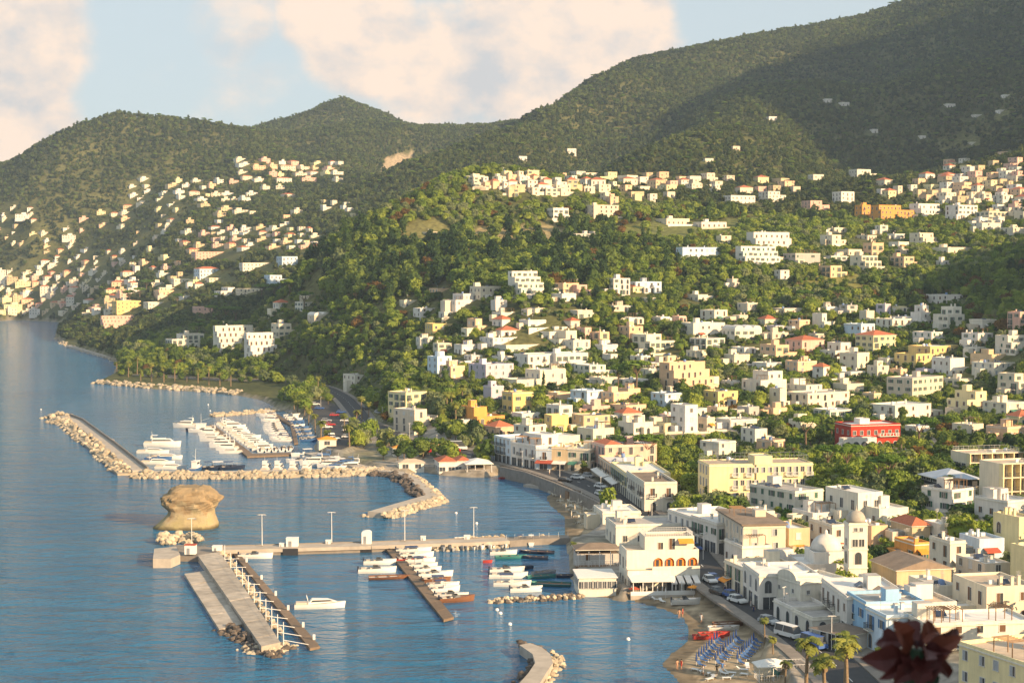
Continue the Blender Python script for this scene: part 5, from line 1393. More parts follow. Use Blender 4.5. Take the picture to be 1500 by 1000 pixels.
# ------------------------------------------------------------------ harbour works
def prism(mb, pts_, z0, z1, m, mt=None):
    n = len(pts_)
    area = sum(pts_[i][0]*pts_[(i+1) % n][1]-pts_[(i+1) % n][0]*pts_[i][1] for i in range(n))
    if area < 0: pts_ = pts_[::-1]
    mb.face([(p[0], p[1], z1) for p in pts_], mt or m)
    for i in range(n):
        a, b = pts_[i], pts_[(i+1) % n]
        mb.face([(a[0], a[1], z0), (b[0], b[1], z0), (b[0], b[1], z1), (a[0], a[1], z1)], m)
def slab(name, px, z0, z1, m, parent=None, mt=None):
    P_ = [sea(a, b, z1) for a, b in px]; mb = MB()
    c = sum((p for p in P_), Vector()) / len(P_) if parent is None else None
    prism(mb, [(p.x, p.y) for p in P_], z0, z1, m, mt)
    return mb.build(name, parent)
def panels(name, q, n, z0, z1, m, parent, gap=.05, seed=1):
    """a deck laid in n separate slabs between two edges (photo corners a0,b0,b1,a1)"""
    a0, b0, b1, a1 = [sea(x, y, z1) for x, y in q]; r = random.Random(seed); L_ = (a1-a0).length
    for k in range(n):
        t0, t1 = k/n, (k+1)/n-gap/L_; dz = r.uniform(-.03, .03); mb = MB()
        P_ = [a0.lerp(a1, t0), b0.lerp(b1, t0), b0.lerp(b1, t1), a0.lerp(a1, t1)]
        prism(mb, [(p.x, p.y) for p in P_], z0, z1+dz, m); mb.build(name, parent)
def line(px, z=0.0, step=1.0):
    P_ = [np.array(sea(a, b, z)[:2]) for a, b in px]; out = []
    for i in range(len(P_)-1):
        n = max(1, int(np.hypot(*(P_[i+1]-P_[i]))/step))
        for k in range(n): out.append(P_[i]+(P_[i+1]-P_[i])*k/n)
    out.append(P_[-1]); return np.array(out)
def normals(P_):
    t = np.gradient(P_, axis=0); t /= np.maximum(np.linalg.norm(t, axis=1), 1e-6)[:, None]
    return np.stack([-t[:, 1], t[:, 0]], -1)
def ribbon(name, P_, w, z0, z1, m, parent, off=0.0):
    N_ = normals(P_); mb = MB(); l = P_+N_*(off+w/2); r = P_+N_*(off-w/2)
    for i in range(len(P_)-1):
        mb.face([(*r[i], z1), (*r[i+1], z1), (*l[i+1], z1), (*l[i], z1)], m)
        mb.face([(*r[i], z0), (*r[i+1], z0), (*r[i+1], z1), (*r[i], z1)], m); mb.face([(*l[i+1], z0), (*l[i], z0), (*l[i], z1), (*l[i+1], z1)], m)
    for i, q in ((0, 1), (-1, -1)):
        e = [(*l[i], z0), (*r[i], z0), (*r[i], z1), (*l[i], z1)]; mb.face(e[::q], m)
    return mb.build(name, parent)
ROCK = {}
def rock_mesh(k, m):
    if (k, m.name) in ROCK: return ROCK[(k, m.name)]
    bm = bmesh.new(); bmesh.ops.create_icosphere(bm, subdivisions=1, radius=1.0); r = random.Random(k*7+1)
    for v in bm.verts: v.co = Vector((v.co.x*r.uniform(.75, 1.2), v.co.y*r.uniform(.65, 1.1), v.co.z*r.uniform(.55, .9)))
    me = bpy.data.meshes.new('boulder'); bm.to_mesh(me); bm.free(); me.materials.append(m); ROCK[(k, m.name)] = me; return me
def boulders(parent, P_, w0, w1, n, size, ztop, m, seed, limit=300, slope=True):
    """loose stones between offsets w0..w1 of a line, higher near w0"""
    r = np.random.default_rng(seed); N_ = normals(P_); rest = []
    for i in range(n):
        k = int(r.integers(0, len(P_))); q = r.random(); o = w0+(w1-w0)*q
        p = P_[k]+N_[k]*o+r.normal(size=2)*.3; s = size*r.uniform(.55, 1.35)
        z = ztop*(1-q*.95 if slope else 1)*r.uniform(.7, 1.05)-.15
        if i < limit:
            o_ = link('boulder', rock_mesh(int(r.integers(0, 8)), m), parent, (*p, z)); o_.rotation_euler = (r.uniform(-.5, .5), r.uniform(-.5, .5), r.uniform(0, 6.28)); o_.scale = (s, s, s)
        else: rest.append((p, z, s, r.uniform(0, 6.28)))
    if rest:
        V_ = []; F2 = []
        for (p, z, s, a) in rest:
            me = rock_mesh(int(r.integers(0, 8)), m); b = len(V_); c, sn = math.cos(a), math.sin(a)
            for v in me.vertices: V_.append((p[0]+s*(c*v.co.x-sn*v.co.y), p[1]+s*(sn*v.co.x+c*v.co.y), z+s*v.co.z))
            for f in me.polygons: F2.append(tuple(b+i for i in f.vertices))
        me = bpy.data.meshes.new('rubble'); me.from_pydata(V_, [], F2); me.materials.append(m); tag(link('rubble', me, parent), kind='stuff')
wood_deck = mat('deck_planks', (.20, .145, .10), .85, .3, 1.5, per_obj=.18)
concrete_o = mat('concrete_slab', (.40, .35, .29), .9, .35, .5, per_obj=.15, bump=.2, bscale=2)
def works():
    g = empty('breakwater'); tag(g, 'long L-shaped marina breakwater of pale boulders with a concrete walkway', 'breakwater')
    A = line([(95,614),(113,621),(160,657),(206,695)]); ribbon('walkway', A, 5.0, -1, 1.5, concrete, g); ribbon('parapet', A, .5, 1.503, 2.4, concrete_dark, g, 2.2)
    B2 = line([(200,698),(300,699),(420,697),(500,695),(560,692)]); ribbon('walkway', B2, 3.6, -1, 1.496, concrete, g, 2.2); ribbon('core', B2, 5.5, -1, .7, stone_pale, g, -1.2); ribbon('core', A, 5.0, -1, .7, stone_pale, g, -4.6)
    boulders(g, A, -2.6, -8.0, 190, 1.15, 1.9, stone_pale, 1, 110); boulders(g, A, 2.6, 4.5, 60, .7, 1.0, stone_pale, 2, 20)
    boulders(g, B2, .5, -5.0, 420, 1.05, 1.9, stone_pale, 3, 150); boulders(g, line([(72,613),(88,608),(108,614),(95,622),(78,618)]), -2, 4, 60, 1.2, 1.5, stone_pale, 4, 20)
    g = empty('groyne'); tag(g, 'curved boulder groyne bending back from the marina towards the pier', 'groyne')
    C = line([(552,694),(585,697),(605,706),(622,721),(632,732)]); ribbon('walkway', C, 3.0, -1, 1.3, concrete, g); boulders(g, C, -1.4, -4.5, 120, 1.0, 1.5, stone_dark, 5, 80); boulders(g, C, 1.4, 4.0, 90, .95, 1.3, stone_pale, 6, 60)
    D = line([(634,733),(600,743),(550,758)]); ribbon('walkway', D, 4.5, -1, 1.5, concrete, g); boulders(g, D, 2.2, 5.0, 150, .95, 1.5, stone_pale, 7, 90); boulders(g, D, -2.2, -3.2, 30, .8, .8, stone_pale, 8, 20)
    g = empty('sea_defence'); tag(g, 'straight bank of pale boulders below the palm promenade', 'boulder bank')
    E = line([(143,561),(220,568),(300,573),(347,578)]); boulders(g, E, 3, -3.5, 260, 1.5, 1.9, stone_pale, 9, 120); ribbon('core', E, 5.5, -1, .8, stone_pale, g)
    g = empty('mole'); tag(g, 'thin boulder mole closing the inner marina basin', 'mole'); E = line([(312,610),(350,607),(408,602)]); ribbon('core', E, 3.5, -1, .9, stone_pale, g); boulders(g, E, 2, -2.2, 120, 1.0, 1.4, stone_pale, 10, 80)
    g = empty('rock_groyne'); tag(g, 'low straight groyne of dark rocks beside the dining pavilion', 'groyne'); E = line([(718,882),(780,879),(850,875)]); boulders(g, E, 1.0, -1.2, 110, .62, .7, stone_dark, 11, 70); boulders(g, E, .6, -.8, 60, .55, .95, stone_pale, 12, 40)
    g = empty('groyne'); tag(g, 'hook-shaped concrete groyne with dark rocks on its seaward side', 'groyne')
    slab('walkway', [(761,944),(776,941),(793,947),(806,957),(810,970),(800,985),(785,1010),(770,1040),(742,1040),(756,1005),(774,985),(784,970),(780,957)], -1.5, 1.6, concrete, g)
    boulders(g, line([(758,946),(776,958),(780,970),(768,988),(752,1005),(742,1025)]), .2, 3.2, 90, .75, 1.0, stone_dark, 13, 80); boulders(g, line([(810,962),(811,975),(800,992),(785,1018)]), -.2, 1.4, 90, .5, 1.1, stone_pale, 14, 80)
    g = empty('bathing_platform'); tag(g, 'low pale bathing platform along the rocks beyond the palm promontory', 'platform'); slab('platform', [(97,506),(125,503),(160,513),(205,521),(200,530),(150,521)], -1, 1.3, concrete, g); boulders(g, line([(84,495),(100,507),(148,521),(172,530)]), .5, -4, 110, 1.2, 1.2, stone_pale, 31, 90)
    # main pier
    g = empty('pier'); tag(g, 'long straight concrete pier with lamp posts reaching out to the jetty', 'pier')
    Pm = line([(318,803),(520,797),(700,791),(742,789)], 1.5); ribbon('deck', Pm, 5.6, .75, 1.55, concrete, g); ribbon('footing', Pm, 4.6, -2, .747, concrete_dark, g); ribbon('kerb', Pm, .35, 1.553, 1.75, concrete_dark, g, 2.5)
    Pn = line([(742,789),(790,786),(832,785)], 1.5); ribbon('deck', Pn, 4.6, -2, 1.5, concrete_dark, g); boulders(g, Pn, 2.4, 5, 70, .7, 1.3, stone_pale, 15, 60); boulders(g, line([(640,806),(690,804),(740,801)]), 1.2, -.6, 90, .55, .8, stone_pale, 16, 60)
    Pr = line([(700,789),(745,786)], 1.5); boulders(g, Pr, 3, 4.6, 50, .6, 1.9, stone_pale, 17, 40)
    mbr = MB()
    for i in range(0, len(Pn), 2): mbr.tube((*Pn[i], 1.5), (*Pn[i], 2.5), .04, .04, rail_w, 4)
    o = mbr.build('railing', g)
    # jetty
    g = empty('jetty'); tag(g, 'broad concrete jetty with a low landing slab and rocks at its end', 'jetty')
    panels('deck_slab', [(290,813),(322,807),(411,940),(383,946)], 14, -1.5, 1.4, concrete_o, g, .08, 1); panels('landing_slab', [(270,840),(304,835),(357,913),(321,921)], 9, -1.5, .5, concrete_o, g, .10, 2)
    sl_ = slab('step', [(304,835),(312,833),(362,909),(357,913)], -1.5, .95, concrete_dark, g)
    slab('base', [(240,803),(262,797),(300,800),(322,803),(322,809),(290,815),(262,814)], -1.5, 1.15, concrete_dark, g); slab('head_block', [(224,818),(226,803),(258,800),(264,812),(250,818)], -2, 2.0, concrete, g)
    boulders(g, line([(262,813),(284,815),(300,832)]), .2, 2.5, 60, .6, .9, stone_dark, 18, 60); boulders(g, line([(325,922),(350,938),(368,945)]), 2.2, -1.2, 80, .62, .9, stone_dark, 19, 80)
    boulders(g, line([(368,948),(395,956),(415,944)]), 2.0, -2.2, 110, .62, .9, stone_pale, 20, 60); boulders(g, line([(365,950),(395,962),(422,950)]), 1.0, -1.0, 60, .6, .6, stone_dark, 21, 60)
    boulders(g, line([(240,798),(262,790),(284,797)]), 2.5, -1.5, 90, .95, 1.9, stone_pale, 22, 80); boulders(g, line([(322,812),(360,868),(405,935)]), .2, 1.6, 120, .5, 1.5, stone_pale, 23, 100)
    g = empty('pontoon'); tag(g, 'narrow brown pontoon alongside the jetty held by white poles', 'pontoon')
    panels('deck_section', [(340,808),(347,806),(469,946),(454,949)], 12, .15, .6, wood_deck, g, .12, 3)
    for k in range(11):
        t = k/10; a = sea(326+(411-326)*t, 822+(941-822)*t, 1.0); e = sea(350+(452-350)*t, 818+(944-818)*t, .6)
        m = MB(); m.tube((a.x+.5, a.y, -1), (a.x+.5, a.y, 4.6), .08, .07, rail_w, 6); m.build('mooring_pole', g); m = MB(); m.tube((a.x+.5, a.y, 1.5), (e.x, e.y, .66), .06, .06, rail_w, 5); m.build('strut', g)
        if k < 10:
            m = MB(); a2 = sea(326+(411-326)*(t+.1), 822+(941-822)*(t+.1), 1.0); m.tube((a.x+.5, a.y, 2.4), (a2.x+.5, a2.y, 2.4), .025, .025, rail_w, 4); m.build('rail', g)
    for t in (.12, .3, .47, .62, .8, .93):
        a = sea(347+(469-347)*t, 806+(946-806)*t, .6); m = MB(); m.box(a.x-.25, a.x+.15, a.y-.2, a.y+.2, .603, 1.5, rail_w); m.build('bollard', g)
    g = empty('pontoon'); tag(g, 'brown floating pontoon with small boats moored along its right side', 'pontoon'); panels('deck_section', [(566,804),(580,802),(665,903),(650,907)], 10, .1, .6, wood_deck, g, .12, 4)
    g = empty('pontoon'); tag(g, 'dark L-shaped pontoon in the middle of the marina', 'pontoon'); slab('deck', [(306,622),(312,621),(370,664),(430,662),(431,665),(362,668)], .1, .7, wood_deck, g)
    g = empty('pontoon'); tag(g, 'curved brown pontoon along the inner basin of the marina', 'pontoon'); slab('deck', [(400,608),(406,606),(430,620),(437,648),(431,649),(425,622)], .1, .7, wood_deck, g)
    # sea wall of the seafront
    g = strip('dummy', line([(735,693),(812,717),(870,741)], 1.2), .7, 2.9, concrete_dark); bpy.data.objects.remove(g)
    sw = empty('sea_wall'); tag(sw, 'grey stone sea wall along the seafront road above the little bay', 'sea wall'); ribbon('wall', line([(733,690),(770,698),(812,714),(845,728),(872,741),(905,760)], 2.0), .7, -1, 3.5, concrete_dark, sw)
    ribbon('ledge', line([(772,709),(800,713),(814,720)], .6), 3.0, -1, .7, concrete, sw)
    # quay edge of the marina
    q = empty('quay'); tag(q, 'straight concrete quay along the landward side of the marina', 'quay'); ribbon('edge', line([(464,664),(500,674),(545,687)], 1.4), 5.0, -1.5, 1.9, concrete, q, -2)
works()
# lamp posts and cabins on the pier
def lamp_posts():
    src = empty('street_lamp'); m = MB(); m.tube((0, 0, 0), (0, 0, 7.2), .09, .06, rail_w, 6); m.build('post', src); m = MB(); m.box(-.16, .16, -.16, .16, -.1, .25, concrete_dark); m.build('base', src)
    m = MB(); m.box(-.75, .75, -.06, .06, 7.2, 7.32, rail_w); m.build('arm', src)
    for s in (-1, 1): m = MB(); m.box(s*.75-.22, s*.75+.22, -.14, .14, 7.1, 7.26, steel); m.build('lamp_head', src)
    L = [((384,800),1.55,'tall white lamp post on the pier nearest the mushroom rock'), ((486,796),1.55,'tall white lamp post on the pier beside a small white box'), ((593,793),1.55,'white lamp post on the pier near the boat pontoon'), ((694,788),1.55,'tall white lamp post at the landward end of the pier'),
         ((281,806),1.3,'lamp post beside the white cabin on the jetty head')]
    for i, (p, z, lab) in enumerate(L):
        o = src if i == 0 else copy_tree(src); o.location = sea(p[0], p[1], z); tag(o, lab, 'lamp post', 'lamp posts on the pier')
    spots = [(1218,955),(1148,908),(1082,865),(1030,820),(955,760),(880,730),(820,703),(765,688),(600,643),(560,618),(530,600),(505,575),(640,662),(470,600)]
    for k, p in enumerate(spots):
        o = copy_tree(src); o.location = hit(*p); o.location.z -= .1; o.rotation_euler.z = .9*k; o.scale = (.8, .8, .8); tag(o, 'slim white street lamp along the seafront road', 'lamp post', 'street lamps of the seafront road')
    for (p, w, h, lab) in (((428,800),2.6,1.9,'white cabin standing on a dark block in the middle of the pier'), ((537,796),2.2,2.6,'round-topped white cabin on the pier by the boat pontoon'), ((413,800),1.0,.7,'small white box left of the pier cabin'), ((481,796),1.1,.8,'small white box at the foot of a pier lamp post'), ((620,791),1.1,.9,'small white box on the landward part of the pier'), ((684,789),1.3,.8,'white box beside the last pier lamp post'), ((279,811),2.4,2.0,'white cabin with red top at the jetty head'), ((318,806),2.0,1.0,'low white hut where the jetty meets the pier')):
        a = sea(p[0], p[1], 1.5); e = empty('cabin', a); m = MB(); m.box(-w/2, w/2, -.6, w*.5, 0, h, rail_w); m.build('wall', e)
        m = MB(); n = 8
        if 'round' in lab: m.rings([[(-w/2*math.cos(math.pi*i/n), y, h+.003+.5*math.sin(math.pi*i/n)) for i in range(n+1)] for y in (-.6, w*.5)], rail_w, close=False)
        else: m.box(-w/2-.08, w/2+.08, -.7, w*.5+.08, h+.003, h+.12, awn_r if 'red' in lab else rail_w)
        m.build('roof', e)
        m = MB(); m.box(-w*.3, -w*.02, -.64, -.604, .05, h*.7, steel); m.build('door', e)
        if w > 2.1 and 'pier' in lab: m = MB(); m.box(-w*.65, w*.65, -3.0, -2.6, -1.6, 0.0, iron); m.box(-w*.5, w*.5, -2.6, -.6, -.02, .06, concrete); m.build('fender_block', e)
        tag(e, lab, 'cabin')
lamp_posts()
# --- mushroom rock
def mushroom_rock():
    c = sea(276, 771); r = np.random.default_rng(3); s = c.y/F
    NZ, NA = 24, 40; V_ = []
    for j in range(NZ):
        t = j/(NZ-1); z = -1.0 + 11.2*t
        # half widths left / right and depth by height
        lf = np.interp(z, [-1, 0, .8, 2.2, 3.4, 4.3, 5.2, 7.0, 8.6, 9.6, 10.2], [9.0, 8.6, 7.6, 6.0, 4.9, 4.6, 5.6, 6.1, 5.3, 4.3, 2.6]); rt = np.interp(z, [-1, 0, .8, 2.2, 3.4, 4.3, 5.2, 6.5, 7.6, 9.0, 9.8, 10.2], [7.5, 7.4, 7.2, 6.9, 6.5, 6.4, 6.9, 8.0, 7.9, 6.2, 5.0, 3.4])
        dp = np.interp(z, [-1, 0, 2.2, 3.6, 4.4, 5.4, 7.5, 9.2, 10.2], [6.4, 6.0, 5.2, 4.8, 4.9, 5.3, 5.4, 4.8, 3.4])
        for i in range(NA):
            a = 2*math.pi*i/NA; ca, sa = math.cos(a), math.sin(a)
            ca = math.copysign(abs(ca)**.62, ca); sa = math.copysign(abs(sa)**.62, sa)
            x = ca*(rt if ca > 0 else lf); y = sa*dp
            V_.append((x, y, z))
    V_ = np.array(V_)
    ax = np.array([c.x, c.y, 0])
    n1 = fbm(V_[:, 0]*.35+V_[:, 2]*.4+9, V_[:, 1]*.35+V_[:, 2]*.22+4, 4, 5); n2 = fbm(V_[:, 0]*.8+V_[:, 2]*.7, V_[:, 1]*.8+V_[:, 2]*.9, 4, 8)
    up_ = np.clip((V_[:, 2]-3.8)/1.5, .25, 1); k = (1+up_*(.22*n1+.34*n2))[:, None]; V_[:, :2] *= k; V_[:, 2] += n2*.9*up_
    f = []
    for j in range(NZ-1):
        for i in range(NA): i2 = (i+1) % NA; f.append((j*NA+i, j*NA+i2, (j+1)*NA+i2, (j+1)*NA+i))
    f.append(tuple((NZ-1)*NA+i for i in range(NA)))
    me = bpy.data.meshes.new('mushroom_rock'); me.from_pydata(V_.tolist(), [], f)
    m = bpy.data.materials.new('tufa'); m.use_nodes = True; N = m.node_tree.nodes; L = m.node_tree.links; p = N['Principled BSDF']; p.inputs['Roughness'].default_value = .95; p.inputs['Specular IOR Level'].default_value = .1
    tc = N.new('ShaderNodeTexCoord'); no = N.new('ShaderNodeTexNoise'); no.inputs['Scale'].default_value = .35; no.inputs['Detail'].default_value = 7; L.new(tc.outputs['Object'], no.inputs['Vector'])
    sx = N.new('ShaderNodeSeparateXYZ'); L.new(tc.outputs['Object'], sx.inputs[0])
    ma = N.new('ShaderNodeMath'); ma.operation = 'MULTIPLY_ADD'; ma.inputs[1].default_value = .07; L.new(sx.outputs['Z'], ma.inputs[0]); L.new(no.outputs['Fac'], ma.inputs[2])
    cr = N.new('ShaderNodeValToRGB'); e = cr.color_ramp.elements; e[0].position = .25; e[0].color = (.30, .26, .125, 1); e[1].position = 1.0; e[1].color = (.30, .225, .135, 1)
    q = e.new(.48); q.color = (.36, .30, .155, 1); q = e.new(.80); q.color = (.37, .30, .19, 1); q = e.new(.94); q.color = (.29, .205, .115, 1)
    L.new(ma.outputs[0], cr.inputs[0]); wz = N.new('ShaderNodeMath'); wz.operation = 'MULTIPLY_ADD'; wz.inputs[1].default_value = -1.2; wz.inputs[2].default_value = 0.95; L.new(no.outputs['Fac'], wz.inputs[0])
    wa = N.new('ShaderNodeMath'); wa.operation = 'ADD'; L.new(sx.outputs['Z'], wa.inputs[0]); L.new(wz.outputs[0], wa.inputs[1])
    wm = N.new('ShaderNodeMapRange'); wm.inputs['From Min'].default_value = .55; wm.inputs['From Max'].default_value = 1.3; wm.inputs['To Min'].default_value = .28; wm.inputs['To Max'].default_value = 1.0; L.new(wa.outputs[0], wm.inputs['Value'])
    ws = N.new('ShaderNodeVectorMath'); ws.operation = 'SCALE'; L.new(cr.outputs[0], ws.inputs[0]); L.new(wm.outputs[0], ws.inputs['Scale']); L.new(ws.outputs[0], p.inputs['Base Color'])
    n3 = N.new('ShaderNodeTexNoise'); n3.inputs['Scale'].default_value = 1.1; n3.inputs['Detail'].default_value = 10; n3.inputs['Roughness'].default_value = .7; L.new(tc.outputs['Object'], n3.inputs['Vector'])
    bu = N.new('ShaderNodeBump'); bu.inputs['Strength'].default_value = .6; bu.inputs['Distance'].default_value = .35; L.new(n3.outputs['Fac'], bu.inputs['Height']); L.new(bu.outputs[0], p.inputs['Normal'])
    me.materials.append(m); o = link('mushroom_rock', me, None, (c.x, c.y, 0)); tag(o, 'great mushroom-shaped yellow tufa rock standing in the sea', 'rock')
mushroom_rock()

# ------------------------------------------------------------------ boats
hull_w = mat('hull_white', (.74, .72, .68), .35, .05, 1.0, spec=.5); hull_b = mat('hull_blue', (.05, .13, .30), .4, .05, 1.0, spec=.5); hull_n = mat('hull_navy', (.02, .03, .06), .35, .0, spec=.5); hull_wood = mat('hull_wood', (.20, .09, .045), .5, .2, 2.0, spec=.4)
hull_r = mat('hull_red', (.40, .05, .04), .5, .05); hull_g = mat('hull_green', (.05, .22, .20), .5, .05); deck_c = mat('boat_deck', (.60, .54, .45), .7, .1, 1.0); rub = mat('rubber_tube', (.30, .31, .32), .6, .05); cushion = mat('boat_cushion', (.55, .47, .38), .8, .05); canvas = mat('boat_canvas', (.06, .09, .17), .85, .1)
def hull(L, B, fb, m, md, open_=False):
    mb = MB(); n = 12; rings = []
    for k in range(n+1):
        t = k/n; b = B/2*(1-max(0, (t-.45)/.55)**2.3)*(.88+.12*min(1, t*4)); b = max(b, .03); z = fb*(1+.38*t*t); x = -L/2+L*t
        rake = .25*max(0, t-.8)*5*fb
        rings.append([(x+rake, b, z), (x+rake*.5, b*.88, z*.45), (x, b*.62, -.12), (x, 0, -.3), (x, -b*.62, -.12), (x+rake*.5, -b*.88, z*.45), (x+rake, -b, z)])
    mb.rings(rings, m, close=False, cap=False); mb.face(rings[0][::-1], m)
    for k in range(n):
        a, c = rings[k], rings[k+1]; dz = -.28 if open_ else -.05
        f = .86
        mb.face([a[0], c[0], (c[0][0], c[0][1]*f, c[0][2]), (a[0][0], a[0][1]*f, a[0][2])], m); mb.face([(a[6][0], a[6][1]*f, a[6][2]), (c[6][0], c[6][1]*f, c[6][2]), c[6], a[6]], m)
        mb.face([(a[0][0], a[0][1]*f, a[0][2]+dz), (c[0][0], c[0][1]*f, c[0][2]+dz), (c[6][0], c[6][1]*f, c[6][2]+dz), (a[6][0], a[6][1]*f, a[6][2]+dz)], md)
    return mb.mesh('hull')
def make_boat(kind, L, m):
    e = empty(kind); B = L*.34 if kind != 'rowing_boat' else L*.36; fb = .55+.05*L
    if kind == 'motor_yacht':
        fb = .5+.085*L; B = L*.30; link('hull', hull(L, B, fb, m, deck_c), e)
        x0, x1 = -L*.28, L*.2; w = B*.36; z = fb
        mb = MB(); mb.rings([[(x0, -w, z), (x1+1.6, -w*.7, z+.25), (x1+1.6, w*.7, z+.25), (x0, w, z)], [(x0+.2, -w*.92, z+1.35), (x1, -w*.75, z+1.35), (x1, w*.75, z+1.35), (x0+.2, w*.92, z+1.35)]], m); mb.build('cabin', e)
        mb = MB(); mb.rings([[(x0+.3, -w*1.0, z+.55), (x1+.95, -w*.78, z+.62), (x1+.95, w*.78, z+.62), (x0+.3, w*1.0, z+.55)], [(x0+.4, -w*.96, z+1.1), (x1+.35, -w*.79, z+1.1), (x1+.35, w*.79, z+1.1), (x0+.4, w*.96, z+1.1)]], glass); mb.build('cabin_window', e)
        mb = MB(); mb.box(x0-.4, x1-L*.12, -w*.85, w*.85, z+1.353, z+1.55, m); mb.box(x0-.3, x0-.1, -w*.8, w*.8, z+1.55, z+2.5, m); mb.build('flybridge', e)
        mb = MB(); mb.box(x0-.3, x0+L*.14, -w*.85, w*.85, z+2.503, z+2.6, m); mb.tube((x0, 0, z+2.6), (x0-.3, 0, z+3.9), .05, .03, m, 5); mb.build('hard_top', e)
        mb = MB(); mb.box(-L/2+.2, -L*.3, -B*.34, B*.34, z+.004, z+.4, cushion); mb.build('seat', e)
        mb = MB()
        for s in (-1, 1): mb.tube((L*.12, s*B*.42, fb*1.15+.6), (L*.48, s*.1, fb*1.4+.65), .025, .025, steel, 4)
        mb.build('rail', e)
    elif kind == 'sport_cruiser':
        fb = .45+.05*L; B = L*.27; link('hull', hull(L, B, fb, m, deck_c), e); x0, x1 = -L*.15, L*.16; w = B*.36; z = fb
        mb = MB(); mb.rings([[(x0-.8, -w, z), (x1+1.8, -w*.5, z+.3), (x1+1.8, w*.5, z+.3), (x0-.8, w, z)], [(x0, -w*.85, z+.95), (x1, -w*.6, z+.85), (x1, w*.6, z+.85), (x0, w*.85, z+.95)]], m); mb.build('cabin', e)
        mb = MB(); mb.rings([[(x0-.2, -w*.98, z+.4), (x1+1.1, -w*.62, z+.45), (x1+1.1, w*.62, z+.45), (x0-.2, w*.98, z+.4)], [(x0+.1, -w*.9, z+.75), (x1+.4, -w*.62, z+.72), (x1+.4, w*.62, z+.72), (x0+.1, w*.9, z+.75)]], glass); mb.build('cabin_window', e)
        mb = MB(); mb.box(-L/2+.3, -L*.24, -B*.36, B*.36, z+.004, z+.35, cushion); mb.build('seat', e)
        mb = MB(); mb.tube((x0-.6, -w, z), (x0-1.0, -w*.8, z+1.5), .06, .05, m, 5); mb.tube((x0-1.0, -w*.8, z+1.5), (x0-1.0, w*.8, z+1.5), .06, .06, m, 5); mb.tube((x0-.6, w, z), (x0-1.0, w*.8, z+1.5), .06, .05, m, 5); mb.build('radar_arch', e)
    elif kind == 'fishing_boat':
        fb = 1.1; link('hull', hull(L, B, fb, m, deck_c), e); mb = MB(); mb.box(-L*.25, L*.08, -B*.28, B*.28, fb, fb+2.1, hull_w); mb.box(-L*.28, L*.12, -B*.32, B*.32, fb+2.103, fb+2.25, hull_w); mb.build('wheelhouse', e)
        mb = MB(); mb.box(L*.081, L*.09, -B*.24, B*.24, fb+1.1, fb+1.8, glass); mb.box(-L*.2, L*.04, -B*.285, -B*.281, fb+1.1, fb+1.8, glass); mb.build('wheelhouse_window', e); mb = MB(); mb.tube((-L*.1, 0, fb+2.2), (-L*.1, 0, fb+6), .07, .04, hull_w, 6); mb.tube((-L*.1, 0, fb+3.2), (-L*.42, 0, fb+4.2), .04, .03, hull_w, 5); mb.build('mast', e)
    elif kind == 'motor_boat':
        link('hull', hull(L, B, fb, m, deck_c, True), e); mb = MB(); mb.rings([[(-.1*L, -B*.36, fb), (.12*L, -B*.3, fb+.1), (.12*L, B*.3, fb+.1), (-.1*L, B*.36, fb)], [(-.1*L, -B*.33, fb+.55), (.03*L, -B*.26, fb+.55), (.03*L, B*.26, fb+.55), (-.1*L, B*.33, fb+.55)]], glass, cap=False); mb.build('windscreen', e)
        mb = MB(); mb.box(.1*L, .36*L, -B*.26, B*.26, fb*.8, fb*1.22, m); mb.build('foredeck', e); mb = MB(); mb.box(-.42*L, -.3*L, -B*.36, B*.36, fb*.5, fb+.12, cushion); mb.box(-.18*L, -.1*L, -B*.26, B*.26, fb*.5, fb+.2, cushion); mb.build('seat', e)
        mb = MB(); mb.box(-.52*L, -.48*L, -.22, .22, fb*.4, fb+.55, hull_n); mb.build('outboard', e)
    elif kind == 'sun_canopy_boat':
        link('hull', hull(L, B, fb, m, deck_c, True), e); mb = MB()
        for s in (-1, 1):
            for x in (-.3*L, .0): mb.tube((x, s*B*.38, fb), (x, s*B*.36, fb+1.5), .03, .03, steel, 4)
        mb.build('canopy_frame', e); mb = MB(); mb.box(-.34*L, .04*L, -B*.4, B*.4, fb+1.5, fb+1.58, random.choice([canvas, awn_w, canvas])); mb.build('canopy', e); mb = MB(); mb.box(-.42*L, -.3*L, -B*.36, B*.36, fb*.5, fb+.1, cushion); mb.build('seat', e); mb = MB(); mb.box(-.05*L, .04*L, -.4, .4, fb*.5, fb+.5, m); mb.build('console', e)
    else:
        fb = .55; link('hull', hull(L, B, fb, m, hull_wood if m != hull_wood else deck_c, True), e)
        for x in (-.28*L, 0, .24*L): mb = MB(); mb.box(x-.14, x+.14, -B*.4, B*.4, fb-.12, fb-.06, timber); mb.build('thwart', e)
    return e
BOATP = {}
def boat(px, py, L, head, kind, m, label, group):
    key = (kind, m.name, round(L*2)/2)
    if key in BOATP: o = copy_tree(BOATP[key])
    else: o = make_boat(kind, round(L*2)/2, m); BOATP[key] = o
    p = sea(px, py); o.location = (p.x, p.y, 0.0); o.rotation_euler = (0, 0, math.radians(head)); tag(o, label, 'boat', group)
    return o
br = random.Random(21)
G1 = 'boats in the marina'
boat(468,890,9.5,8,'sport_cruiser',hull_w,'white motor boat riding alone beside the brown pontoon',None)
for (px, py, L, lab) in ((238,654,13,'large white yacht with upper deck moored to the marina breakwater'),(224,664,11,'white sports cruiser beside the yacht with upper deck'),(243,672,11,'white sports cruiser in the middle of the breakwater berths'),(231,680,11,'white sports cruiser next to the blue open boat'),(250,687,10,'white sports cruiser closest to the breakwater corner')):
    boat(px, py, L, -2, 'motor_yacht' if py < 660 else 'sport_cruiser', hull_w, lab, G1)
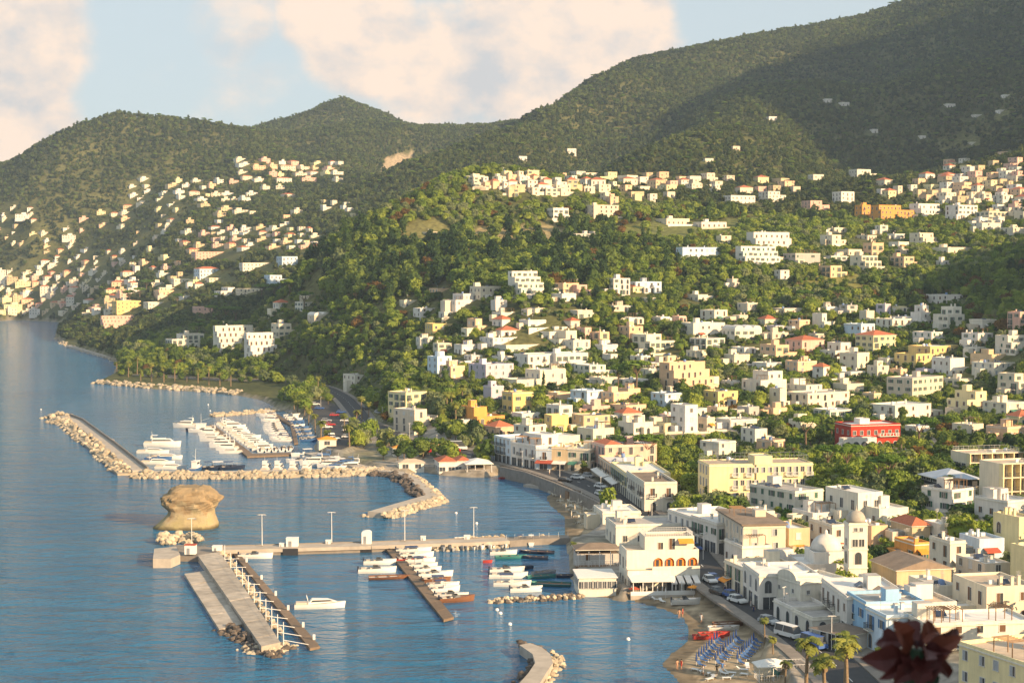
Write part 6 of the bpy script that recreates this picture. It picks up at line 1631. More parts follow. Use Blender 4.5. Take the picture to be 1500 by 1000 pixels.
boat(288,689,9,80,'fishing_boat',hull_b,'blue fishing boat with tall white wheelhouse by the breakwater',G1)
boat(232,674,9,-5,'sun_canopy_boat',hull_b,'blue open boat squeezed between the breakwater yachts',G1)
for (px, L, m) in ((312,8,hull_n),(325,9,hull_n),(340,8,hull_n)): boat(px, 687, L, 20, 'sun_canopy_boat', m, 'dark-hulled boat moored at the inner side of the breakwater', G1)
for px in (391,409,431,450): boat(px, 691, 9, 84, 'motor_yacht', hull_w, 'white cabin cruiser moored stern-on to the breakwater boulders', G1)
boat(272,626,10,176,'motor_yacht',hull_w,'white cruiser with dark waterline at the tip of the middle pontoon',G1); boat(291,632,10,176,'fishing_boat',hull_n,'dark-hulled boat near the tip of the middle pontoon',G1)
def moor(A, B2, n, L, head, side, label, group, kinds, cols, jit=4):
    for k in range(n):
        t = (k+.5)/n; a = sea(A[0]+(B2[0]-A[0])*t, A[1]+(B2[1]-A[1])*t); kind = br.choice(kinds); l = L*br.uniform(.8, 1.15)
        h = math.radians(head+br.uniform(-jit, jit)); off = l*.5+.8
        key = (a.x+math.cos(h)*off*side, a.y+math.sin(h)*off*side)
        px, py = proj(key[0], key[1], 0.0); c_ = br.choice(cols); cn = {'hull_white': 'white', 'hull_blue': 'blue', 'rubber_tube': 'grey', 'hull_wood': 'brown wooden'}.get(c_.name, 'pale')
        kn = {'motor_yacht': 'cabin yacht', 'motor_boat': 'open motor boat', 'sport_cruiser': 'sports cruiser', 'sun_canopy_boat': 'boat with sun canopy', 'rowing_boat': 'rowing boat', 'fishing_boat': 'fishing boat'}[kind]
        boat(px, py, l, math.degrees(h), kind, c_, '%s %s %s' % (cn, kn, label), group)
W3 = [hull_w, hull_w, hull_w, hull_b]
moor((310,626),(362,666),9,9.5,182,1,'berthed on the left side of the middle marina pontoon',G1,['sport_cruiser','motor_boat','motor_yacht'],[hull_w],3)
moor((312,621),(368,662),15,8.5,4,1,'berthed on the right side of the middle marina pontoon',G1,['sport_cruiser','motor_boat','sport_cruiser','motor_yacht'],[hull_w],3)
moor((405,608),(432,648),14,7.5,180,1,'berthed on the left side of the curved pontoon',G1,['motor_boat','sun_canopy_boat','motor_yacht'],[hull_w],5)
moor((412,608),(438,648),13,6.5,8,1,'berthed between the curved pontoon and the shore',G1,['motor_boat','sun_canopy_boat'],[hull_w, rub, hull_b],6)
moor((375,663),(428,661),5,7,88,1,'moored behind the end arm of the marina pontoon',G1,['motor_boat'],[hull_w],6)
moor((462,666),(540,689),11,8.5,196,1,'moored stern-on to the marina quay',G1,['motor_boat','motor_yacht','sun_canopy_boat'],[hull_w, hull_w, hull_b],6)
moor((436,676),(510,688),6,8.5,185,.3,'waiting in the corner basin of the marina',G1,['motor_boat','motor_yacht'],[hull_w],8)
moor((572,806),(640,886),11,7.0,8,1,'moored along the right side of the boat pontoon','boats along the boat pontoon',['motor_boat','motor_boat','sun_canopy_boat'],[hull_w, hull_w, hull_w, hull_wood],10)
boat(602,823,6.5,10,'motor_boat',hull_r,'red and white boat on the boat pontoon','boats along the boat pontoon')
for (px, py, L, h, k, m, lab) in ((556,826,7,5,'motor_boat',hull_w,'white boat nearest the pier left of the boat pontoon'),(552,838,8,8,'motor_boat',hull_w,'white boat left of the boat pontoon beside the wooden boat'),(570,847,8.5,8,'rowing_boat',hull_wood,'brown wooden boat left of the boat pontoon'),
   (742,838,7.5,10,'motor_boat',hull_w,'white boat with seats moored off the small boats'),(744,846,8,5,'motor_boat',hull_w,'long white boat moored off the small boats'),(750,858,7.5,0,'sun_canopy_boat',hull_w,'white boat near the dark rock groyne'),(770,866,6.5,10,'motor_boat',hull_w,'small white boat closest to the dark rock groyne'),
   (737,812,6,5,'motor_boat',hull_w,'white boat behind the blue boats under the pier'),(748,817,7,8,'rowing_boat',hull_g,'green rowing boat under the pier'),(764,808,6,10,'rowing_boat',hull_b,'blue rowing boat nearest the pier'),(788,810,7.5,175,'rowing_boat',hull_n,'long dark blue rowing boat under the pier'),
   (785,818,5.5,175,'rowing_boat',hull_n,'short dark rowing boat under the pier'),(759,833,6.5,6,'rowing_boat',hull_n,'black rowing boat between the white boats'),(797,840,5.5,25,'rowing_boat',rub,'grey dinghy beside the green boats'),(793,846,6,10,'rowing_boat',hull_g,'small green rowing boat off the pavilion'),(804,857,9,172,'rowing_boat',hull_g,'long green open boat off the pavilion'),
   (832,845,5,5,'rowing_boat',hull_n,'dark skiff tied against the waterside bar'),(714,824,1.8,0,'rowing_boat',hull_r,'tiny red tender alone on the water'),(761,797,4.5,90,'sun_canopy_boat',hull_b,'blue-covered boat under the pier railing'),(778,797,4.5,90,'sun_canopy_boat',hull_w,'white-covered boat under the pier railing'),
   (374,817,7.5,2,'motor_boat',hull_w,'white boat tucked against the pier near the jetty'),(740,701,4,20,'rowing_boat',hull_r,'small orange-red boat drawn up below the sea wall'),(677,790,3.5,5,'rowing_boat',hull_w,'white dinghy lying on the far side of the pier')):
    boat(px, py, L, h, k, m, lab, 'boats moored in the small harbour')
moor((645,803),(745,798),12,3.6,-86,1,'in the close row along the pier','dinghies in a row along the pier',['motor_boat','rowing_boat'],[hull_w, hull_w, rub],8)
moor((10,465),(105,470),8,11,178,1,'in the harbour across the bay','boats in the harbour across the bay',['motor_yacht','fishing_boat'],[hull_w],5)
# buoys
bu_s = MB(); bu_s.lathe([(.02, -.2), (.3, -.1), (.38, .15), (.28, .42), (.05, .5)], hull_w, 8); bum = bu_s.mesh('buoy')
for (px, py) in ((728,894),(733,899),(747,915),(668,752),(698,767),(305,593),(308,602),(920,937),(60,600)): tag(link('mooring_buoy', bum, None, sea(px, py)), 'small white mooring buoy afloat on open water', 'buoy', 'mooring buoys')
# ------------------------------------------------------------------ cars, beach, people
def paint(n, c): return mat('car_' + n, c, .28, 0, spec=.6)
tyre = mat('tyre', (.02, .02, .02), .8, 0)
CARC = {'white': (.72, .72, .70), 'silver': (.40, .41, .42), 'black': (.015, .015, .018), 'blue': (.05, .12, .36), 'red': (.42, .03, .03), 'grey': (.14, .145, .15)}
def make_car(c, kind='car'):
    e = empty('parked_car' if kind == 'car' else kind); m = paint(c, CARC[c])
    L, W, H1, H2 = (4.1, 1.7, .85, 1.46) if kind == 'car' else ((5.2, 1.95, 1.1, 2.2) if kind == 'van' else (11.5, 2.5, 1.3, 3.1))
    mb = MB(); h = W/2
    if kind == 'car': prof = [(-L/2, .35), (-L/2+.05, .78), (-L/2+.3, .9), (-.4*L*.5, .92), (.22*L, .9), (.46*L, .76), (L/2, .6), (L/2, .32)]
    else: prof = [(-L/2, .4), (-L/2, H1), (L/2-.5, H1), (L/2-.05, H1*.85), (L/2, .4)]
    mb.rings([[(x, -h, z) for x, z in prof], [(x, h, z) for x, z in prof]], m); mb.build('body', e)
    c0, c1, c2, c3 = (-L*.47, -L*.36, L*.05, L*.22) if kind == 'car' else (-L/2+.02, -L/2+.15, L*.33, L*.45)
    zb = .88 if kind == 'car' else H1-.02
    mb = MB(); g = h-.06; t = h-.2
    mb.rings([[(c0, -g, zb), (c3, -g, zb), (c3, g, zb), (c0, g, zb)], [(c1, -t, H2-.06), (c2, -t, H2-.06), (c2, t, H2-.06), (c1, t, H2-.06)]], glass); mb.build('window_glass', e)
    mb = MB(); mb.box(c1-.05, c2+.05, -t-.02, t+.02, H2-.057, H2, m)
    for x in (c1+.1, (c1+c2)/2):
        for s in (-1, 1): mb.tube((x-.1, s*(g+.01), zb), (x, s*(t+.01), H2-.04), .05, .05, m, 4)
    mb.build('roof', e)
    wm = MB(); wm.tube((0, -.1, 0), (0, .1, 0), .31, .31, tyre, 10); wme = WIN.setdefault('wheel', wm.mesh('wheel'))
    for x in (-L*.31, L*.32):
        for s in (-1, 1): link('wheel', wme, e, (x, s*(h-.1), .31))
    return e
CARP = {}
def car(px, py, rz, c, lab, group, kind='car'):
    if (c, kind) in CARP: o = copy_tree(CARP[(c, kind)])
    else: o = make_car(c, kind); CARP[(c, kind)] = o
    p = hit(px, py); x, y = p.x, p.y
    rd = float(road_dist(np.array([x]), np.array([y]))[0]); z = 2.605 if rd < 0 else Z(x, y)+.05
    o.location = (x, y, z); o.rotation_euler = (0, 0, rz); tag(o, lab, 'car' if kind == 'car' else kind, group); return o
lot = [sea(a, b, 2.5) for a, b in ((447,590),(470,585),(492,592),(512,612),(520,650),(500,658),(480,656),(473,625))]
mb = MB(); prism(mb, [(p.x, p.y) for p in lot], 1.0, 2.56, asphalt); tag(mb.build('car_park'), kind='structure')
KEEP_CLEAR.append([(p.x, p.y) for p in lot])
cr_ = random.Random(4); CC = ['white', 'silver', 'black', 'blue', 'white', 'grey', 'red', 'white']
for (px, py) in ((468,600),(490,610),(478,618),(484,624),(479,630),(506,618),(508,626),(508,634),(509,642),(482,638),(490,645),(500,606),(462,594)):
    c = cr_.choice(CC); o = car(px, py, cr_.uniform(-.3, .4), c, '%s car in the marina car park' % c, 'cars in the marina car park'); o.location.z = 2.58
for (px, py, rz, c, lab) in ((1040,856,-1.3,'white','white car parked beside the beach restaurant'),(1046,853,-1.3,'blue','dark blue car in the street by the beach restaurant'),(1072,887,-1.0,'blue','blue car parked at the top of the beach'),(1080,894,-1.0,'white','white car parked beside the blue car at the beach top'),(1126,916,-1.0,'silver','silver car parked along the beach street'),
   (1052,878,-1.1,'black','black car at the beach wall'),(893,704,-.9,'white','white car in the seafront road near the pink house'),(880,716,-.9,'white','white car at the bend of the seafront road'),(862,700,-.8,'silver','silver car in front of the cream seafront house'),(846,703,-.7,'white','white car on the seafront road before the shops'),(828,706,-.6,'black','dark car on the seafront road before the shops'),
   (892,728,-1.1,'silver','silver car parked below the pale yellow house'),(880,727,-1.1,'white','white car parked on the seafront above the pebble beach'),(545,618,-.9,'white','white car on the road above the marina'),(553,606,-1.2,'silver','silver car on the road by the yellow harbour house'),(535,600,-.9,'black','dark car on the road above the marina'),(620,655,-.5,'grey','grey car near the bus stop'),(590,642,-.7,'white','white car below the beige harbour house'),(1008,800,-1.2,'black','dark car in the upper shopping street'),(1018,806,-1.2,'blue','blue car under the awnings of the shopping street'),(700,672,-.4,'grey','grey car by the harbour restaurant')):
    car(px, py, rz, c, lab, None)
car(1155,935,-1.0,'white','white van parked on the beach street beside the cafe',None,'van'); car(1192,952,-1.1,'blue','blue covered van parked behind the palms',None,'van')
car(660,660,.05,'white','white coach parked by the harbour restaurant',None,'bus'); car(650,663,.05,'red','dark red coach parked by the harbour restaurant',None,'bus')
# scooters are too small to show; people and beach things follow
skin = mat('skin', (.48, .27, .17), .7, .05); 
def person(px, py, c, lab, rz=0, arms=.12, h=1.72, sit=False):
    cm = mat('cloth_' + c, {'white': (.7, .68, .65), 'navy': (.03, .05, .12), 'red': (.45, .05, .04), 'black': (.02, .02, .02), 'blue': (.08, .2, .45), 'skin': (.48, .27, .17)}[c], .9, .05)
    p = hit(px, py); e = empty('person', p, rz); n = 8
    # one continuous surface: two legs merged into a torso, arms and head, grown by the skin modifier
    J = {'pel': (0, 0, .95), 'chest': (0, 0, 1.32), 'neck': (0, 0, 1.47), 'head': (0, .01, 1.58), 'top': (0, .01, 1.70), 'kl': (-.10, .03, .50), 'al': (-.11, 0, .08), 'tl': (-.11, -.14, .04), 'kr': (.10, -.04, .50), 'ar': (.11, .02, .08), 'tr': (.11, -.12, .04),
         'sl': (-.20, 0, 1.40), 'el': (-.20-arms, .03, 1.12), 'wl': (-.22-arms, -.06, .88), 'sr': (.20, 0, 1.40), 'er': (.20+arms, .03, 1.12), 'wr': (.22+arms, -.06, .88), 'hl': (-.09, 0, .9), 'hr': (.09, 0, .9)}
    R = {'pel': .13, 'chest': .14, 'neck': .055, 'head': .095, 'top': .06, 'kl': .062, 'al': .042, 'tl': .035, 'kr': .062, 'ar': .042, 'tr': .035, 'sl': .07, 'el': .045, 'wl': .032, 'sr': .07, 'er': .045, 'wr': .032, 'hl': .09, 'hr': .09}
    E = [('pel','chest'),('chest','neck'),('neck','head'),('head','top'),('pel','hl'),('hl','kl'),('kl','al'),('al','tl'),('pel','hr'),('hr','kr'),('kr','ar'),('ar','tr'),('chest','sl'),('sl','el'),('el','wl'),('chest','sr'),('sr','er'),('er','wr')]
    key = ('person', c)
    if key not in WIN:
        ks = list(J); me = bpy.data.meshes.new('body'); me.from_pydata([J[k] for k in ks], [(ks.index(a), ks.index(b)) for a, b in E], [])
        tmp = bpy.data.objects.new('tmp', me); COL.objects.link(tmp); md = tmp.modifiers.new('s', 'SKIN')
        for i, k in enumerate(ks): me.skin_vertices[0].data[i].radius = (R[k], R[k])
        me.skin_vertices[0].data[0].use_root = True
        sd = tmp.modifiers.new('u', 'SUBSURF'); sd.levels = 1; sd.render_levels = 1
        bpy.context.view_layer.update(); ev = tmp.evaluated_get(bpy.context.evaluated_depsgraph_get()); bm_ = bpy.data.meshes.new_from_object(ev)
        bpy.data.objects.remove(tmp); bm_.materials.clear(); bm_.materials.append(skin); bm_.materials.append(cm)
        for f in bm_.polygons: z = f.center.z; f.material_index = 1 if (.55 < z < 1.42 and abs(f.center.x) < .27) else 0; f.use_smooth = True
        hm = MB(); hm.lathe([(.02, 1.74), (.09, 1.70), (.115, 1.62), (.10, 1.55)][::-1], mat('hair', (.03, .02, .015), .8, 0), 8, (0, .03)); WIN[key] = (bm_, hm.mesh('hair'))
    a, b = WIN[key]; link('body', a, e); link('hair', b, e); tag(e, lab, 'person'); return e
for i, (px, py, c, lab) in enumerate(((995,907,'skin','bather standing at the water edge below the white boat'),(1000,905,'red','person in red beside the water edge bather'),(1027,912,'white','person in white alone on the open sand'),(992,984,'skin','bather walking where the sand point meets the sea'),(998,983,'red','person in red on the sand point'),(1050,990,'black','person in black near the blue loungers'),(1030,992,'white','person in white at the wet sand'),
    (1098,882,'white','pedestrian in white crossing the beach street'),(1100,894,'white','second pedestrian in white walking by the parked blue car'),(1104,900,'navy','pedestrian in navy by the chapel'),(1062,870,'navy','pedestrian in navy outside the salmon shop'),(1240,960,'white','person in white between the palms and the cafe'),(1058,985,'blue','person in blue among the loungers'),(805,695,'white','pedestrian in white under the red awning'),(950,757,'black','pedestrian in black on the seafront bend'))):
    person(px, py, c, lab, i*1.3)
# --- beach
blue_c = mat('parasol_blue', (.03, .07, .22), .85, .1); blue_l = mat('lounger_blue', (.05, .11, .26), .8, .1)
def parasol_src(m, closed=True, white=False):
    e = empty('beach_parasol'); mb = MB(); mb.tube((0, 0, -.2), (0, 0, 2.1), .03, .025, rail_w, 6); mb.build('pole', e)
    mb = MB()
    if closed: mb.lathe([(.05, .75), (.13, .9), (.16, 1.3), (.08, 1.9), (.02, 2.2)], m, 8)
    else:
        n = 8
        mb.rings([[(1.25*math.cos(2*math.pi*i/n), 1.25*math.sin(2*math.pi*i/n), 1.8) for i in range(n)], [(.05*math.cos(2*math.pi*i/n), .05*math.sin(2*math.pi*i/n), 2.25) for i in range(n)]], m, cap=False)
    mb.build('canopy', e); return e
def lounger_src(m):
    e = empty('sun_lounger'); mb = MB(); mb.box(-.32, .32, -.9, .5, .28, .34, m); mb.face([(-.32, .5, .34), (.32, .5, .34), (.32, 1.0, .75), (-.32, 1.0, .75)], m); mb.build('mattress', e)
    for x in (-.28, .28):
        for y in (-.8, .4): mb = MB(); mb.box(x-.03, x+.03, y-.03, y+.03, -.1, .278, rail_w); mb.build('leg', e)
    return e
ps = parasol_src(blue_c); ls = lounger_src(blue_l); first = [True, True]
def row(A, B2, n, lab):
    for k in range(n):
        t = k/(n-1); p = hit(A[0]+(B2[0]-A[0])*t, A[1]+(B2[1]-A[1])*t)
        o = ps if first[0] else copy_tree(ps); first[0] = False; o.location = p; tag(o, 'closed blue parasol ' + lab, 'parasol', 'closed blue parasols ' + lab)
        for dx in (.8,):
            o = ls if first[1] else copy_tree(ls); first[1] = False; o.location = (p.x+dx, p.y-.4, Z(p.x+dx, p.y-.4)); o.rotation_euler.z = .5; tag(o, 'blue sun lounger ' + lab, 'lounger', 'blue loungers ' + lab)
row((1020,975),(1050,942),9,'in the row by the water'); row((1048,974),(1078,940),9,'in the middle row of the beach'); row((1080,972),(1104,945),8,'in the landward row of the beach')
wl = lounger_src(mat('lounger_white', (.7, .69, .66), .7, .05)); fw = True
for (px, py) in ((1020,985),(1028,988),(1036,992),(1046,994),(1060,988),(1070,990),(1088,985),(1092,990),(1095,980),(948,876),(955,878),(962,881),(940,874),(970,884),(1040,996),(1066,996)):
    o = wl if fw else copy_tree(wl); fw = False; p = hit(px, py); o.location = p; o.rotation_euler.z = px*.7; tag(o, 'white sun lounger set out on the sand', 'lounger', 'white loungers on the sand')
wp = parasol_src(rail_w); fw = True
for (px, py) in ((925,874),(938,874),(947,872),(958,870),(975,876),(990,870),(1000,866),(972,866),(963,876)):
    o = wp if fw else copy_tree(wp); fw = False; o.location = hit(px, py); tag(o, 'closed white parasol in front of the beach restaurant', 'parasol', 'closed white parasols at the restaurant')
op = parasol_src(awn_o, False); op.location = hit(1016, 874); tag(op, 'open orange parasol at the corner of the beach restaurant', 'parasol')
rp = parasol_src(awn_r, False); rp.location = hit(929, 878); tag(rp, 'open red parasol below the restaurant terrace', 'parasol')
rp = parasol_src(awn_r, False); p = hit(1050, 802); rp.location = (p.x-1, p.y, p.z+.5); rp.scale = (1.3, 1.3, 1.5); tag(rp, 'open red parasol in the upper shopping street', 'parasol')
# pebble-beach bathing chairs in the little bay
pl = lounger_src(mat('lounger_sand', (.55, .50, .40), .8, .05)); fw = True; rb = random.Random(9)
bayc = [(812+ (k % 7)*7 + (k//7)*7, 726+(k//7)*8+(k % 7)*1.2) for k in range(42)]
for (px, py) in bayc:
    o = pl if fw else copy_tree(pl); fw = False; o.location = hit(px+rb.uniform(-2, 2), py+rb.uniform(-1.5, 1.5)); o.rotation_euler.z = rb.uniform(0, 6); tag(o, 'pale sun lounger on the pebble beach of the little bay', 'lounger', 'loungers on the pebble beach')
pp = parasol_src(mat('parasol_sand', (.58, .52, .42), .85, .1)); fw = True
for k in range(16):
    o = pp if fw else copy_tree(pp); fw = False; o.location = hit(813+(k % 4)*13+(k//4)*8, 725+(k//4)*12+(k % 4)*2.0); tag(o, 'closed sand-coloured parasol on the pebble beach of the little bay', 'parasol', 'parasols on the pebble beach')
b = Building('beach_hut', hit(832, 733), .3, 2); b.block(0, 4, 0, 2.5, -.5, 2.3, timber, 'brown', .05); b.win('f', 2, .4, 'wide', 'white', 0, 4, 0, 2.5); b.done('beach hut', '', '', None, 'small brown timber hut on the pebble beach')
# boats drawn up and kayaks
for (px, py, m, lab, k) in ((1004,888,hull_w,'white boat under cover drawn up on the sand','motor_boat'),(1046,934,hull_r,'red pedalo boat lying at the back of the parasols','rowing_boat'),(1038,936,hull_r,'second red boat beside the red pedalo','rowing_boat'),(1066,920,hull_wood,'wooden boat drawn up by the beach wall','rowing_boat'),(1060,926,hull_w,'white skiff drawn up beside the wooden boat','rowing_boat')):
    o = boat(px, py, 5.5, 5, k, m, lab, None); p = hit(px, py); o.location = (p.x, p.y, p.z+.25)
g = Building('gazebo', hit(1112, 1000), .1, 2); g.fence(0, 4.5, 0, 3, .0, rail_w, 1.0, .4)
for x in (0, 2.2, 4.4):
    for y in (0, 2.9): m = MB(); m.box(x, x+.1, y, y+.1, -.5, 2.3, rail_w); m.build('post', g.root)
g.pitched(0, 4.5, 0, 3, 2.45, .9, awn_w); g.done('gazebo', '', '', None, 'white tent-roofed gazebo at the end of the beach')
d = Building('bathing_deck', hit(1140, 992), .15, 2); d.block(0, 5, 0, 3.6, -.6, .7, hull_g, 'white', .02, 'platform'); d.fence(0, 5, 0, 3.6, .7, rail_w, 1.0, .5); d.done('deck', '', '', None, 'teal bathing deck with white railing beside the gazebo')
# ------------------------------------------------------------------ single trees
def tree(kind, px, py, s, label, name, group, at=None, rz=None):
    p = at or hit(px, py); v = TREE[kind]; k = HSEED[0] % len(v); HSEED[0] += 1
    e = empty(name, (p.x, p.y, p.z-.1), HSEED[0]*2.4 if rz is None else rz); e.scale = (s, s, s)
    link('trunk', v[k][0], e); link('crown', v[k][1], e); tag(e, label, 'tree', group); return e
for (px, py, s, lab) in ((1181,662,1.15,'great umbrella pine left of the red villa'),(1347,662,1.05,'tall umbrella pine with bare forked trunk right of the red villa'),(1302,722,.95,'umbrella pine with slim trunk below the red villa'),(1287,718,.85,'umbrella pine beside the slim-trunked pine below the villa'),(1240,706,1.0,'broad umbrella pine behind the house with red awnings'),(1212,700,.9,'umbrella pine at the right end of the yellow hotel'),
                         (932,574,1.25,'widest umbrella pine standing over the middle gardens'),(905,572,1.0,'smaller umbrella pine left of the widest one'),(950,690,1.1,'spreading pine behind the peach seafront house'),(920,686,1.0,'spreading pine behind the pink seafront house'),(1177,455,1.0,'umbrella pine above the red-roofed pink villa'),(1228,452,1.05,'flat-topped umbrella pine at the ravine edge'),(1440,158,1.4,'lone flat-topped pine high on the mountain')):
    tree('pine', px, py, s, lab, 'umbrella_pine', 'umbrella pines')
for (px, py) in ((383,440),(402,440),(425,440),(205,442),(190,446),(215,430),(332,474),(345,475),(310,472),(290,500),(445,458),(260,452)): tree('pine', px, py, 1.25, 'umbrella pine rising above the coast slope houses', 'umbrella_pine', 'umbrella pines of the coast slope')
for (px, py) in ((206,558),(240,560),(222,559),(274,561),(290,562),(306,564),(322,565),(338,566),(256,561),(171,547),(188,552),(201,548)): tree('palm', px, py, 1.2, 'slim palm in the row along the promenade', 'palm_tree', 'palms of the promenade', rz=px)
for (px, py, s) in ((436,606,1.0),(431,600,.9),(470,655,1.1),(480,652,.9),(512,655,1.1),(530,615,1.1),(522,622,1.0),(540,612,.9),(466,574,.9),(450,575,1.0),(474,580,.9),(505,640,1.0),(446,610,.8),(452,622,.9),(462,636,.9),(570,655,.9),(615,668,.7)): tree('palm', px, py, s, 'bushy palm beside the marina car park', 'palm_tree', 'palms around the marina', rz=px)
for (px, py) in ((677,600),(684,602),(662,605),(655,612),(650,622),(668,622)): tree('palm', px, py, 1.15, 'tall palm in the garden above the harbour restaurant', 'palm_tree', 'palms of the harbour garden', rz=px)
for (px, py, s, lab) in ((1180,1034,1.15,'bushy palm at the beach end nearest the gazebo'),(1208,1034,1.2,'second bushy palm beside the beach street'),(1238,1006,1.1,'palm in front of the blue house'),(1241,1046,1.2,'palm below the blue house balcony'),(1150,1000,.6,'short palm beside the bathing deck'),(1132,965,.5,'young palm along the beach wall'),(1120,945,.5,'young palm at the back of the beach'),(1390,725,.8,'palm by the dining room corner'),(1320,672,.9,'golden palm right of the red villa'),(1352,692,.7,'palm on the terrace below the red villa'),(840,812,.5,'small palm beside the waterside bar')): tree('palm', px, py, s, lab, 'palm_tree', 'palms near the beach', rz=px)
for (px, py, s) in ((796,568,.9),(702,618,.9),(700,655,.7),(955,578,.7),(690,612,.8),(1120,655,.6),(1386,610,.7)): tree('cypress', px, py, s, 'dark slender cypress between the town houses', 'cypress_tree', 'cypresses of the town')
# broadleaved trees of the gardens
tr = random.Random(8); cnt = 0; tried = 0
hbx = HOUSE_BOX
ZON = [(1020,700,1100,735,8,'behind the white row beside the yellow hotel'),(1340,700,1440,760,14,'below the balconied hotel'),(1090,625,1240,665,12,'around the terraces behind the yellow hotel'),(960,640,1030,700,10,'between the pink house and the yellow hotel'),(640,560,720,650,20,'in the harbour garden'),(620,470,860,600,40,'among the houses below the tiered cream house'),(860,480,1150,620,45,'among the houses round the middle gardens'),(1150,460,1500,640,55,'among the houses of the right-hand slope'),(480,560,560,600,14,'above the marina road'),
       (420,470,600,565,70,'on the wooded coast spur'),(860,540,980,600,10,'in the middle gardens'),(1040,500,1110,560,10,'between the white terraces'),(1380,540,1500,660,12,'on the right-hand terraces'),(560,640,640,690,8,'along the harbour green'),(740,450,960,480,16,'on the green slope above the town'),(1100,400,1300,450,16,'on the green slope under the hillside hotel'),(200,490,440,545,20,'behind the palm promenade')]
for (xa, ya, xb, yb, n, zl) in ZON:
    k = 0; t_ = 0
    while k < n and t_ < n*14:
        t_ += 1; px = tr.uniform(xa, xb); py = tr.uniform(ya, yb); p = hit(px, py)
        if p.z < 1.5: continue
        s = tr.uniform(.6, 1.15); s_ = F/p.y; top = py-6*s*s_; bad = False
        if float(road_dist(np.array([p.x]), np.array([p.y]))[0]) < 3: continue
        for (x0, x1, yt, y1, dd, wx, wy, wr) in hbx:
            if math.hypot(p.x-wx, p.y-wy) < wr+.8*s or (p.y < dd and p.y > dd-120 and x0-1.6*s*s_ < px < x1+1.6*s*s_ and top < y1-.5*(y1-yt) and py > yt): bad = True; break
        if bad: continue
        kd = tr.choice(['broad_oak', 'broad_lime', 'broad_olive', 'broad_dark', 'tall_oak', 'broad_oak', 'broad_lime']); nm = {'broad_oak': 'green', 'broad_lime': 'light green', 'broad_olive': 'grey-green', 'broad_dark': 'dark green', 'tall_oak': 'tall green', 'broad_rust': 'rusty'}[kd]
        tree(kd, px, py, s, '%s leafy tree %s' % (nm, zl), 'leafy_tree', 'leafy trees ' + zl, at=p); k += 1
HOUSE_BOX += [(1165,1225,625,668,HOUSE_BOX[0][4]*0+540,0,0,.1)]
# ------------------------------------------------------------------ labels for the buildings: look, then neighbours
def label_buildings():
    from collections import defaultdict
    def words(s): return len(s.replace('-', ' ').split())
    by = defaultdict(list)
    for b in BLD:
        if b['label']: b['o']['label'] = b['label']; b['o']['category'] = b['cat']; continue
        f = []
        for t in b['feat']:
            if t not in f: f.append(t)
        b['f'] = f
        by[(b['bits'], b['where'])].append(b)
    for (bits, wh), l in by.items():
        for b in l:
            ft = ''
            if b['f']:
                ft = ' with ' + b['f'][0]
                if len(b['f']) > 1 and len((bits + ft + ' and ' + b['f'][1] + ' ' + wh).split()) <= 16: ft += ' and ' + b['f'][1]
            lab = bits + ft + ' ' + wh
            while len(lab.split()) > 16:
                if ft: lab = bits + ' ' + wh; ft = ''
                else: lab = ' '.join(lab.split()[:16])
            b['final'] = lab
    cnt = defaultdict(list)
    for l in by.values():
        for b in l: cnt[b['final']].append(b)
    for lab, l in cnt.items():
        for b in l:
            b['o']['label'] = lab; b['o']['category'] = b['cat']
            b['o']['group'] = 'houses ' + ' '.join(b['where'].split())
label_buildings()
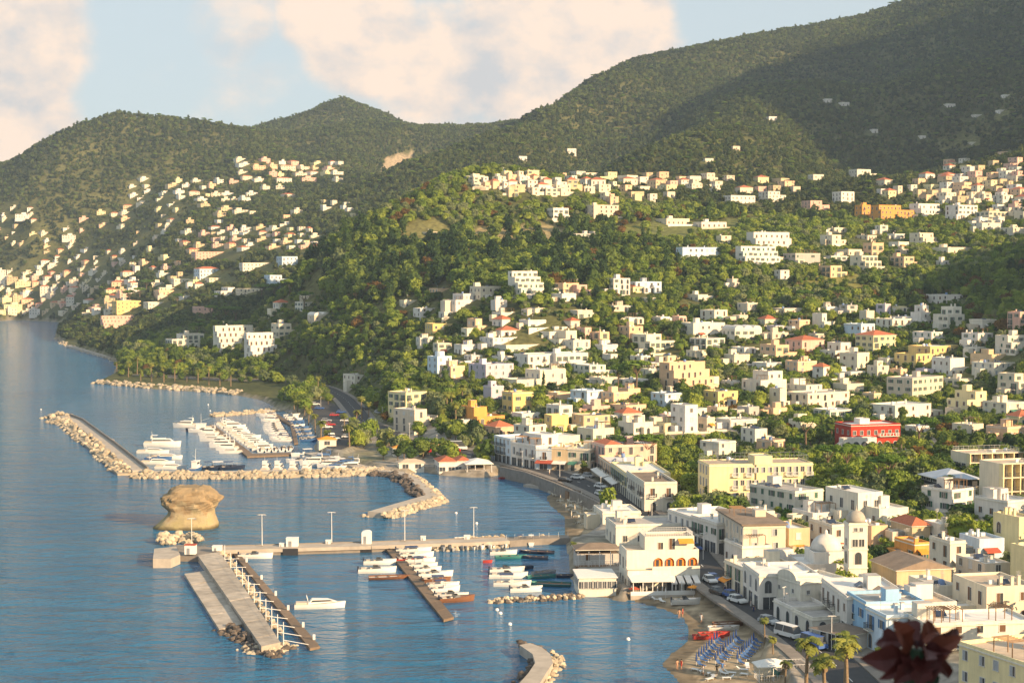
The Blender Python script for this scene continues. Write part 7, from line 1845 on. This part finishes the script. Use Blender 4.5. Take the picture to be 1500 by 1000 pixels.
# ------------------------------------------------------------------ woodland and gardens (uncountable)
HOUSE_BOX = globals().get('HOUSE_BOX', [])     # (x0,x1,ytop,ybase,dist, wx,wy,rad) of everything trees must not bury
def make_forest():
    far_src = [crown_mesh('wood', 'broad', 900 + k, 0.42, 11, FOL[f]) for k, f in enumerate(('wood', 'wood_dark', 'wood', 'maquis', 'wood', 'wood_dark', 'oak'))] + [crown_mesh('wood', 'tall', 991, 0.42, 11, FOL['wood']), crown_mesh('wood', 'pine', 992, 0.42, 13, FOL['pine'])]
    mid_src = [crown_mesh('garden', 'broad', 940 + k, 0.25, 34, FOL[f]) for k, f in enumerate(('oak', 'lime', 'olive', 'oak', 'lime', 'lime', 'rust'))] + \
              [crown_mesh('garden', 'tall', 960 + k, 0.25, 30, FOL[f]) for k, f in enumerate(('oak', 'dark'))] + [crown_mesh('garden', 'pine', 980, 0.26, 34, FOL['pine'])]
    hb = np.array([h[:8] for h in HOUSE_BOX], float) if HOUSE_BOX else np.zeros((0, 8))
    def sample(d0, d1, spacing, umax=0.40):
        area = umax * (d1 * d1 - d0 * d0)
        n = int(area / (spacing * spacing))
        y = np.sqrt(rng.random(n) * (d1 * d1 - d0 * d0) + d0 * d0); x = (rng.random(n) * 2 - 1) * umax * y
        return x, y
    def filt(x, y, size, clear):
        z = Zi(x, y)
        ok = z > 2.0
        m = (y < 1250)
        rd = np.full(x.shape, 99.0); rd[m] = road_dist(x[m], y[m]); ok &= rd > 3.0
        ok &= ~(poly_mask(x, y, BEACH) | poly_mask(x, y, BEACH2))
        for pl in KEEP_CLEAR: ok &= ~poly_mask(x, y, pl)
        x, y, z, size = x[ok], y[ok], z[ok], size[ok]
        keep = np.ones(len(x), bool)
        top = 6.0 * size
        px, pyt = proj(x, y, z + top); _, pyb = proj(x, y, z)
        rad = 2.9 * size * F / y
        for h in hb:
            x0, x1, yt, yb, dd, wx, wy, wr = h
            near = np.hypot(x - wx, y - wy) < wr + 0.8 * size
            front = (y < dd) & (y > dd - 130) & (px > x0 - rad * .55) & (px < x1 + rad * .55) & (pyt < yb - (0.5 if dd < 1150 else 0.5) * (yb - yt)) & (pyb > yt)
            keep &= ~(near | front)
        return x[keep], y[keep], z[keep], size[keep]
    # far hills
    x, y = sample(1150, 3050, 4.2, 0.42)
    size = 0.42 + 0.68 * rng.random(len(x)) ** 1.5
    size *= 0.85 + 0.5 * np.clip(fbm(x / 120, y / 120, 3, 31) + 0.5, 0, 1)
    x, y, z, size = filt(x, y, size, 0)
    zone = np.clip(fbm(x / 150, y / 150, 3, 77) * 1.6 + 0.5, 0, 0.999)
    idx = np.floor(zone * 4 + rng.random(len(x)) * 2.6).astype(int) % 7
    odd = rng.random(len(x)); idx = np.where(odd < .05, 7, np.where(odd > .975, 8, idx))
    size = np.where(odd > .975, size * .7, size)
    scatter('hillside_wood', np.stack([x, y, z - 1.2 * size], -1), size, rng.random(len(x)) * 6.28, idx, far_src, 'dense green woodland covering the hills behind the town', 'woodland')
    # near slopes, gardens
    x, y = sample(240, 1150, 3.5, 0.44)
    size = 0.55 + 0.95 * rng.random(len(x)) ** 1.5
    zz = Zi(x, y)
    wood = np.clip((zz - 20) / 25, 0, 1)
    lush = np.clip(fbm(x / 60, y / 60, 3, 51) * 2 + 0.62, 0.15, 1)
    k = rng.random(len(x)) < np.maximum(wood, 0.72) * np.maximum(lush, wood * .7) + 0.12
    field = np.zeros(len(x), bool)
    for fp, fc in FIELDS: field |= poly_mask(x, y, [tuple(hit(a, b)[:2]) for a, b in fp])
    field &= rng.random(len(x)) < .93
    k &= ~field
    x, y, size = x[k], y[k], size[k]
    x, y, z, size = filt(x, y, size, 0)
    px, py = proj(x, y, z)
    idx = np.floor(np.clip(fbm(x / 70, y / 70, 3, 91) * 2 + 0.5, 0, .999) * 5 + rng.random(len(x)) * 4).astype(int) % 10
    hump = (px > 430) & (px < 900) & (py > 340) & (py < 440)
    idx = np.where(hump & (rng.random(len(x)) < .6), np.array([0, 4, 7, 8, 3])[rng.integers(0, 5, len(x))], idx)
    size = np.where(hump, size * 1.45, size)
    idx = np.where((idx == 6) & (rng.random(len(x)) < .6), 0, idx)
    scatter('garden_growth', np.stack([x, y, z - 1.9 * size], -1), size, rng.random(len(x)) * 6.28, idx, mid_src, 'shrubs and garden trees growing between the houses', 'shrubbery')
def make_shrubs():
    src = [crown_mesh('shrub', 'bush', 1200 + k, 0.2, 40, FOL[f]) for k, f in enumerate(('oak', 'lime', 'olive', 'dark', 'oak', 'pine'))]
    n = int(.38*(1000**2-330**2)/(3.0**2)); y = np.sqrt(rng.random(n)*(1000**2-330**2)+330**2); x = (rng.random(n)*2-1)*.38*y
    z = Zi(x, y); ok = (z > 3.2) & (road_dist(x, y) > 5) & (fbm(x/30, y/30, 3, 61) > -.12)
    for pl in KEEP_CLEAR: ok &= ~poly_mask(x, y, pl)
    for h in HOUSE_BOX: ok &= np.hypot(x-h[5], y-h[6]) > h[7]+.6
    x, y, z = x[ok], y[ok], z[ok]; sz = .6+.9*rng.random(len(x))
    scatter('garden_shrubs', np.stack([x, y, z-.2], -1), sz, rng.random(len(x))*6.28, rng.integers(0, 6, len(x)), src, 'low green shrubs and hedges filling the gardens', 'shrubs')
KEEP_CLEAR.append([tuple(hit(a, b)[:2]) for a, b in SCAR])
make_forest()
make_shrubs()
# ------------------------------------------------------------------ the viewpoint: red-leaved plant in a pot on a terrace wall
def red_plant():
    leafm = mat('leaf_dark_red', (.075, .018, .016), .55, .35, 18.0, spec=.3); leaf2 = mat('leaf_red_brown', (.16, .048, .03), .55, .35, 18.0); stem = mat('stem_green', (.035, .07, .04), .6, .1, 5)
    D = 1.35; base = pt(1345, 1110, D); base = Vector((base.x, base.y, base.z-.02))
    e = empty('potted_plant', (base.x, base.y, base.z))
    def L_(px, py, dd=0): v = pt(px, py, D+dd); return v-base
    mb = MB(); c = L_(1345, 950)
    mb.tube((0, 0, 0), L_(1343, 990), .014, .011, stem, 8); mb.tube(L_(1343, 990), c, .011, .006, stem, 8); mb.build('stem', e)
    lr = random.Random(2)
    def leaf(root, tip, wid, curl, m, nrm=Vector((0, -1, .25))):
        a = Vector(root); t = Vector(tip); ax = t-a; side = ax.cross(nrm).normalized(); n = 7; nn = side.cross(ax).normalized(); mb = MB(); pr = None
        prof = [.08, .55, .95, 1.0, .82, .66, .40, .02]; L0 = []; 
        for k in range(n+1):
            q = k/n; cpt = a+ax*q+nn*curl*math.sin(q*2.6)*ax.length+side*wid*.35*math.sin(q*3+wid*900); w = wid*prof[k]*lr.uniform(.65, 1.3); fold = nn*w*lr.uniform(.1, .8)
            L0.append((cpt-side*w+fold, cpt, cpt+side*w+fold))
        for k in range(n):
            for i in (0, 1): mb.face([L0[k][i], L0[k][i+1], L0[k+1][i+1], L0[k+1][i]], m)
        o = mb.build('leaf', e, True); return o
    gl = mat('leaf_deep_green', (.02, .05, .03), .6, .2, 10)
    for (x0, y0, x1, y1, w_, dd, m_) in ((1338,952,1262,966,.011,.02,leafm),(1338,945,1300,912,.012,-.02,leaf2),(1340,940,1318,916,.009,.03,leafm),(1348,945,1372,924,.011,.02,leaf2),(1352,950,1412,934,.008,0,leaf2),(1350,956,1398,962,.009,-.03,leafm),(1336,958,1284,992,.010,-.01,leafm),
        (1338,960,1312,1010,.012,-.02,leafm),(1346,960,1352,1012,.012,-.03,leafm),(1352,958,1386,992,.010,.02,leafm),(1340,950,1330,925,.010,.04,leafm),(1345,962,1335,1000,.012,.01,leafm),(1345,985,1372,1012,.009,-.01,gl),(1342,985,1325,1015,.009,.01,gl),(1362,940,1400,922,.007,.03,leafm),(1330,945,1285,940,.008,.03,leafm),(1355,962,1372,1000,.012,-.02,leafm),(1345,948,1350,968,.010,-.05,leafm)):
        leaf(L_(x0, y0), L_(x1, y1, dd), w_, .12, m_)
    tc = mat('terracotta', (.36, .14, .07), .85, .15, 6)
    mb = MB(); mb.lathe([(.07, -.20), (.10, -.02), (.112, -.02), (.112, .01), (.095, .01), (.09, -.01)], tc, 16); mb.build('pot', e, True)
    tag(e, 'dark red-leaved potted plant close to the viewpoint', 'plant')
    zt = base.z-.20
    w = empty('terrace_wall', (0, base.y, zt)); mb = MB(); mb.box(-2.5, 2.5, -.2, .2, -.9, 0, concrete); mb.build('wall', w); mb = MB(); mb.box(2.503, 2.75, -6.0, .2, -.9, 3.2, WALL['ivory']); mb.build('side_wall', w); mb = MB(); tag(w, 'low terrace wall below the viewpoint carrying the potted plant', 'wall')  # tall wall at right is added out of view to shade the plant
    mb = MB(); mb.box(-6, 6, -5, base.y+.2, zt-3.5, zt-.903, concrete); tag(mb.build('terrace'), kind='structure')
red_plant()
# ------------------------------------------------------------------ air
def haze():
    mb = MB(); mb.box(-3200, 3600, -400, 4600, -6, 800, None); me = mb.mesh('haze'); me.materials.clear()
    m = bpy.data.materials.new('air'); m.use_nodes = True; N = m.node_tree.nodes; L = m.node_tree.links
    N.remove(N['Principled BSDF']); v = N.new('ShaderNodeVolumePrincipled'); v.inputs['Color'].default_value = (.58, .76, 1.0, 1); v.inputs['Density'].default_value = 0.00008; v.inputs['Anisotropy'].default_value = .0
    L.new(v.outputs[0], N['Material Output'].inputs['Volume']); me.materials.append(m)
    tag(link('haze', me), kind='stuff')
haze()
scene.cycles.volume_bounces = 0
scene.cycles.max_bounces = 5; scene.cycles.diffuse_bounces = 2; scene.cycles.glossy_bounces = 2; scene.cycles.transmission_bounces = 2
